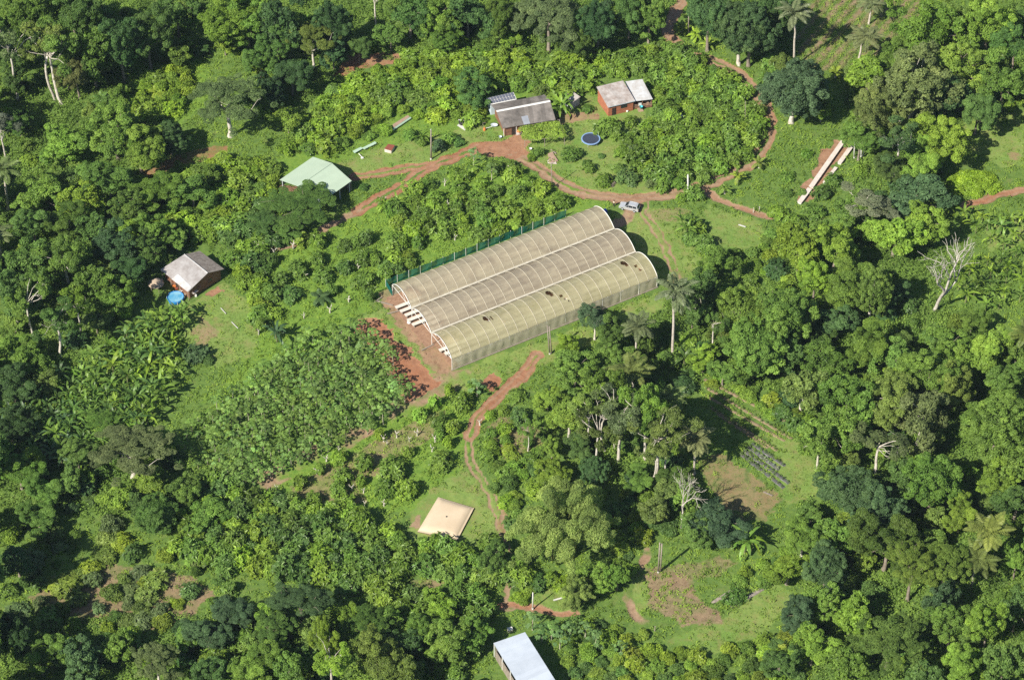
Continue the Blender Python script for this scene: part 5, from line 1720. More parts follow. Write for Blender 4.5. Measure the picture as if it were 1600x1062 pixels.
def net_material(name, c, alpha, rough=0.6):
    """a woven net: some of the light passes between the threads, some glows through them"""
    t = NT(name)
    nz = t.noise(0.5, 4, 0.6, t.obj())
    col = t.mix(t.ramp(nz, 0.3, 0.7), c, tuple(k * 0.75 for k in c))
    b = t.bsdf(col, rough, 0.2)
    tl = t.n('ShaderNodeBsdfTranslucent')
    t.l(col, tl.inputs['Color'])
    tp = t.n('ShaderNodeBsdfTransparent')
    m1 = t.n('ShaderNodeMixShader')
    m1.inputs[0].default_value = 0.3
    t.l(b, m1.inputs[1])
    t.l(tl.outputs[0], m1.inputs[2])
    m2 = t.n('ShaderNodeMixShader')
    m2.inputs[0].default_value = alpha
    t.l(m1.outputs[0], m2.inputs[1])
    t.l(tp.outputs[0], m2.inputs[2])
    return t.done(m2.outputs[0])


M_GREENNET = net_material('teal_shade_net', (0.018, 0.19, 0.15), 0.18)
M_SIDENET = net_material('grey_insect_net', (0.72, 0.68, 0.51), 0.12)


def film_material(name, span):
    """dusty plastic film, algae and grime as stains of their own shape, partly see-through"""
    green = span == 2
    t = NT(name)
    o = t.obj()
    mp = t.n('ShaderNodeMapping')
    mp.inputs['Rotation'].default_value = (0, 0, GH_ANG)
    t.l(o, mp.inputs['Vector'])
    mp2 = t.n('ShaderNodeVectorMath', operation='MULTIPLY')
    t.l(mp.outputs[0], mp2.inputs[0])
    mp2.inputs[1].default_value = (0.18, 1.0, 1.0)
    n1 = t.noise(0.8, 5, 0.65, mp2.outputs[0])
    n2 = t.noise(0.22, 3, 0.6, o)
    n3 = t.noise(6.0, 3, 0.6, o)
    a = ((0.66, 0.59, 0.42), (0.60, 0.53, 0.385), (0.64, 0.60, 0.375))[span]
    b = ((0.44, 0.385, 0.28), (0.37, 0.315, 0.24), (0.46, 0.425, 0.255))[span]
    col = t.mix(t.ramp(n1, 0.3, 0.72), a, b)
    col = t.mix(t.ramp(n2, 0.52, 0.75, 0, 0.6), col, (0.24, 0.185, 0.15) if not green else (0.33, 0.315, 0.14))
    col = t.mix(t.ramp(n3, 0.5, 0.8, 0, 0.25), col, (0.30, 0.26, 0.19))
    b_ = t.bsdf(col, 0.38, 0.45)
    tl = t.n('ShaderNodeBsdfTranslucent')
    t.l(col, tl.inputs['Color'])
    tp = t.n('ShaderNodeBsdfTransparent')
    tp.inputs['Color'].default_value = (0.95, 0.93, 0.85, 1)
    m1 = t.n('ShaderNodeMixShader')
    m1.inputs[0].default_value = 0.35
    t.l(b_, m1.inputs[1])
    t.l(tl.outputs[0], m1.inputs[2])
    m2 = t.n('ShaderNodeMixShader')
    m2.inputs[0].default_value = 0.17
    t.l(m1.outputs[0], m2.inputs[1])
    t.l(tp.outputs[0], m2.inputs[2])
    return t.done(m2.outputs[0])


# ------------------------------------------------------------------ greenhouse
ZG = 3.05
p00 = Vector(at(611, 446, ZG))        # rear eave, open end
p01 = Vector(at(706, 561, ZG))        # front eave, open end
p11 = Vector(at(1027, 432, ZG))       # front eave, closed end
uu = (p11 - p01)
GL = uu.length
uu.normalize()
GH_ANG = -math.atan2(uu.y, uu.x)
ww = Vector((uu.y, -uu.x, 0))         # towards the camera
GW = (p01 - p00).dot(ww)
SPAN = GW / 3
RISE = 2.05
G0 = p01 - ww * GW
G0.z = 0
print('GREENHOUSE', GL, GW, SPAN)


def G(u, w, z):
    return G0 + uu * u + ww * w + Vector((0, 0, z))


def arch(s, k, extra=0.0):
    """point k (0..1) across span s"""
    rad = (SPAN * SPAN / 4 + RISE * RISE) / (2 * RISE)
    half = math.asin(SPAN / 2 / rad)
    a = half * (2 * k - 1)
    return s * SPAN + SPAN / 2 + (rad + extra) * math.sin(a), ZG + RISE - rad + (rad + extra) * math.cos(a)


gh = thing('greenhouse', tuple(G(0, GW / 2, 0)), 'long greenhouse of three arched spans under dusty tan film', 'greenhouse')
NA, NUL = 44, 216
for s in range(3):
    M_F = film_material('dusty_greenhouse_film', s)
    r = np.random.default_rng(900 + s)
    pts, fs = [], []
    for i in range(NUL + 1):
        u = GL * i / NUL
        for k in range(NA + 1):
            w, z = arch(s, k / NA)
            sag = 0.05 * math.sin(PI * ((i / NUL * 22) % 1.0)) * math.sin(PI * k / NA)
            pts.append(G(u, w, z - sag + 0.02 * r.normal() * math.sin(PI * k / NA)))
    holes = set()
    if s == 2:
        for uc, k0, k1, wd in ((10.9, 13, 23, 2), (26.0, 12, 23, 2), (27.9, 25, 28, 1), (28.2, 30, 32, 1), (28.6, 33, 35, 0), (44.2, 12, 23, 2), (46.1, 25, 28, 1), (46.5, 30, 33, 1), (12.0, 17, 23, 0)):
            ic = int(uc / GL * NUL)
            for k in range(k0, k1):
                f = math.sin(PI * (k - k0 + 0.7) / (k1 - k0 + 0.7))
                wk = int(round(wd * f))
                for j in range(-wk, wk + 1):
                    holes.add((ic + j + int((k - k0) * 0.16), k))
    for i in range(NUL):
        for k in range(NA):
            if (i, k) in holes:
                continue
            a = i * (NA + 1) + k
            fs.append((a, a + 1, a + NA + 2, a + NA + 1))
    mb = MB().add(pts, fs)
    part('roof_cover', mb, M_F, gh, ['tan film of the rear span', 'darker stained film of the middle span', 'algae greened film of the front span with torn slits'][s], smooth=True)
    for i in range(23):
        u = GL * i / 22
        mb = MB().tube([G(u, *arch(s, k / 16, 0.035)) for k in range(17)], 0.085 if i in (0, 22) else 0.042, 5)
        part('arch', mb, M_WHITE if i in (0, 22) else M_CREAM, gh, smooth=True)
    # trusses and posts under every sixth arch and at the open end
    for i in (0, 5, 11, 17, 22):
        u = GL * i / 22
        w0 = s * SPAN
        mb = MB().tube([G(u, w0 + 0.1, ZG), G(u, w0 + SPAN - 0.1, ZG)], 0.05, 5)
        for k0, k1 in ((0.18, 0.32), (0.32, 0.5), (0.5, 0.68), (0.68, 0.82)):
            wa, za = arch(s, k0)
            wb, zb = arch(s, k1)
            mb.tube([G(u, wa, ZG if k0 in (0.32, 0.68) else za), G(u, wb, zb if k0 in (0.32,) or k0 == 0.18 else ZG)], 0.035, 4)
        part('truss', mb, M_WHITE, gh)
for s in range(4):
    w0 = s * SPAN
    for i in range(0, 12):
        u = GL * i / 11
        mb = MB().tube([G(u, w0, -0.2), G(u, w0, ZG)], 0.07, 6)
        part('post', mb, M_WHITE, gh)
    if s in (1, 2):
        mb = MB()
        for a, b, z0, z1 in ((-0.26, 0.0, 0.44, 0.26), (0.0, 0.18, 0.26, 0.38)):
            mb.slab([G(-0.1, w0 + a, ZG + z0), G(-0.1, w0 + b, ZG + z1), G(GL + 0.1, w0 + b, ZG + z1), G(GL + 0.1, w0 + a, ZG + z0)], 0.04)
        part('gutter', mb, M_GUTTER, gh)
# side nets: front and rear, closed far end
rs = np.random.default_rng(931)
for w0, nm in ((GW + 0.06, 'front side net'), (-0.06, 'rear side net')):
    pts, fs = [], []
    nu = 110
    for i in range(nu + 1):
        u = GL * i / nu
        for k in range(5):
            z = ZG * k / 4
            off = (0.05 * math.sin(i * 1.3) * math.sin(PI * k / 4) + 0.025 * rs.normal()) * (1 if w0 > 0 else -1)
            pts.append(G(u, w0 + off, z))
    for i in range(nu):
        for k in range(4):
            a = i * 5 + k
            fs.append((a, a + 1, a + 6, a + 5))
    part('side_net', MB().add(pts, fs), M_SIDENET, gh, nm, smooth=True)
pts, fs = [], []
nk = 66
for k in range(nk + 1):
    s = min(2, int(k / nk * 3))
    w, z = arch(s, (k / nk * 3) - s)
    pts += [G(GL, w, 0), G(GL, w, z - 0.05)]
fs = [(2 * k, 2 * k + 1, 2 * k + 3, 2 * k + 2) for k in range(nk)]
part('end_net', MB().add(pts, fs), M_SIDENET, gh)
mb = MB().bar(G(-0.3, GW + 0.2, 0.08), G(GL + 0.2, GW + 0.2, 0.08), 0.16, 0.22)
part('base_board', mb, M_WOODP, gh)
mb = MB().tube([G(0.4, GW, ZG - 0.15), G(GL, GW, ZG - 0.15)], 0.05, 5)
part('roller_tube', mb, M_WHITE, gh)
# benches inside
GB = ['white covered planting bench in the rear span of the greenhouse', 'white covered planting bench in the middle span of the greenhouse', 'white covered planting bench in the front span of the greenhouse']
for s, ws in ((0, (0.50, 0.68, 0.86)), (1, (0.05, 0.24, 0.42, 0.62, 0.80)), (2, (0.35, 0.52, 0.69, 0.86))):
    for j, k in enumerate(ws):
        w0 = s * SPAN + k * SPAN
        st = {0: -1.6 + 0.3 * j, 1: -1.3 + 0.25 * j if j < 2 else 1.6, 2: 0.1 + 0.5 * j}[s]
        b = thing('planting_bench', tuple(G(st, w0, 0)), GB[s], 'bench', f'benches in span {["one", "two", "three"][s]} of the greenhouse')
        part('bench_top', MB().slab([G(st, w0 - 0.42, 0.85), G(st, w0 + 0.42, 0.85), G(GL - 2, w0 + 0.42, 0.85), G(GL - 2, w0 - 0.42, 0.85)], 0.10), M_BENCH, b)
        for i in range(4):
            u = st + 0.4 + i * (GL - 3.2 - st) / 3
            part('leg', MB().box(G(u, w0, 0.33), (0.12, 0.7, 0.86), GH_ANG * -1), M_WOODP, b)
# floor of the greenhouse and an earthen apron at its open end
mb = MB().slab([G(-1.5, -0.1, 0.07), G(-1.5, SPAN * 2.1, 0.07), G(GL, SPAN * 2.1, 0.07), G(GL, -0.1, 0.07)], 0.2)
tag(link('earth_floor', mb.mesh('earth_floor', M_SOIL)), kind='structure')
mb = MB().slab([G(0.3, SPAN * 2.12, 0.06), G(0.3, GW - 0.1, 0.06), G(GL, GW - 0.1, 0.06), G(GL, SPAN * 2.12, 0.06)], 0.2)
tag(link('earth_floor', mb.mesh('earth_floor', M_SOIL)), kind='structure')
for k, (u, w, L, a) in enumerate([(-3.2, -0.3, 2.2, 0.3), (-2.4, SPAN * 0.55, 2.6, -0.15), (-1.2, SPAN * 2.05, 3.0, 0.1), (-2.7, 1.2, 4.0, -0.9)]):
    c = G(u, w, 0.18)
    solo('timber_beam', MB().box((0, 0, 0), (L, 0.2, 0.2), a - GH_ANG), M_WOODP, tuple(c), ['pale timber lying beyond the greenhouse corner', 'timber across the open mouth of the rear span', 'timber at the foot of the middle gutter post', 'slanting timber on the soil of the open end'][k], 'timber')
c = Vector(at(639.5, 504.5))
rr = np.random.default_rng(5)
mb = MB().lathe((0, 0, -0.05), [(0.35, 0), (0.48, 0.2), (0.42, 0.5), (0.2, 0.68), (0.05, 0.72)], 10)
solo('sack', mb, M_WHITE, tuple(c), 'white bulging sack on the soil by the middle span', 'sack', smooth=True)
# green net fence behind
fA, fB = Vector(at(603, 448)), Vector(at(884, 339))
fd = (fB - fA).normalized()
nf = thing('net_fence', tuple(fA), 'long teal green net fence running along the back of the greenhouse', 'fence')
n = 16
pts, fs = [], []
for i in range(n * 4 + 1):
    p = fA + fd * (fB - fA).length * i / (n * 4)
    for z in (0.0, 1.0, 2.05):
        q = p + Vector((fd.y, -fd.x, 0)) * (0.12 * math.sin(i * 1.3) * (z > 0.5))
        pts.append((q.x, q.y, z - 0.05 * math.sin(PI * (i % 4) / 4) * (z > 1.5)))
for i in range(n * 4):
    for k in range(2):
        a = i * 3 + k
        fs.append((a, a + 1, a + 4, a + 3))
part('net', MB().add(pts, fs), M_GREENNET, nf)
for i in range(n + 1):
    p = fA + (fB - fA) * i / n
    part('post', MB().tube([(p.x, p.y, -0.2), (p.x, p.y, 2.2)], 0.05, 6), M_WHITE, nf)
q = fA + Vector((fd.y, -fd.x, 0)) * 3.2 - fd * 0.2
part('return_net', MB().slab([(fA.x, fA.y, 1.9), (fA.x + 0.05, fA.y, 1.9), (q.x + 0.05, q.y, 1.5), (q.x, q.y, 1.5)], 1.5), M_GREENNET, nf)
# ------------------------------------------------------------------ buildings
def lerp(a, b, t):
    return a + (b - a) * t


def walls(pts, z0, z1, th=0.14):
    """thin wall boxes along a closed or open run of ground points"""
    out = []
    for a, b in zip(pts[:-1], pts[1:]):
        a, b = Vector(a), Vector(b)
        out.append(((a.x, a.y), (b.x, b.y)))
    return out


def wall_panel(mb, a, b, z0, z1, th=0.14, z1b=None):
    a, b = Vector((a[0], a[1], 0)), Vector((b[0], b[1], 0))
    d = (b - a).normalized()
    n = Vector((-d.y, d.x, 0)) * th / 2
    z1b = z1 if z1b is None else z1b
    pts = [a - n, b - n, b + n, a + n]
    V = [Vector((p.x, p.y, z0)) for p in pts] + [Vector((pts[0].x, pts[0].y, z1)), Vector((pts[1].x, pts[1].y, z1b)), Vector((pts[2].x, pts[2].y, z1b)), Vector((pts[3].x, pts[3].y, z1))]
    mb.add(V, [(3, 2, 1, 0), (4, 5, 6, 7), (0, 1, 5, 4), (1, 2, 6, 5), (2, 3, 7, 6), (3, 0, 4, 7)])
    return mb


def on_wall(a, b, t, out, z):
    a, b = Vector((a[0], a[1], 0)), Vector((b[0], b[1], 0))
    d = (b - a).normalized()
    n = Vector((d.y, -d.x, 0))
    p = a + (b - a) * t + n * out
    return Vector((p.x, p.y, z)), math.atan2(d.y, d.x)


# --- pale green shed: open sided, gable roof
zE, zR = 3.1, 4.7
e00, e01 = Vector(at(437, 281, zE)), Vector(at(489, 245, zE))       # near and far end of the upper left eave
e11 = Vector(at(549.5, 282.5, zE))                                  # far end of the lower right eave
e10 = e00 + (e11 - e01)
r1, r0 = (e01 + e11) / 2, (e00 + e10) / 2
r1.z = r0.z = zR
shed = thing('farm_shed', (r0.x / 2 + r1.x / 2, r0.y / 2 + r1.y / 2, 0), 'open sided shed with a plain pale green gable roof', 'shed')
part('roof', MB().slab([e00, r0, r1, e01], 0.07).slab([r0, e10, e11, r1], 0.07), M_ZINC_GREEN, shed)
rf = shed.children[0]
rdg = (r1 - r0).normalized()
part('ridge_cap', MB().tube([r0 + Vector((0, 0, 0.02)), r1 + Vector((0, 0, 0.02))], 0.09, 5), M_ZINC_GREEN, rf)
for a, b in ((e00, e01), (e10, e11)):
    for t in (0.04, 0.35, 0.66, 0.96):
        p = lerp(a, b, t)
        c_ = lerp(p, Vector(((r0.x + r1.x) / 2, (r0.y + r1.y) / 2, p.z)), 0.04)
        part('post', MB().box((c_.x, c_.y, zE / 2 - 0.1), (0.2, 0.2, zE + 0.1), 0.8), M_STEEL, shed)
for t in (0.04, 0.96):
    a, b, c_ = lerp(e00, e01, t), lerp(e10, e11, t), lerp(r0, r1, t)
    dz = Vector((0, 0, -0.18))
    part('rafter', MB().bar(a + dz, c_ + dz, 0.14, 0.2).bar(c_ + dz, b + dz, 0.14, 0.2), M_STEEL, shed)
wbm = MB()
wall_panel(wbm, (e01 * 0.96 + r1 * 0.04)[:2], (e11 * 0.96 + r1 * 0.04)[:2], -0.1, 2.4)
part('back_wall', wbm, M_WOODP, shed)
hp = Vector(at(474, 301, 0.0))
# straw heap and white tank unit by the shed
rr = np.random.default_rng(33)
cl = [(np.array([1.3 * rr.normal() * 0.6, 1.0 * rr.normal() * 0.5, 0.35]), (0.8, 0.8, 0.55), 0.5) for _ in range(9)]
v, q, t = clump_foliage(cl, 0.3, 1.6, rr, 0.4, 0.5, 0.5)
o = link('straw_heap', mesh_np('straw_heap', v, q, mats=[M_LEAF], tint=t))
o.location = at(451, 298)
o.color = (0.30, 0.19, 0.12, 1)
tag(o, 'brown straw heap under the near edge of the pale green shed', 'straw heap')
p = Vector(at(483, 297, 2.2))
ut = thing('water_heater', (p.x, p.y, 0), 'white tube water heater with a dark panel beside the pale green shed', 'water heater')
d1 = (e00 - e10).normalized()
dx_ = Vector((d1.x, d1.y, 0))
part('tank', MB().tube([p - dx_ * 0.9 + Vector((0, 0, 1.35)), p + dx_ * 0.9 + Vector((0, 0, 1.35))], 0.24, 10), M_WHITE, ut, smooth=True)
nrm = Vector((dx_.y, -dx_.x, 0))
if nrm.y > 0:
    nrm = -nrm
part('panel', MB().slab([p - dx_ * 0.75 + Vector((0, 0, 1.2)), p + dx_ * 0.75 + Vector((0, 0, 1.2)), p + dx_ * 0.75 + nrm * 1.3 + Vector((0, 0, 0.45)), p - dx_ * 0.75 + nrm * 1.3 + Vector((0, 0, 0.45))], 0.06), M_SOLAR, ut)
for sg in (-0.7, 0.7):
    part('leg', MB().tube([p + dx_ * sg + Vector((0, 0, -2.3)), p + dx_ * sg + Vector((0, 0, 1.3))], 0.05, 5), M_STEEL, ut)

# --- solar panelled house
zr, ze = 4.1, 2.8
R0, R1 = Vector(at(775.5, 173.5, zr)), Vector(at(859.5, 157.5, zr))
E1 = Vector(at(868.2, 187.0, ze))
E0 = Vector(at(785.5, 200.6, ze))
K0, K1 = Vector(at(767, 164.0, ze + 0.2)), Vector(at(851, 148.0, ze + 0.2))
hs = thing('farm_house', ((E0 + K1) / 2)[:2] + (0,) if False else (((E0 + K1) / 2).x, ((E0 + K1) / 2).y, 0), 'long grey roofed house with white ridge cap and solar panels at its back corner', 'house')
part('roof', MB().slab([R0, E0, E1, R1], 0.07).slab([K0, R0, R1, K1], 0.07), M_FIBRE, hs)
rf = hs.children[0]
up = Vector((0, 0, 0.05))
part('ridge_cap', MB().slab([R0 + up, R0 + (E0 - R0).normalized() * 0.35 + up * 0.6, R1 + (E1 - R1).normalized() * 0.35 + up * 0.6, R1 + up], 0.03).slab([R0 + (K0 - R0).normalized() * 0.3 + up * 0.6, R0 + up, R1 + up, R1 + (K1 - R1).normalized() * 0.3 + up * 0.6], 0.03), M_WHITE, rf)
# one newer pale sheet on the front slope
def on_slope(a, b):
    return lerp(lerp(R0, E0, b), lerp(R1, E1, b), a)
part('replacement_sheet', MB().slab([on_slope(0.40, 0.55) + up, on_slope(0.40, 1.0) + up, on_slope(0.52, 1.0) + up, on_slope(0.52, 0.55) + up], 0.03), plain('newer_grey_sheet', (0.30, 0.32, 0.36), (0.24, 0.26, 0.29), 1.0, 0.6), rf)
cen = (E0 + E1 + K0 + K1) / 4
cs = [lerp(Vector((p.x, p.y, 0)), Vector((cen.x, cen.y, 0)), 0.13) for p in (E0, E1, K1, K0)]
for i, nm in enumerate(('front_wall', 'side_wall', 'back_wall', 'side_wall')):
    a, b = cs[i], cs[(i + 1) % 4]
    mb = wall_panel(MB(), a, b, -0.1, 2.75)
    wl = part(nm, mb, M_BOARD, hs)
    if i == 0:
        for t, w_, z_, hh_, kind in ((0.18, 1.0, 1.0, 2.0, 'door'), (0.42, 1.3, 1.5, 1.0, 'window'), (0.72, 1.3, 1.5, 1.0, 'window')):
            q, an = on_wall(a, b, t, 0.09, z_)
            part(kind, MB().box(q, (w_, 0.06, hh_), an), M_DARKGLASS if kind == 'window' else M_DARKIN, wl)
for t in (0.0, 0.25, 0.5, 0.75, 1.0):
    p = lerp(E0, E1, t)
    c_ = lerp(p, Vector((cen.x, cen.y, p.z)), 0.05)
    part('veranda_post', MB().tube([(c_.x, c_.y, -0.1), (c_.x, c_.y, ze - 0.05)], 0.07, 6), M_WHITE, hs)
# lean-to with the panels
zs0, zs1 = 3.6, 3.1
S = [Vector(at(760.4, 153.9, zs0)), Vector(at(801.3, 144.6, zs0)), Vector(at(806, 155.2, zs1)), Vector(at(766, 163.3, zs1))]
part('rear_room_roof', MB().slab([p + (p - sum(S, Vector()) / 4) * 0.05 for p in S], 0.12), M_WHITE, hs)
cS = sum(S, Vector()) / 4
cs2 = [lerp(Vector((p.x, p.y, 0)), Vector((cS.x, cS.y, 0)), 0.06) for p in S]
mb = MB()
for i in range(4):
    wall_panel(mb, cs2[i], cs2[(i + 1) % 4], -0.1, 3.0)
part('rear_room_wall', mb, M_PALEBLUE, hs)
for j in range(2):
    for i in range(9):
        a0, a1, b0_, b1 = (i + 0.10) / 9, (i + 0.90) / 9, (j + 0.06) / 2, (j + 0.94) / 2
        f = lambda a, b: lerp(lerp(S[0], S[1], a), lerp(S[3], S[2], a), b) + Vector((0, 0, 0.14))
        mid_ = f((a0 + a1) / 2, 0.5)
        sp = solo('solar_panel', MB().slab([k_ - mid_ for k_ in (f(a0, b0_), f(a0, b1), f(a1, b1), f(a1, b0_))], 0.05), M_SOLAR, tuple(mid_), 'blue grey solar panel in the bank on the rear room roof', 'solar panel', 'solar panels on the rear room')
# trellis with a vine before the house
TZ = 2.3
tq = [Vector(at(812, 199, TZ)), Vector(at(874, 187, TZ)), Vector(at(882, 214, TZ)), Vector(at(820, 220, TZ))]
tl = thing('trellis', tuple(Vector((tq[0].x, tq[0].y, 0))), 'vine covered trellis roof standing before the solar panelled house', 'trellis')
for p in tq + [lerp(tq[0], tq[1], 0.5), lerp(tq[2], tq[3], 0.5)]:
    part('post', MB().tube([(p.x, p.y, -0.1), (p.x, p.y, TZ)], 0.06, 5), M_WOODP, tl)
part('lattice', MB().bar(tq[0], tq[1], 0.06).bar(tq[1], tq[2], 0.06).bar(tq[2], tq[3], 0.06).bar(tq[3], tq[0], 0.06), M_WOODP, tl)
rr = np.random.default_rng(44)
cl = []
for _ in range(80):
    a, b = rr.random(), rr.random()
    p = lerp(lerp(tq[0], tq[1], a), lerp(tq[3], tq[2], a), b)
    cl.append((np.array([p.x, p.y, p.z + 0.08 * rr.normal()]), (0.75, 0.75, 0.22), float(np.clip(0.5 + 0.13 * rr.normal(), 0, 1))))
v, q, t = clump_foliage(cl, 0.28, 1.0, rr, 0.6, 0.6, 0.5)
loc = np.array(tl.location)
vo = link('vine', mesh_np('vine', v - loc, q, mats=[M_LEAF], tint=t))
vo.parent = tl
vo.color = (0.25, 0.37, 0.055, 1)

# --- red walled house: two single pitched roofs
zA0, zA1 = 4.1, 2.95
A0, A1, A2, A3 = Vector(at(931.8, 135.8, zA0)), Vector(at(973.5, 126, zA0)), Vector(at(992.6, 157.5, zA1)), Vector(at(949.8, 167.5, zA1))
zB0, zB1 = 3.35, 2.6
B0, B1, B2, B3 = Vector(at(976.5, 127.5, zB0)), Vector(at(1003.6, 123.8, zB0)), Vector(at(1020, 155, zB1)), Vector(at(989, 158.5, zB1))
ho = thing('red_house', tuple(Vector((A3.x, A3.y, 0))), 'red walled house with two patched rust streaked roof sheets and a railed porch', 'house')
part('roof', MB().slab([A0, A3, A2, A1], 0.08), M_RUST_ROOF, ho, 'larger rust streaked roof')
part('porch_roof', MB().slab([B0, B3, B2, B1], 0.08), M_GALV, ho, 'lower greyer porch roof')
part('fascia', MB().bar(A3 + Vector((0, 0, -0.1)), A2 + Vector((0, 0, -0.1)), 0.05, 0.18), M_PALEBLUE, ho)
cen = (A0 + A1 + A2 + A3) / 4
cs = [lerp(Vector((p.x, p.y, 0)), Vector((cen.x, cen.y, 0)), k) for p, k in ((A3, 0.10), (A2, 0.10), (A1, 0.10), (A0, 0.10))]
for i, (nm, za, zb) in enumerate((('front_wall', 2.95, 2.95), ('side_wall', 3.0, 3.9), ('back_wall', 3.9, 3.9), ('side_wall', 3.9, 3.0))):
    a, b = cs[i], cs[(i + 1) % 4]
    wl = part(nm, wall_panel(MB(), a, b, -0.1, za, z1b=zb), M_BRICK, ho)
    if i == 0:
        q, an = on_wall(a, b, 0.22, 0.09, 1.05)
        part('door', MB().box(q, (0.95, 0.06, 2.1), an), M_DARKIN, wl)
        q, an = on_wall(a, b, 0.62, 0.09, 1.9)
        part('window', MB().box(q, (1.5, 0.06, 0.9), an), M_DARKGLASS, wl)
cb = (B0 + B1 + B2 + B3) / 4
for p in (B1, B2, B3, lerp(B3, B2, 0.5)):
    c_ = lerp(p, Vector((cb.x, cb.y, p.z)), 0.08)
    part('porch_post', MB().tube([(c_.x, c_.y, -0.1), (c_.x, c_.y, p.z - 0.1)], 0.07, 6), M_BOARD, ho)
dk = [lerp(Vector((p.x, p.y, 0.5)), Vector((cb.x, cb.y, 0.5)), 0.05) for p in (B0, B3, B2, B1)]
part('deck', MB().slab(dk, 0.3), M_BOARD, ho)
rl = MB()
for z in (0.95, 1.35):
    rl.bar(dk[1] + Vector((0, 0, z - 0.5)), dk[2] + Vector((0, 0, z - 0.5)), 0.07)
    rl.bar(dk[2] + Vector((0, 0, z - 0.5)), dk[3] + Vector((0, 0, z - 0.5)), 0.07)
for i in range(15):
    p = lerp(dk[1], dk[2], i / 14)
    rl.bar(p, p + Vector((0, 0, 0.9)), 0.05)
part('railing', rl, M_PINKBOARD, ho)
st = MB()
for k in range(3):
    p = lerp(dk[1], dk[2], 0.35) + (dk[2] - dk[3]).normalized() * (0.3 + 0.3 * k)
    st.box((p.x, p.y, 0.4 - 0.16 * k), (1.2, 0.34, 0.12), math.atan2((dk[2] - dk[1]).y, (dk[2] - dk[1]).x))
part('step', st, M_PINKBOARD, ho)
p = Vector(at(1002, 167.5, 0.9))
solo('washtub', MB().lathe((0, 0, -0.3), [(0.28, 0), (0.36, 0.5), (0.40, 0.55), (0.33, 0.52), (0.26, 0.1)], 14), M_TURQ, (p.x, p.y, 0.9), 'turquoise washtub hanging at the porch rail of the red walled house', 'washtub', smooth=True)
p = Vector(at(1000, 163.0, 1.5))
solo('hung_cloth', MB().box((0, 0, 0), (0.7, 0.06, 0.7), 0.2), M_WHITE, tuple(p), 'white cloth hung above the turquoise washtub', 'cloth')
p = Vector(at(1012, 161.0, 1.3))
solo('hung_cloth', MB().box((0, 0, 0), (0.5, 0.06, 0.5), 0.2), M_PINKBOARD, tuple(p), 'pinkish cloth hung at the far porch corner', 'cloth')
for k, (px, py) in enumerate([(980, 174), (983, 172), (986, 171), (989, 169.5)]):
    p = Vector(at(px, py, 0.2))
    solo('storage_tub', MB().lathe((0, 0, -0.22), [(0.22, 0), (0.28, 0.4), (0.2, 0.45)], 10), (M_WHITE, M_PINKBOARD, M_STRIP, M_WHITE)[k], tuple(p), 'pale tub in the row by the porch steps', 'tub', 'tubs by the porch steps', smooth=True)
p = Vector(at(938.5, 159, 0))
tk = thing('water_barrel', tuple(p), 'pale lilac water barrel on a stand beside the red house', 'barrel')
part('barrel', MB().lathe((p.x, p.y, 1.0), [(0.5, 0), (0.55, 0.3), (0.55, 0.9), (0.45, 1.1), (0.1, 1.15)], 14), plain('lilac_grey_plastic', (0.36, 0.36, 0.50), (0.30, 0.30, 0.42), 1, 0.5), tk, smooth=True)
part('stand', MB().box((p.x, p.y, 0.45), (0.9, 0.9, 1.1)), M_WOODP, tk)

# --- rusty roofed hut
zr, ze = 4.3, 2.75
R0, R1 = Vector(at(288, 397.3, zr)), Vector(at(324.6, 426.5, zr))
L0, L1 = Vector(at(250.4, 421.0, ze)), Vector(at(294.0, 455.8, ze))
Q0, Q1 = Vector(at(312.0, 391.8, ze + 0.1)), Vector(at(350.4, 420.3, ze + 0.1))
ht = thing('wooden_hut', tuple(Vector((((R0 + R1) / 2).x, ((R0 + R1) / 2).y, 0))), 'brown boarded hut with a rusty grey gable roof beside a blue pool', 'hut')
part('roof', MB().slab([R0, L0, L1, R1], 0.07), M_HUT_ROOF, ht, 'pale rust streaked slope')
part('back_roof', MB().slab([Q0, R0, R1, Q1], 0.07), M_DARK_ROOF, ht, 'dark blotchy back slope')
part('ridge_cap', MB().tube([R0 + Vector((0, 0, 0.03)), R1 + Vector((0, 0, 0.03))], 0.10, 5), M_GALV, ht)
f = lambda a, b: lerp(lerp(R0, L0, b), lerp(R1, L1, b), a) + Vector((0, 0, 0.06))
part('roof_sheet', MB().slab([f(0.42, 0.72), f(0.42, 1.02), f(0.98, 1.02), f(0.98, 0.78)], 0.03), M_GALV, ht, 'newer shiny sheets along the eave')
cen = (L0 + L1 + Q0 + Q1) / 4
cs = [lerp(Vector((p.x, p.y, 0)), Vector((cen.x, cen.y, 0)), 0.14) for p in (L0, L1, Q1, Q0)]
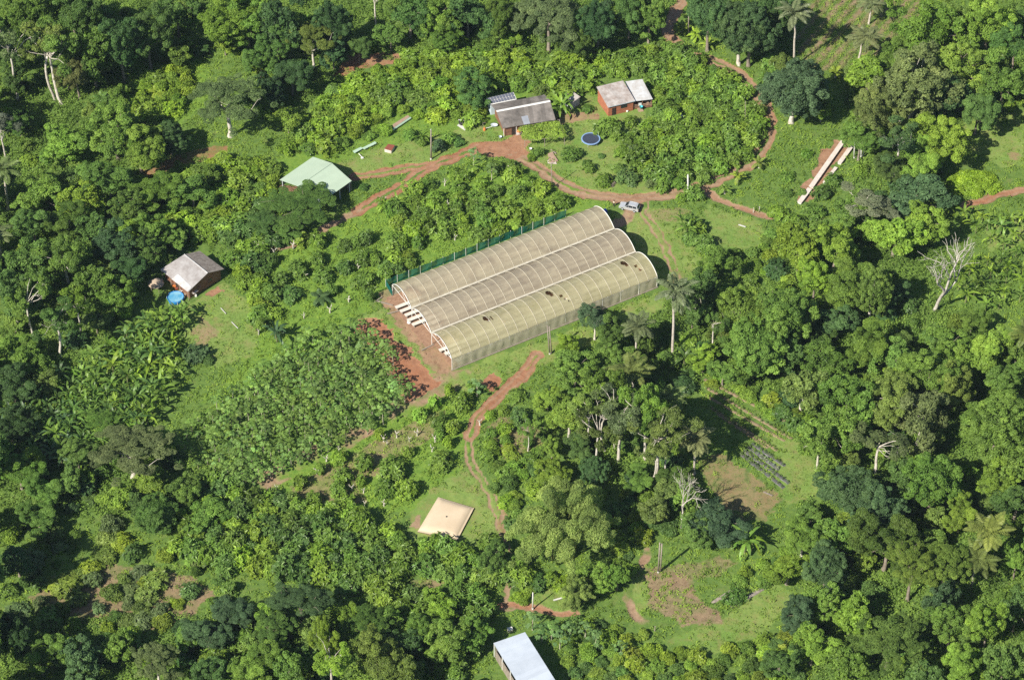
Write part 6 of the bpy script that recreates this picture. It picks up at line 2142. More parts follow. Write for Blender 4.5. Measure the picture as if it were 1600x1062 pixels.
for i, nm in enumerate(('front_wall', 'gable_wall', 'back_wall', 'gable_wall')):
    a, b = cs[i], cs[(i + 1) % 4]
    mb = wall_panel(MB(), a, b, -0.1, 2.75)
    if nm == 'gable_wall':
        a3, b3 = Vector((a.x, a.y, 2.75)), Vector((b.x, b.y, 2.75))
        m3 = (a3 + b3) / 2
        m3.z = 4.05
        d = (b3 - a3).normalized()
        nn = Vector((-d.y, d.x, 0)) * 0.07
        mb.add([a3 - nn, b3 - nn, m3 - nn, a3 + nn, b3 + nn, m3 + nn], [(0, 1, 2), (5, 4, 3), (0, 3, 4, 1), (1, 4, 5, 2), (2, 5, 3, 0)])
    wl = part(nm, mb, M_BOARD, ht)
    if i == 1:
        for t in (0.3, 0.65):
            q, an = on_wall(a, b, t, 0.09, 1.6)
            wd_ = part('window', MB().box(q, (1.1, 0.06, 0.8), an), M_DARKGLASS, wl)
        q, an = on_wall(a, b, 0.15, 0.35, 1.25)
        part('shelf', MB().box(q, (1.4, 0.5, 0.08), an), M_STRIP, wl)
    if i == 0:
        q, an = on_wall(a, b, 0.5, 0.09, 1.05)
        part('door', MB().box(q, (1.0, 0.06, 2.1), an), M_DARKIN, wl)
for t in (0.02, 0.34, 0.66, 0.98):
    p = lerp(L0, L1, t)
    c_ = lerp(p, Vector((cen.x, cen.y, p.z)), 0.03)
    part('veranda_post', MB().tube([(c_.x, c_.y, -0.1), (c_.x, c_.y, ze - 0.05)], 0.08, 6), M_STEM, ht)
for k, (px, py, m_, s_) in enumerate([(272.5, 448, M_ORANGE, 0.5), (276, 451.5, M_RED, 0.45), (283, 456, M_STRIP, 0.6), (289, 461, M_STEM, 0.5), (306, 461.5, M_WHITE, 0.4)]):
    p = Vector(at(px, py, s_ / 2))
    solo('storage_box', MB().box((0, 0, 0), (s_ * 1.3, s_, s_), 0.4 * k).box((0, 0, s_ / 2 + 0.03), (s_ * 1.38, s_ * 1.08, 0.06), 0.4 * k), m_, tuple(p),
         ['orange storage box under the hut eave', 'red storage box under the hut eave', 'pale storage box between pool and hut', 'brown storage box beside the hut corner post', 'white storage box on the grass by the hut gable'][k], 'box')
# thatched shelter and pool
p = Vector(at(245, 452, 0))
tb = thing('thatched_shelter', tuple(p), 'small shelter with a pointed greyish thatch roof beside the blue pool', 'shelter')
part('roof', MB().lathe((p.x, p.y, 1.7), [(1.75, 0), (1.68, 0.12), (1.0, 0.72), (0.4, 1.15), (0.05, 1.3)], 9), M_THATCH, tb)
for k in range(4):
    a = k * PI / 2 + 0.5
    part('post', MB().tube([(p.x + 1.2 * math.cos(a), p.y + 1.2 * math.sin(a), -0.1), (p.x + 1.2 * math.cos(a), p.y + 1.2 * math.sin(a), 1.9)], 0.06, 5), M_STEM, tb)
p = Vector(at(274.5, 467.5, 0))
pl = thing('swimming_pool', tuple(p), 'round blue above-ground pool filled with water beside the hut', 'pool')
part('wall', MB().lathe((p.x, p.y, 0), [(1.78, 0), (1.82, 0.3), (1.80, 0.75), (1.75, 0.82), (1.66, 0.78), (1.66, 0.5)], 28), M_POOLBLUE, pl, smooth=True)
part('water', MB().lathe((p.x, p.y, 0.5), [(0.02, 0.14), (1.665, 0.14), (1.665, 0.12)], 28), M_POOLWATER, pl)
for k in range(10):
    a = k * PI / 5
    part('brace', MB().tube([(p.x + 1.86 * math.cos(a), p.y + 1.86 * math.sin(a), 0), (p.x + 1.84 * math.cos(a), p.y + 1.84 * math.sin(a), 0.8)], 0.045, 5), M_WHITE, pl)

# --- white metal barn at the bottom edge
zb0, zb1 = 3.9, 3.3
b0_, b1_ = Vector(at(771, 1004, zb0)), Vector(at(820.3, 989.5, zb0))
dv = Vector(at(864.7, 1060, zb0)) - b1_
dv.normalize()
LB = 17.0
b2_, b3_ = b1_ + dv * LB, b0_ + dv * LB
for q in (b1_, b2_):
    q.z = zb0 + 0.5
bn = thing('metal_barn', tuple(Vector((((b0_ + b2_) / 2).x, ((b0_ + b2_) / 2).y, 0))), 'long barn under a white corrugated metal roof cut by the bottom edge', 'barn')
part('roof', MB().slab([b0_, b3_, b2_, b1_], 0.08), M_ZINC_WHITE, bn)
cen = (b0_ + b1_ + b2_ + b3_) / 4
cs = [lerp(Vector((p.x, p.y, 0)), Vector((cen.x, cen.y, 0)), 0.06) for p in (b0_, b3_, b2_, b1_)]
for i, nm in enumerate(('front_wall', 'end_wall', 'back_wall', 'end_wall')):
    part(nm, wall_panel(MB(), cs[i], cs[(i + 1) % 4], -0.1, 2.2 if i == 0 else 3.6), M_WOODP, bn)
for t in (0.0, 0.2, 0.4, 0.6, 0.8, 1.0):
    p = lerp(b0_, b3_, t)
    part('post', MB().box((p.x + 0.15, p.y, zb0 / 2), (0.16, 0.16, zb0), 0.3), M_WHITE, bn)

# --- little hut behind the solar panelled house
z_ = 2.2
hq = [Vector(at(px, py, z_)) for px, py in ((880, 151.5), (892.5, 141.5), (907, 151.5), (893, 160))]
hq[0].z = hq[3].z = 1.9
sh = thing('garden_hut', tuple(Vector((hq[0].x, hq[0].y, 0))), 'small hut with a greyish square roof behind the tall bananas', 'hut')
part('roof', MB().slab(hq[::-1], 0.08), M_RUST_ROOF, sh)
cen = sum(hq, Vector()) / 4
cs = [lerp(Vector((p.x, p.y, 0)), Vector((cen.x, cen.y, 0)), 0.12) for p in hq]
for i in range(4):
    part('wall', wall_panel(MB(), cs[i], cs[(i + 1) % 4], -0.1, 1.85), M_STEEL, sh)

# ------------------------------------------------------------------ beige water tank
tc = [Vector(at(px, py, 0.55)) for px, py in ((684.5, 775.5), (740.5, 792.5), (714.5, 842.5), (652.0, 829.5))]
NP = 22
pts, fs = [], []
for i in range(NP + 1):
    for j in range(NP + 1):
        a, b = i / NP, j / NP
        p = lerp(lerp(tc[0], tc[1], a), lerp(tc[3], tc[2], a), b)
        e = min(a, 1 - a, b, 1 - b)
        pull = 0.018 * (math.sin(PI * a) * (b - 0.5) * -2 * (abs(b - 0.5) > 0.3) )
        z = 0.40 + 0.72 * min(1.0, (e / 0.15)) ** 0.5 * (0.93 + 0.07 * math.sin(PI * a) * math.sin(PI * b)) + 0.015 * math.sin(a * 17 + 5 * b) * (e < 0.2)
        pts.append((p.x, p.y, z))
m = (NP + 1) ** 2
base = []
for i in range(NP):
    for j in range(NP):
        a = i * (NP + 1) + j
        fs.append((a, a + NP + 1, a + NP + 2, a + 1))
edge = [i * (NP + 1) for i in range(NP + 1)] + [NP * (NP + 1) + j for j in range(1, NP + 1)] + [i * (NP + 1) + NP for i in range(NP - 1, -1, -1)] + [j for j in range(NP - 1, 0, -1)]
cT = sum(tc, Vector()) / 4
lo = len(pts)
for k in edge:
    q = lerp(Vector(pts[k]), cT, 0.035)
    pts.append((q.x, q.y, -0.05))
for k in range(len(edge)):
    k2 = (k + 1) % len(edge)
    fs.append((edge[k], edge[k2], lo + k2, lo + k))
tank = thing('water_tank', (cT.x, cT.y, 0), 'big beige pillow shaped water tank lying in a grass clearing', 'water tank')
part('bladder', MB().add(pts, fs), M_TANK, tank, smooth=True)
part('valve', MB().lathe((cT.x, cT.y, 1.09), [(0.16, 0), (0.16, 0.1), (0.1, 0.16), (0.04, 0.2)], 10), M_BLACK, tank)

# ------------------------------------------------------------------ trampoline
p = Vector(at(923, 221.5, 0))
tr = thing('trampoline', tuple(p), 'round trampoline with a dark mat and pale blue rim on the lawn', 'trampoline')
part('mat', MB().lathe((p.x, p.y, 0.88), [(0.02, -0.03), (1.0, -0.02), (1.86, 0.0), (1.86, -0.03)], 32), M_TRAMP, tr)
part('pad', MB().lathe((p.x, p.y, 0.88), [(1.86, -0.05), (1.88, 0.06), (2.12, 0.06), (2.16, -0.06)], 32), plain('faded_blue_pad', (0.24, 0.36, 0.58), (0.19, 0.30, 0.52), 1.5, 0.5), tr)
for k in range(6):
    a = k * PI / 3 + 0.2
    part('leg', MB().tube([(p.x + 2.05 * math.cos(a), p.y + 2.05 * math.sin(a), -0.05), (p.x + 2.05 * math.cos(a), p.y + 2.05 * math.sin(a), 0.85)], 0.04, 5), M_STEEL, tr)

# ------------------------------------------------------------------ car
cA, cB = Vector(at(969.2, 325.5, 0)), Vector(at(996.2, 331.5, 0))       # nose and tail, on the ground
f_ = (cA - cB).normalized()
s_ = Vector((-f_.y, f_.x, 0))
if s_.y > 0:
    s_ = -s_            # towards the camera
cC = (cA + cB) / 2 + Vector((0.1, 0.45, 0))
car = thing('parked_car', tuple(cC), 'silver estate car with roof rails parked beside the red road', 'car')


def CP(x, y, z):
    return cC + f_ * x + s_ * y + Vector((0, 0, z))


prof = [(-2.2, 0.35), (-2.24, 0.9), (-2.12, 1.05), (0.85, 0.98), (1.55, 0.88), (2.1, 0.74), (2.2, 0.55), (2.15, 0.32)]
W2 = 0.86
pts, fs = [], []
for x, z in prof:
    for yy in (-W2, W2):
        pts.append(CP(x, yy * (0.94 if abs(x) > 2.1 else 1), z))
n = len(prof)
for i in range(n):
    j = (i + 1) % n
    fs.append((2 * i, 2 * i + 1, 2 * j + 1, 2 * j))
fs.append(tuple(2 * i for i in range(n))[::-1])
fs.append(tuple(2 * i + 1 for i in range(n)))
part('body', MB().add(pts, fs), M_SILVER, car)
cab = [(-2.1, 1.04, 0.82), (-1.88, 1.58, 0.70), (-1.5, 1.66, 0.68), (0.05, 1.66, 0.68), (0.95, 0.99, 0.80)]
pts, fs = [], []
for x, z, w in cab:
    pts += [CP(x, -w, z), CP(x, w, z)]
n = len(cab)
fs = [(2 * i, 2 * i + 1, 2 * i + 3, 2 * i + 2) for i in range(n - 1)] + [tuple(2 * i for i in range(n))[::-1], tuple(2 * i + 1 for i in range(n)), (0, 1, 2 * n - 1, 2 * n - 2)]
part('cabin', MB().add(pts, fs), M_SILVER, car)
part('windscreen', MB().slab([CP(0.14, -0.62, 1.625), CP(0.14, 0.62, 1.625), CP(0.86, 0.70, 1.08), CP(0.86, -0.70, 1.08)], 0.03), M_DARKGLASS, car)
part('rear_window', MB().slab([CP(-1.93, -0.6, 1.50), CP(-1.93, 0.6, 1.50), CP(-2.11, 0.66, 1.12), CP(-2.11, -0.66, 1.12)], 0.02), M_DARKGLASS, car)
for sg in (-1, 1):
    for x0, x1, x2, x3 in ((-1.80, -0.95, -0.95, -1.70), (-0.85, -0.02, -0.02, -0.85), (0.06, 0.72, 0.14, 0.06)):
        y0, y1 = sg * 0.825, sg * 0.715
        q = [CP(x0, y0, 1.10), CP(x1, y0, 1.10), CP(x2, y1, 1.55), CP(x3, y1, 1.55)]
        off = s_ * (0.02 * sg)
        part('side_window', MB().add([a + off for a in q] + [a - off for a in q], [(0, 1, 2, 3), (7, 6, 5, 4), (0, 4, 5, 1), (1, 5, 6, 2), (2, 6, 7, 3), (3, 7, 4, 0)]), M_DARKGLASS, car)
    part('roof_rail', MB().bar(CP(-1.6, sg * 0.58, 1.72), CP(-0.1, sg * 0.58, 1.72), 0.06), M_STEEL, car)
    part('headlight', MB().box(CP(2.12, sg * 0.62, 0.66), (0.1, 0.34, 0.16), math.atan2(f_.y, f_.x)), M_WHITE, car)
    part('tail_light', MB().box(CP(-2.24, sg * 0.74, 0.85), (0.06, 0.16, 0.4), math.atan2(f_.y, f_.x)), M_RED, car)
    for x in (-1.35, 1.35):
        wh = part('wheel', MB().tube([CP(x, sg * 0.70, 0.31), CP(x, sg * 0.90, 0.31)], 0.31, 14), M_BLACK, car)
        part('rim', MB().tube([CP(x, sg * 0.89, 0.31), CP(x, sg * 0.915, 0.31)], 0.19, 10), M_STEEL, wh)
part('bumper', MB().box(CP(-2.27, 0, 0.45), (0.12, 1.6, 0.2), math.atan2(f_.y, f_.x)), M_BLACK, car)

# ------------------------------------------------------------------ person by the car
pp = Vector(at(959, 322.5))


def figure(loc, rz):
    J = [(0, 0, 0.92), (0, 0, 1.15), (0, 0, 1.38), (0, 0, 1.50), (0, 0.02, 1.60), (0, 0.02, 1.72),
         (0.17, 0, 1.38), (0.25, 0.02, 1.12), (0.24, 0.12, 0.88), (-0.17, 0, 1.38), (-0.25, 0.02, 1.12), (-0.24, 0.10, 0.86),
         (0.10, 0, 0.86), (0.11, 0.03, 0.48), (0.11, 0, 0.07), (0.12, 0.15, 0.03), (-0.10, 0, 0.86), (-0.11, 0.0, 0.48), (-0.11, -0.04, 0.07), (-0.12, 0.11, 0.03)]
    rad = [0.14, 0.13, 0.14, 0.055, 0.09, 0.085, 0.065, 0.05, 0.035, 0.065, 0.05, 0.035, 0.095, 0.065, 0.045, 0.035, 0.095, 0.065, 0.045, 0.035]
    E = [(0, 1), (1, 2), (2, 3), (3, 4), (4, 5), (2, 6), (6, 7), (7, 8), (2, 9), (9, 10), (10, 11), (0, 12), (12, 13), (13, 14), (14, 15), (0, 16), (16, 17), (17, 18), (18, 19)]

    def skin(name, V, R_, E_, mat, parent=None):
        me = bpy.data.meshes.new(name)
        me.from_pydata(V, E_, [])
        me.materials.append(mat)
        o = link(name, me)
        sm = o.modifiers.new('skin', 'SKIN')
        sm.use_smooth_shade = True
        for i, q in enumerate(me.skin_vertices[0].data if me.skin_vertices else []):
            q.radius = (R_[i], R_[i])
            q.use_root = i == 0
        o.modifiers.new('sub', 'SUBSURF').render_levels = 1
        o.parent = parent
        return o
    b = skin('person', J, rad, E, M_SKIN)
    b.location = loc
    b.rotation_euler = (0, 0, rz)
    sh_i = [0, 1, 2, 6, 7, 9, 10]
    mp = {k: i for i, k in enumerate(sh_i)}
    skin('shirt', [J[k] for k in sh_i], [0.165, 0.16, 0.165, 0.09, 0.075, 0.09, 0.075], [(0, 1), (1, 2), (mp[2], mp[6]), (mp[6], mp[7]), (mp[2], mp[9]), (mp[9], mp[10])], M_SHIRT, b)
    tr_i = [0, 12, 13, 14, 16, 17, 18]
    mp = {k: i for i, k in enumerate(tr_i)}
    skin('trousers', [J[k] for k in tr_i], [0.15, 0.115, 0.085, 0.065, 0.115, 0.085, 0.065], [(0, 1), (1, 2), (2, 3), (0, 4), (4, 5), (5, 6)], M_TROUSER, b)
    hb = MB().lathe((0, 0, 1.62), [(0.115, 0), (0.12, 0.08), (0.09, 0.16), (0.03, 0.19)], 10)
    h_ = link('hair', hb.mesh('hair', M_BLACK, (0, 0, 0), True))
    h_.parent = b
    return b


pe = figure(tuple(pp), 2.2)
tag(pe, 'person in a cream top standing on the road edge ahead of the silver car', 'person')

# blue drum at the greenhouse end
p = Vector(at(944.5, 332, 0.5))
db = thing('plastic_drum', (p.x, p.y, 0), 'bright blue square plastic container at the far corner of the greenhouse', 'container')
part('body', MB().box((p.x, p.y, 0.6), (0.95, 0.8, 1.2), 0.5), M_BLUE, db)
part('lid', MB().box((p.x, p.y, 1.23), (0.7, 0.55, 0.08), 0.5), M_BLUE, db)

# ------------------------------------------------------------------ poles
def pole(fx, fy, tx, ty, rad, mat, label, double=False, arm=False):
    b = Vector(at(fx, fy))
    lo, hi = 1.0, 16.0
    for _ in range(40):
        m = (lo + hi) / 2
        lo, hi = (m, hi) if proj(b.x, b.y, m)[1] > ty else (lo, m)
    h = lo
    tx_ = at(tx, ty, h)
    top = Vector((tx_[0], b.y, h))
    o = thing('utility_pole', tuple(b), label, 'pole')
    part('shaft', MB().tube([b + Vector((0, 0, -0.3)), top], [rad * 1.15, rad * 0.8], 8), mat, o, smooth=True)
    if double:
        w = Vector((0.42, 0.1, 0))
        part('second_shaft', MB().tube([b + w + Vector((0, 0, -0.3)), top + w + Vector((0, 0, -0.4))], [rad * 1.1, rad * 0.8], 8), mat, o, smooth=True)
        for z in (0.55, 0.9):
            q = lerp(b, top, z)
            part('brace', MB().bar(q - w * 0.2, q + w * 1.2, 0.1), mat, o)
    if arm:
        part('insulator', MB().lathe(tuple(top), [(0.07, 0), (0.1, 0.1), (0.05, 0.2)], 8), M_WHITE, o)
    part('base_collar', MB().tube([b + Vector((0, 0, -0.1)), b + Vector((0, 0, 0.35))], rad * 1.5, 8), M_CONC, o)
    return o


pole(673.6, 249, 673.4, 203, 0.16, M_WOODP, 'grey wooden pole above the shed yard with leafy top behind it', arm=True)
pole(863, 293, 861, 254, 0.09, M_WOODP, 'thin grey pole on the road verge below the house trellis')
pole(1075.4, 307, 1074.8, 273.5, 0.20, M_CONC, 'white concrete pole beside the road junction', arm=True)
pole(859, 553, 855, 508, 0.13, M_WOODP, 'weathered double wooden pole before the greenhouse front', double=True)
pole(832.4, 951, 832.6, 925, 0.13, M_CONC, 'short pale pole on the cross path above the white barn')
pole(1028.5, 894, 1031, 847, 0.14, M_WOODP, 'weathered double wooden pole at the edge of the tan clearing', double=True)
pole(1076, 53, 1076, 13, 0.13, M_WOODP, 'grey wooden pole beside the road at the top edge', arm=True)
pole(1164.5, 196, 1164.5, 158, 0.06, M_STEM, 'thin yellowish pole standing in the road bend orchard')
pole(1334.5, 247, 1335.3, 222, 0.13, M_CONC, 'lone pale post by the white bench strips')
pole(1345.6, 245, 1345.8, 231, 0.14, M_CONC, 'thick pale post of the pair by the bench strips')
pole(1347.8, 245, 1350.8, 231, 0.10, M_CONC, 'leaning pale post of the pair by the bench strips')
pole(1346, 231, 1345.5, 196, 0.11, M_STEEL, 'dark slender pole behind the bench strips')

# ------------------------------------------------------------------ white bench strips
def strip(pts, w, z, label):
    A_, B_ = Vector(at(*pts[0], z)), Vector(at(*pts[1], z))
    d = (B_ - A_).normalized()
    n_ = Vector((-d.y, d.x, 0)) * w / 2
    b = thing('planting_bench', (A_.x, A_.y, 0), label, 'bench', None)
    part('bench_top', MB().slab([A_ - n_, B_ - n_, B_ + n_, A_ + n_], 0.09), M_STRIP, b)
    L = (B_ - A_).length
    for i in range(max(2, int(L / 3) + 1)):
        q = lerp(A_, B_, 0.03 + 0.94 * i / max(1, int(L / 3)))
        part('leg', MB().box((q.x, q.y, z / 2 - 0.1), (0.2, w * 0.8, z - 0.05), math.atan2(d.y, d.x)), M_CONC, b)


strip([(1317.5, 220.0), (1267.0, 292.0)], 1.05, 0.6, 'longer whitish bench strip in the clearing, on the side of the road bend')
strip([(1265.5, 294.0), (1249.0, 316.0)], 1.05, 0.6, 'overgrown lower whitish bench strip ending in bushes')
strip([(1331.0, 227.5), (1311.5, 254.5)], 0.95, 0.6, 'shorter whitish bench strip close to the lone pale post')
strip([(1306.5, 261.0), (1288.0, 285.0)], 0.75, 0.6, 'narrow broken whitish bench strip among bushes')

# ------------------------------------------------------------------ vegetable beds
def bed(a, b, w, mat, label, plants, pc, i0):
    A_, B_ = Vector(at(*a)), Vector(at(*b))
    d = (B_ - A_).normalized()
    n_ = Vector((-d.y, d.x, 0))
    L = (B_ - A_).length
    pts, fs = [], []
    N_ = int(L / 0.6)
    for i in range(N_ + 1):
        q = A_ + d * (L * i / N_)
        for t, z in ((-0.5, 0.0), (-0.34, 0.2), (0, 0.24), (0.34, 0.2), (0.5, 0.0)):
            w_ = w * (1 + 0.08 * math.sin(i * 1.7 + t * 5))
            e = q + n_ * t * w_
            pts.append((e.x, e.y, z * (1 if 0 < i < N_ else 0.2) + (0.12 if z == 0 else 0.08) - 0.14 + 0.02 * math.sin(i * 2.3)))
    for i in range(N_):
        for k in range(4):
            a_ = i * 5 + k
            fs.append((a_, a_ + 1, a_ + 6, a_ + 5))
    b_ = solo('vegetable_bed', MB().add([Vector(p_) - A_ for p_ in pts], fs), mat, tuple(A_), label, 'garden bed')
    r = np.random.default_rng(700 + i0)
    if plants:
        k = int(L / 1.0)
        for i in range(k):
            if r.random() < 0.1:
                continue
            q = A_ + d * (L * (i + 0.5) / k) + n_ * 0.12 * r.normal()
            o = link('vegetable_plant', VEG[int(r.integers(3))])
            o.location = (q.x, q.y, 0.16)
            s = 0.8 + 0.5 * r.random()
            o.scale = (s, s, s)
            o.rotation_euler = (0, 0, 6 * r.random())
            o.color = jcol(pc, r)
            tag(o, 'leafy vegetable plant in a row on a dark garden bed', 'vegetable', 'vegetable plants on the dark beds')


VEG = []
for k in range(3):
    rr = np.random.default_rng(720 + k)
    v, q, t = tufts(np.zeros(1), np.zeros(1), 16, np.array([0.34]), np.array([0.36]), 0.32, 0.6, rr, np.array([0.55]))
    VEG.append(mesh_np('vegetable_plant', v, q, mats=[M_LEAF], tint=t))
vp = (0.12, 0.17, 0.07)
bed((1156, 708), (1225, 762), 0.95, M_MULCH, 'dark filmed garden bed nearest the bare brown earth', True, vp, 1)
bed((1162, 703), (1233, 755), 0.95, M_MULCH, 'dark filmed garden bed second from the bare brown earth', True, vp, 2)
bed((1168, 697), (1218, 734), 0.95, M_MULCH, 'dark filmed garden bed third from the bare brown earth', True, (0.20, 0.25, 0.16), 3)
bed((1174, 692), (1227, 728), 0.95, M_MULCH, 'dark filmed garden bed farthest from the bare brown earth', True, (0.10, 0.15, 0.06), 4)
for k, (a, b) in enumerate([((1100, 592), (1238, 664)), ((1102, 604), (1238, 686)), ((1100, 616), (1228, 690)), ((1108, 634), (1215, 704)), ((1120, 646), (1200, 700))]):
    bed(a, b, 0.75, M_WEEDY, f'weedy earth bed in the grass garden, {["highest", "second highest", "middle", "second lowest", "lowest"][k]} of the five', k in (1, 3), (0.13, 0.19, 0.05), 10 + k)
bed((1142, 948), (1200, 914), 0.9, M_DARK_ROOF, 'grey stony ridge bed across the lower clearing', False, vp, 30)
bed((1112, 942), (1150, 918), 0.8, M_WOODP, 'broken twiggy ridge bed above the grey stony one', False, vp, 31)

# ------------------------------------------------------------------ odds and ends lying about
def sheet(quad, z, mat, label, name='roofing_sheet', cat='sheet', th=0.05, legs=True, lift=None):
    P_ = [Vector(at(px, py, z if lift is None else lift[i])) for i, (px, py) in enumerate(quad)]
    c = sum(P_, Vector()) / len(P_)
    mb = MB().slab([p - Vector((c.x, c.y, 0)) for p in P_], th)
    return solo(name, mb, mat, (c.x, c.y, 0), label, cat)


sheet([(551, 236), (564, 229.5), (567, 232), (554, 239.5)], 0.5, M_SHEETG, 'pale green sheet lying on the shed lawn, its lower half', 'roofing_sheet')
sheet([(566, 231), (586, 221), (588.5, 224), (569, 233.5)], 0.55, M_SHEETG, 'pale green sheet lying on the shed lawn, its upper half', 'roofing_sheet')
p = Vector(at(565.5, 247, 0.1))
o = thing('watering_pipe', tuple(p), 'white pipe with a weighted foot beside the pale green sheets', 'pipe')
part('tube', MB().tube([Vector(at(560.5, 240, 0.3)), Vector(at(566, 246, 0.2))], 0.09, 6), M_WHITE, o)
part('foot', MB().box(Vector(at(566, 247, 0.15)), (0.55, 0.4, 0.3), 0.4), M_WHITE, o)
sheet([(613.5, 194.5), (637, 180), (640.5, 182.5), (615, 200)], 0.7, M_PINKBOARD, 'pinkish board roof lying in the thicket edge', 'wooden_board', 'board', lift=(1.0, 1.0, 0.7, 0.7))
sheet([(613, 201.5), (641, 182.5), (643, 184.5), (614, 204)], 0.5, M_SHEETG, 'mint green strip along the pinkish board roof', 'roofing_sheet', lift=(0.7, 0.7, 0.45, 0.45))
c = Vector(at(609, 237, 0))
hu = thing('animal_hutch', tuple(c), 'small low hutch with a rusty brown roof and cream front on the shed lawn', 'hutch')
hz = [Vector(at(px, py, 0.9)) for px, py in ((600.5, 232.5), (606.5, 225), (617, 227), (611.5, 235.5))]
part('roof', MB().slab(hz[::-1], 0.06), M_RED, hu)
cH = sum(hz, Vector()) / 4
cs = [lerp(Vector((p_.x, p_.y, 0)), Vector((cH.x, cH.y, 0)), 0.05) for p_ in hz]
for i in range(4):
    part('wall', wall_panel(MB(), cs[i], cs[(i + 1) % 4], -0.05, 0.82, 0.06), M_STRIP, hu)
c = Vector(at(723, 193, 0))
o = thing('water_trough', tuple(c), 'round dark tub with a timber across it on the yard grass', 'tub')
part('tub', MB().lathe(tuple(c), [(0.85, 0), (0.95, 0.5), (0.9, 0.85), (0.8, 0.85), (0.78, 0.4), (0.02, 0.38)], 18), M_BLACK, o, smooth=True)
part('plank', MB().bar(c + Vector((-1.0, 0.1, 0.93)), c + Vector((1.0, -0.1, 0.93)), 0.2, 0.06), M_CONC, o)
sheet([(714, 196), (722, 190), (737, 197), (726, 204)], 0.06, M_CONC, 'pale slab under the round dark tub', 'stone_slab', 'slab', 0.1)
for k, (a, b, lb) in enumerate([((722, 176.5), (731, 172.5), 'pale plank lying above the round tub'), ((698, 163), (708, 171.5), 'grey plank in the weeds above the yard'), ((745, 176), (755, 181.5), 'grey plank beside the pale blue wall'), ((861, 234), (869, 240), 'brown plank leaning on the pale board heap'),
                                ((345, 481), (353, 490), 'pale stick lying on the lawn below the hut'), ((362, 503), (372, 513), 'lower pale stick lying on the hut lawn'), ((1154, 351), (1165, 354.5), 'pale log lying in the side clearing'), ((1193, 768), (1207, 774), 'brown log on the bare earth beside the beds'),
                                ((862, 256), (870, 250), 'thin plank on the grass below the boards')]):
    A_, B_ = Vector(at(*a, 0.15)), Vector(at(*b, 0.2))
    c = (A_ + B_) / 2
    solo('wooden_plank', MB().bar(A_ - c, B_ - c, 0.13 if k in (4, 5) else 0.28, 0.12), M_CONC if k in (0, 4, 5, 6) else M_WOODP, tuple(c), lb, 'plank')
sheet([(856, 240), (863, 237), (872, 251), (858, 254)], 0.35, M_PINKBOARD, 'heap of pinkish boards lying by the round yard bush', 'board_heap', 'boards', 0.3)
sheet([(855, 249), (868, 252), (870, 256), (856, 255)], 0.2, M_STRIP, 'pale board in front of the pinkish board heap', 'wooden_board', 'board', 0.1)
sheet([(1049.5, 175), (1053, 171.5), (1068, 181), (1064, 186)], 0.6, M_GALV, 'grey metal sheet lying in the orchard beside the red house', 'roofing_sheet', lift=(0.9, 1.0, 0.6, 0.5))
sheet([(1058, 187), (1064, 184), (1070, 188), (1064, 192)], 0.3, M_GALV, 'small bent metal sheet below the grey one in the orchard', 'roofing_sheet', lift=(0.5, 0.4, 0.3, 0.3))
# windmill-like well frame by the house
c = Vector(at(757, 204, 0))
o = thing('well_pump', tuple(c), 'orange hand pump with a white pipe beside the house corner', 'pump')
part('body', MB().lathe((c.x, c.y, 0), [(0.3, 0), (0.32, 0.5), (0.2, 0.6), (0.1, 1.0)], 10), M_ORANGE, o)
part('frame', MB().tube([c + Vector((-0.3, 0, 0)), c + Vector((-0.35, 0, 2.2)), c + Vector((0.25, 0.1, 2.2))], 0.05, 5), M_WOODP, o)
part('pipe', MB().tube([c + Vector((0.1, 0.1, 0.5)), Vector(at(769, 198, 0.6))], 0.06, 5), M_WHITE, o)
c = Vector(at(772.5, 197.5, 0))
solo('basin', MB().lathe((0, 0, 0), [(0.4, 0), (0.62, 0.45), (0.66, 0.5), (0.5, 0.42), (0.1, 0.2)], 12, 1.3), M_PALEBLUE, tuple(c), 'pale blue basin at the end of the pump pipe', 'basin', smooth=True)
c = Vector(at(810.5, 209.5, 0))
o = thing('camping_tent', tuple(c), 'orange and white awning standing under the house eave', 'awning')
part('canopy', MB().lathe((c.x, c.y, 0.9), [(0.65, 0), (0.6, 0.25), (0.3, 0.5), (0.04, 0.6)], 8), M_ORANGE, o)
part('table', MB().box((c.x, c.y, 0.45), (0.9, 0.7, 0.8), 0.3), M_WHITE, o)
c = Vector(at(829, 235, 0))
solo('white_bucket', MB().lathe((0, 0, 0), [(0.25, 0), (0.33, 0.55), (0.36, 0.6), (0.28, 0.5), (0.05, 0.1)], 12), M_WHITE, tuple(c), 'white bucket under the trellis edge', 'bucket', smooth=True)
c = Vector(at(782, 216, 0))
solo('blue_bucket', MB().lathe((0, 0, 0), [(0.25, 0), (0.33, 0.5), (0.36, 0.55), (0.28, 0.45), (0.05, 0.1)], 12), M_PALEBLUE, tuple(c), 'greyish blue bucket on the red yard edge by the house', 'bucket', smooth=True)
c = Vector(at(796, 267, 0))
o = thing('garden_chair', tuple(c), 'pinkish white chair in the orchard just below the red yard', 'chair')
part('seat', MB().box((c.x, c.y, 0.45), (0.9, 0.8, 0.1), 0.2), M_STRIP, o)
part('backrest', MB().box((c.x + 0.05, c.y + 0.4, 0.85), (0.9, 0.1, 0.8), 0.2), M_STRIP, o)
for sx, sy in ((-1, -1), (1, -1), (1, 1), (-1, 1)):
    part('leg', MB().box((c.x + sx * 0.38, c.y + sy * 0.32, 0.2), (0.09, 0.09, 0.42)), M_STRIP, o)
c = Vector(at(953, 284, 0))
rr = np.random.default_rng(55)
cl = [(np.array([0.5 * rr.normal(), 0.5 * rr.normal(), 0.2]), (0.5, 0.5, 0.3), 0.5) for _ in range(6)]
v, q, t = clump_foliage(cl, 0.3, 1.5, rr, 0.3, 0.5, 0.6)
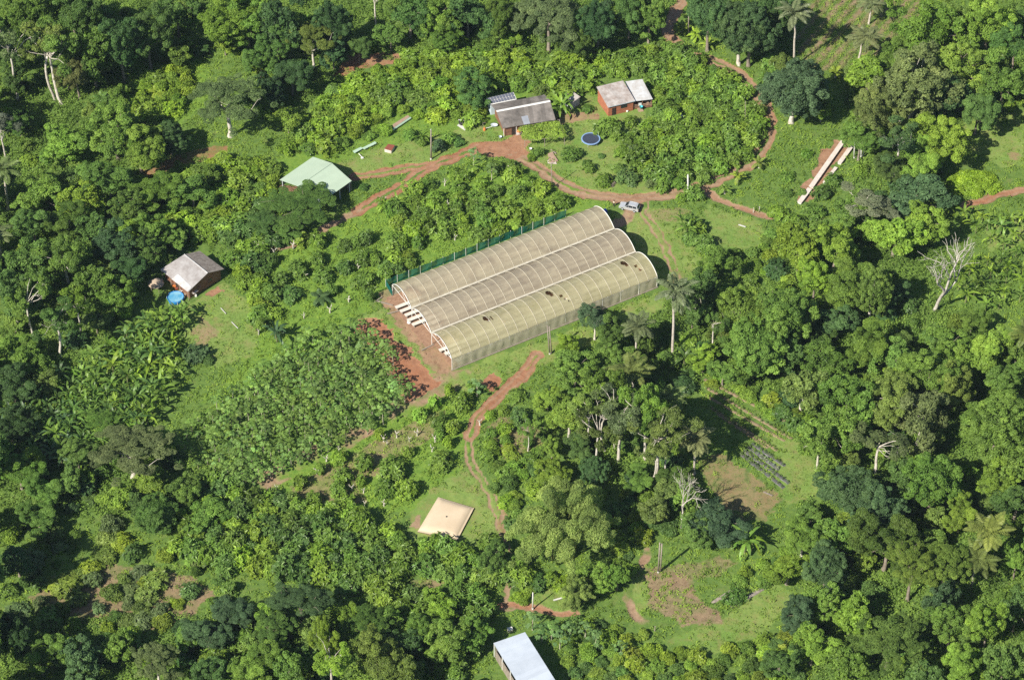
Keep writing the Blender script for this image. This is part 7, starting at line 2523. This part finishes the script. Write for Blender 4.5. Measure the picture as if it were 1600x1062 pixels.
o = link('brush_heap', mesh_np('brush_heap', v, q, mats=[M_LEAF], tint=t))
o.location = c
o.color = (0.27, 0.23, 0.19, 1)
tag(o, 'grey heap of dry brush beside the yard bush', 'brush heap')
for k, (px, py) in enumerate([(1035, 281), (953, 283)][:1]):
    c = Vector(at(px, py, 0.2))
    pts = [(0.8 * math.cos(a), 0.6 * math.sin(a), 0.12 + 0.1 * math.sin(3 * a)) for a in np.linspace(0, 5.2, 12)]
    solo('white_hose', MB().tube(pts, 0.09, 5), M_WHITE, tuple(c), 'curl of white hose at the orchard edge by the road', 'hose', smooth=True)
pts = [Vector(at(px, py, 0.35)) for px, py in ((912, 901), (922, 905), (932, 911), (941, 917), (950, 921))]
c = pts[2].copy()
solo('yellow_hose', MB().tube([p_ - c for p_ in pts], 0.10, 6), plain('yellow_plastic', (0.62, 0.48, 0.06), (0.5, 0.38, 0.05), 2, 0.5), tuple(c), 'yellow hose stretched over the grass below the bamboo', 'hose', smooth=True)
c = Vector(at(878, 934, 0.2))
solo('wooden_plank', MB().bar((-1.6, -0.5, 0), (1.6, 0.5, 0.15), 0.3, 0.14), M_CONC, tuple(c), 'pale plank lying by the path below the bamboo', 'plank')
c = Vector(at(797, 985, 0))
o = thing('laundry_crate', tuple(c), 'white crate on the grass just above the white barn', 'crate')
part('body', MB().box((c.x, c.y, 0.3), (0.9, 0.7, 0.6), 0.3), M_STRIP, o)
part('lid', MB().box((c.x, c.y, 0.63), (0.98, 0.78, 0.06), 0.3), M_WHITE, o)
# small fence posts along the ways
for px, py, lb in [(412, 388, 'white fence post on the grass path above the orchard'), (1177, 332, 'thin fence post beside the side track'), (1186, 330, 'second thin fence post beside the side track'), (545, 470, 'grey fence post in the bright creeper'), (404, 523, 'pale fence post by the big banana'),
                   (749, 664, 'white fence post beside the lower red track'), (1283, 178, 'pale fence post under the small bright tree'), (1023, 985, 'dark fence post under the tan clearing'), (427, 397, 'stout white fence post near the grass path'), (458, 390, 'leaning white fence post near the grass path')]:
    c = Vector(at(px, py))
    h = 1.2
    solo('fence_post', MB().tube([(0, 0, -0.2), (0.03, 0, h)], [0.11, 0.08], 6).box((0.03, 0, h + 0.03), (0.2, 0.2, 0.06)), M_WHITE_STEM if 'dark' not in lb else M_WOODP, tuple(c), lb, 'post')

write_labels()

# ------------------------------------------------------------------ thin morning haze
hz_m = bpy.data.materials.new('thin_haze')
hz_m.use_nodes = True
hz_m.node_tree.nodes.clear()
ho_ = hz_m.node_tree.nodes.new('ShaderNodeOutputMaterial')
pv = hz_m.node_tree.nodes.new('ShaderNodeVolumePrincipled')
pv.inputs['Color'].default_value = (0.62, 0.78, 1.0, 1)
pv.inputs['Density'].default_value = HAZE
pv.inputs['Anisotropy'].default_value = 0.0
hz_m.node_tree.links.new(pv.outputs[0], ho_.inputs['Volume'])
o = link('haze', MB().box((0, 0, 194), (6400, 6400, 392)).mesh('haze', hz_m))
o['kind'] = 'stuff'
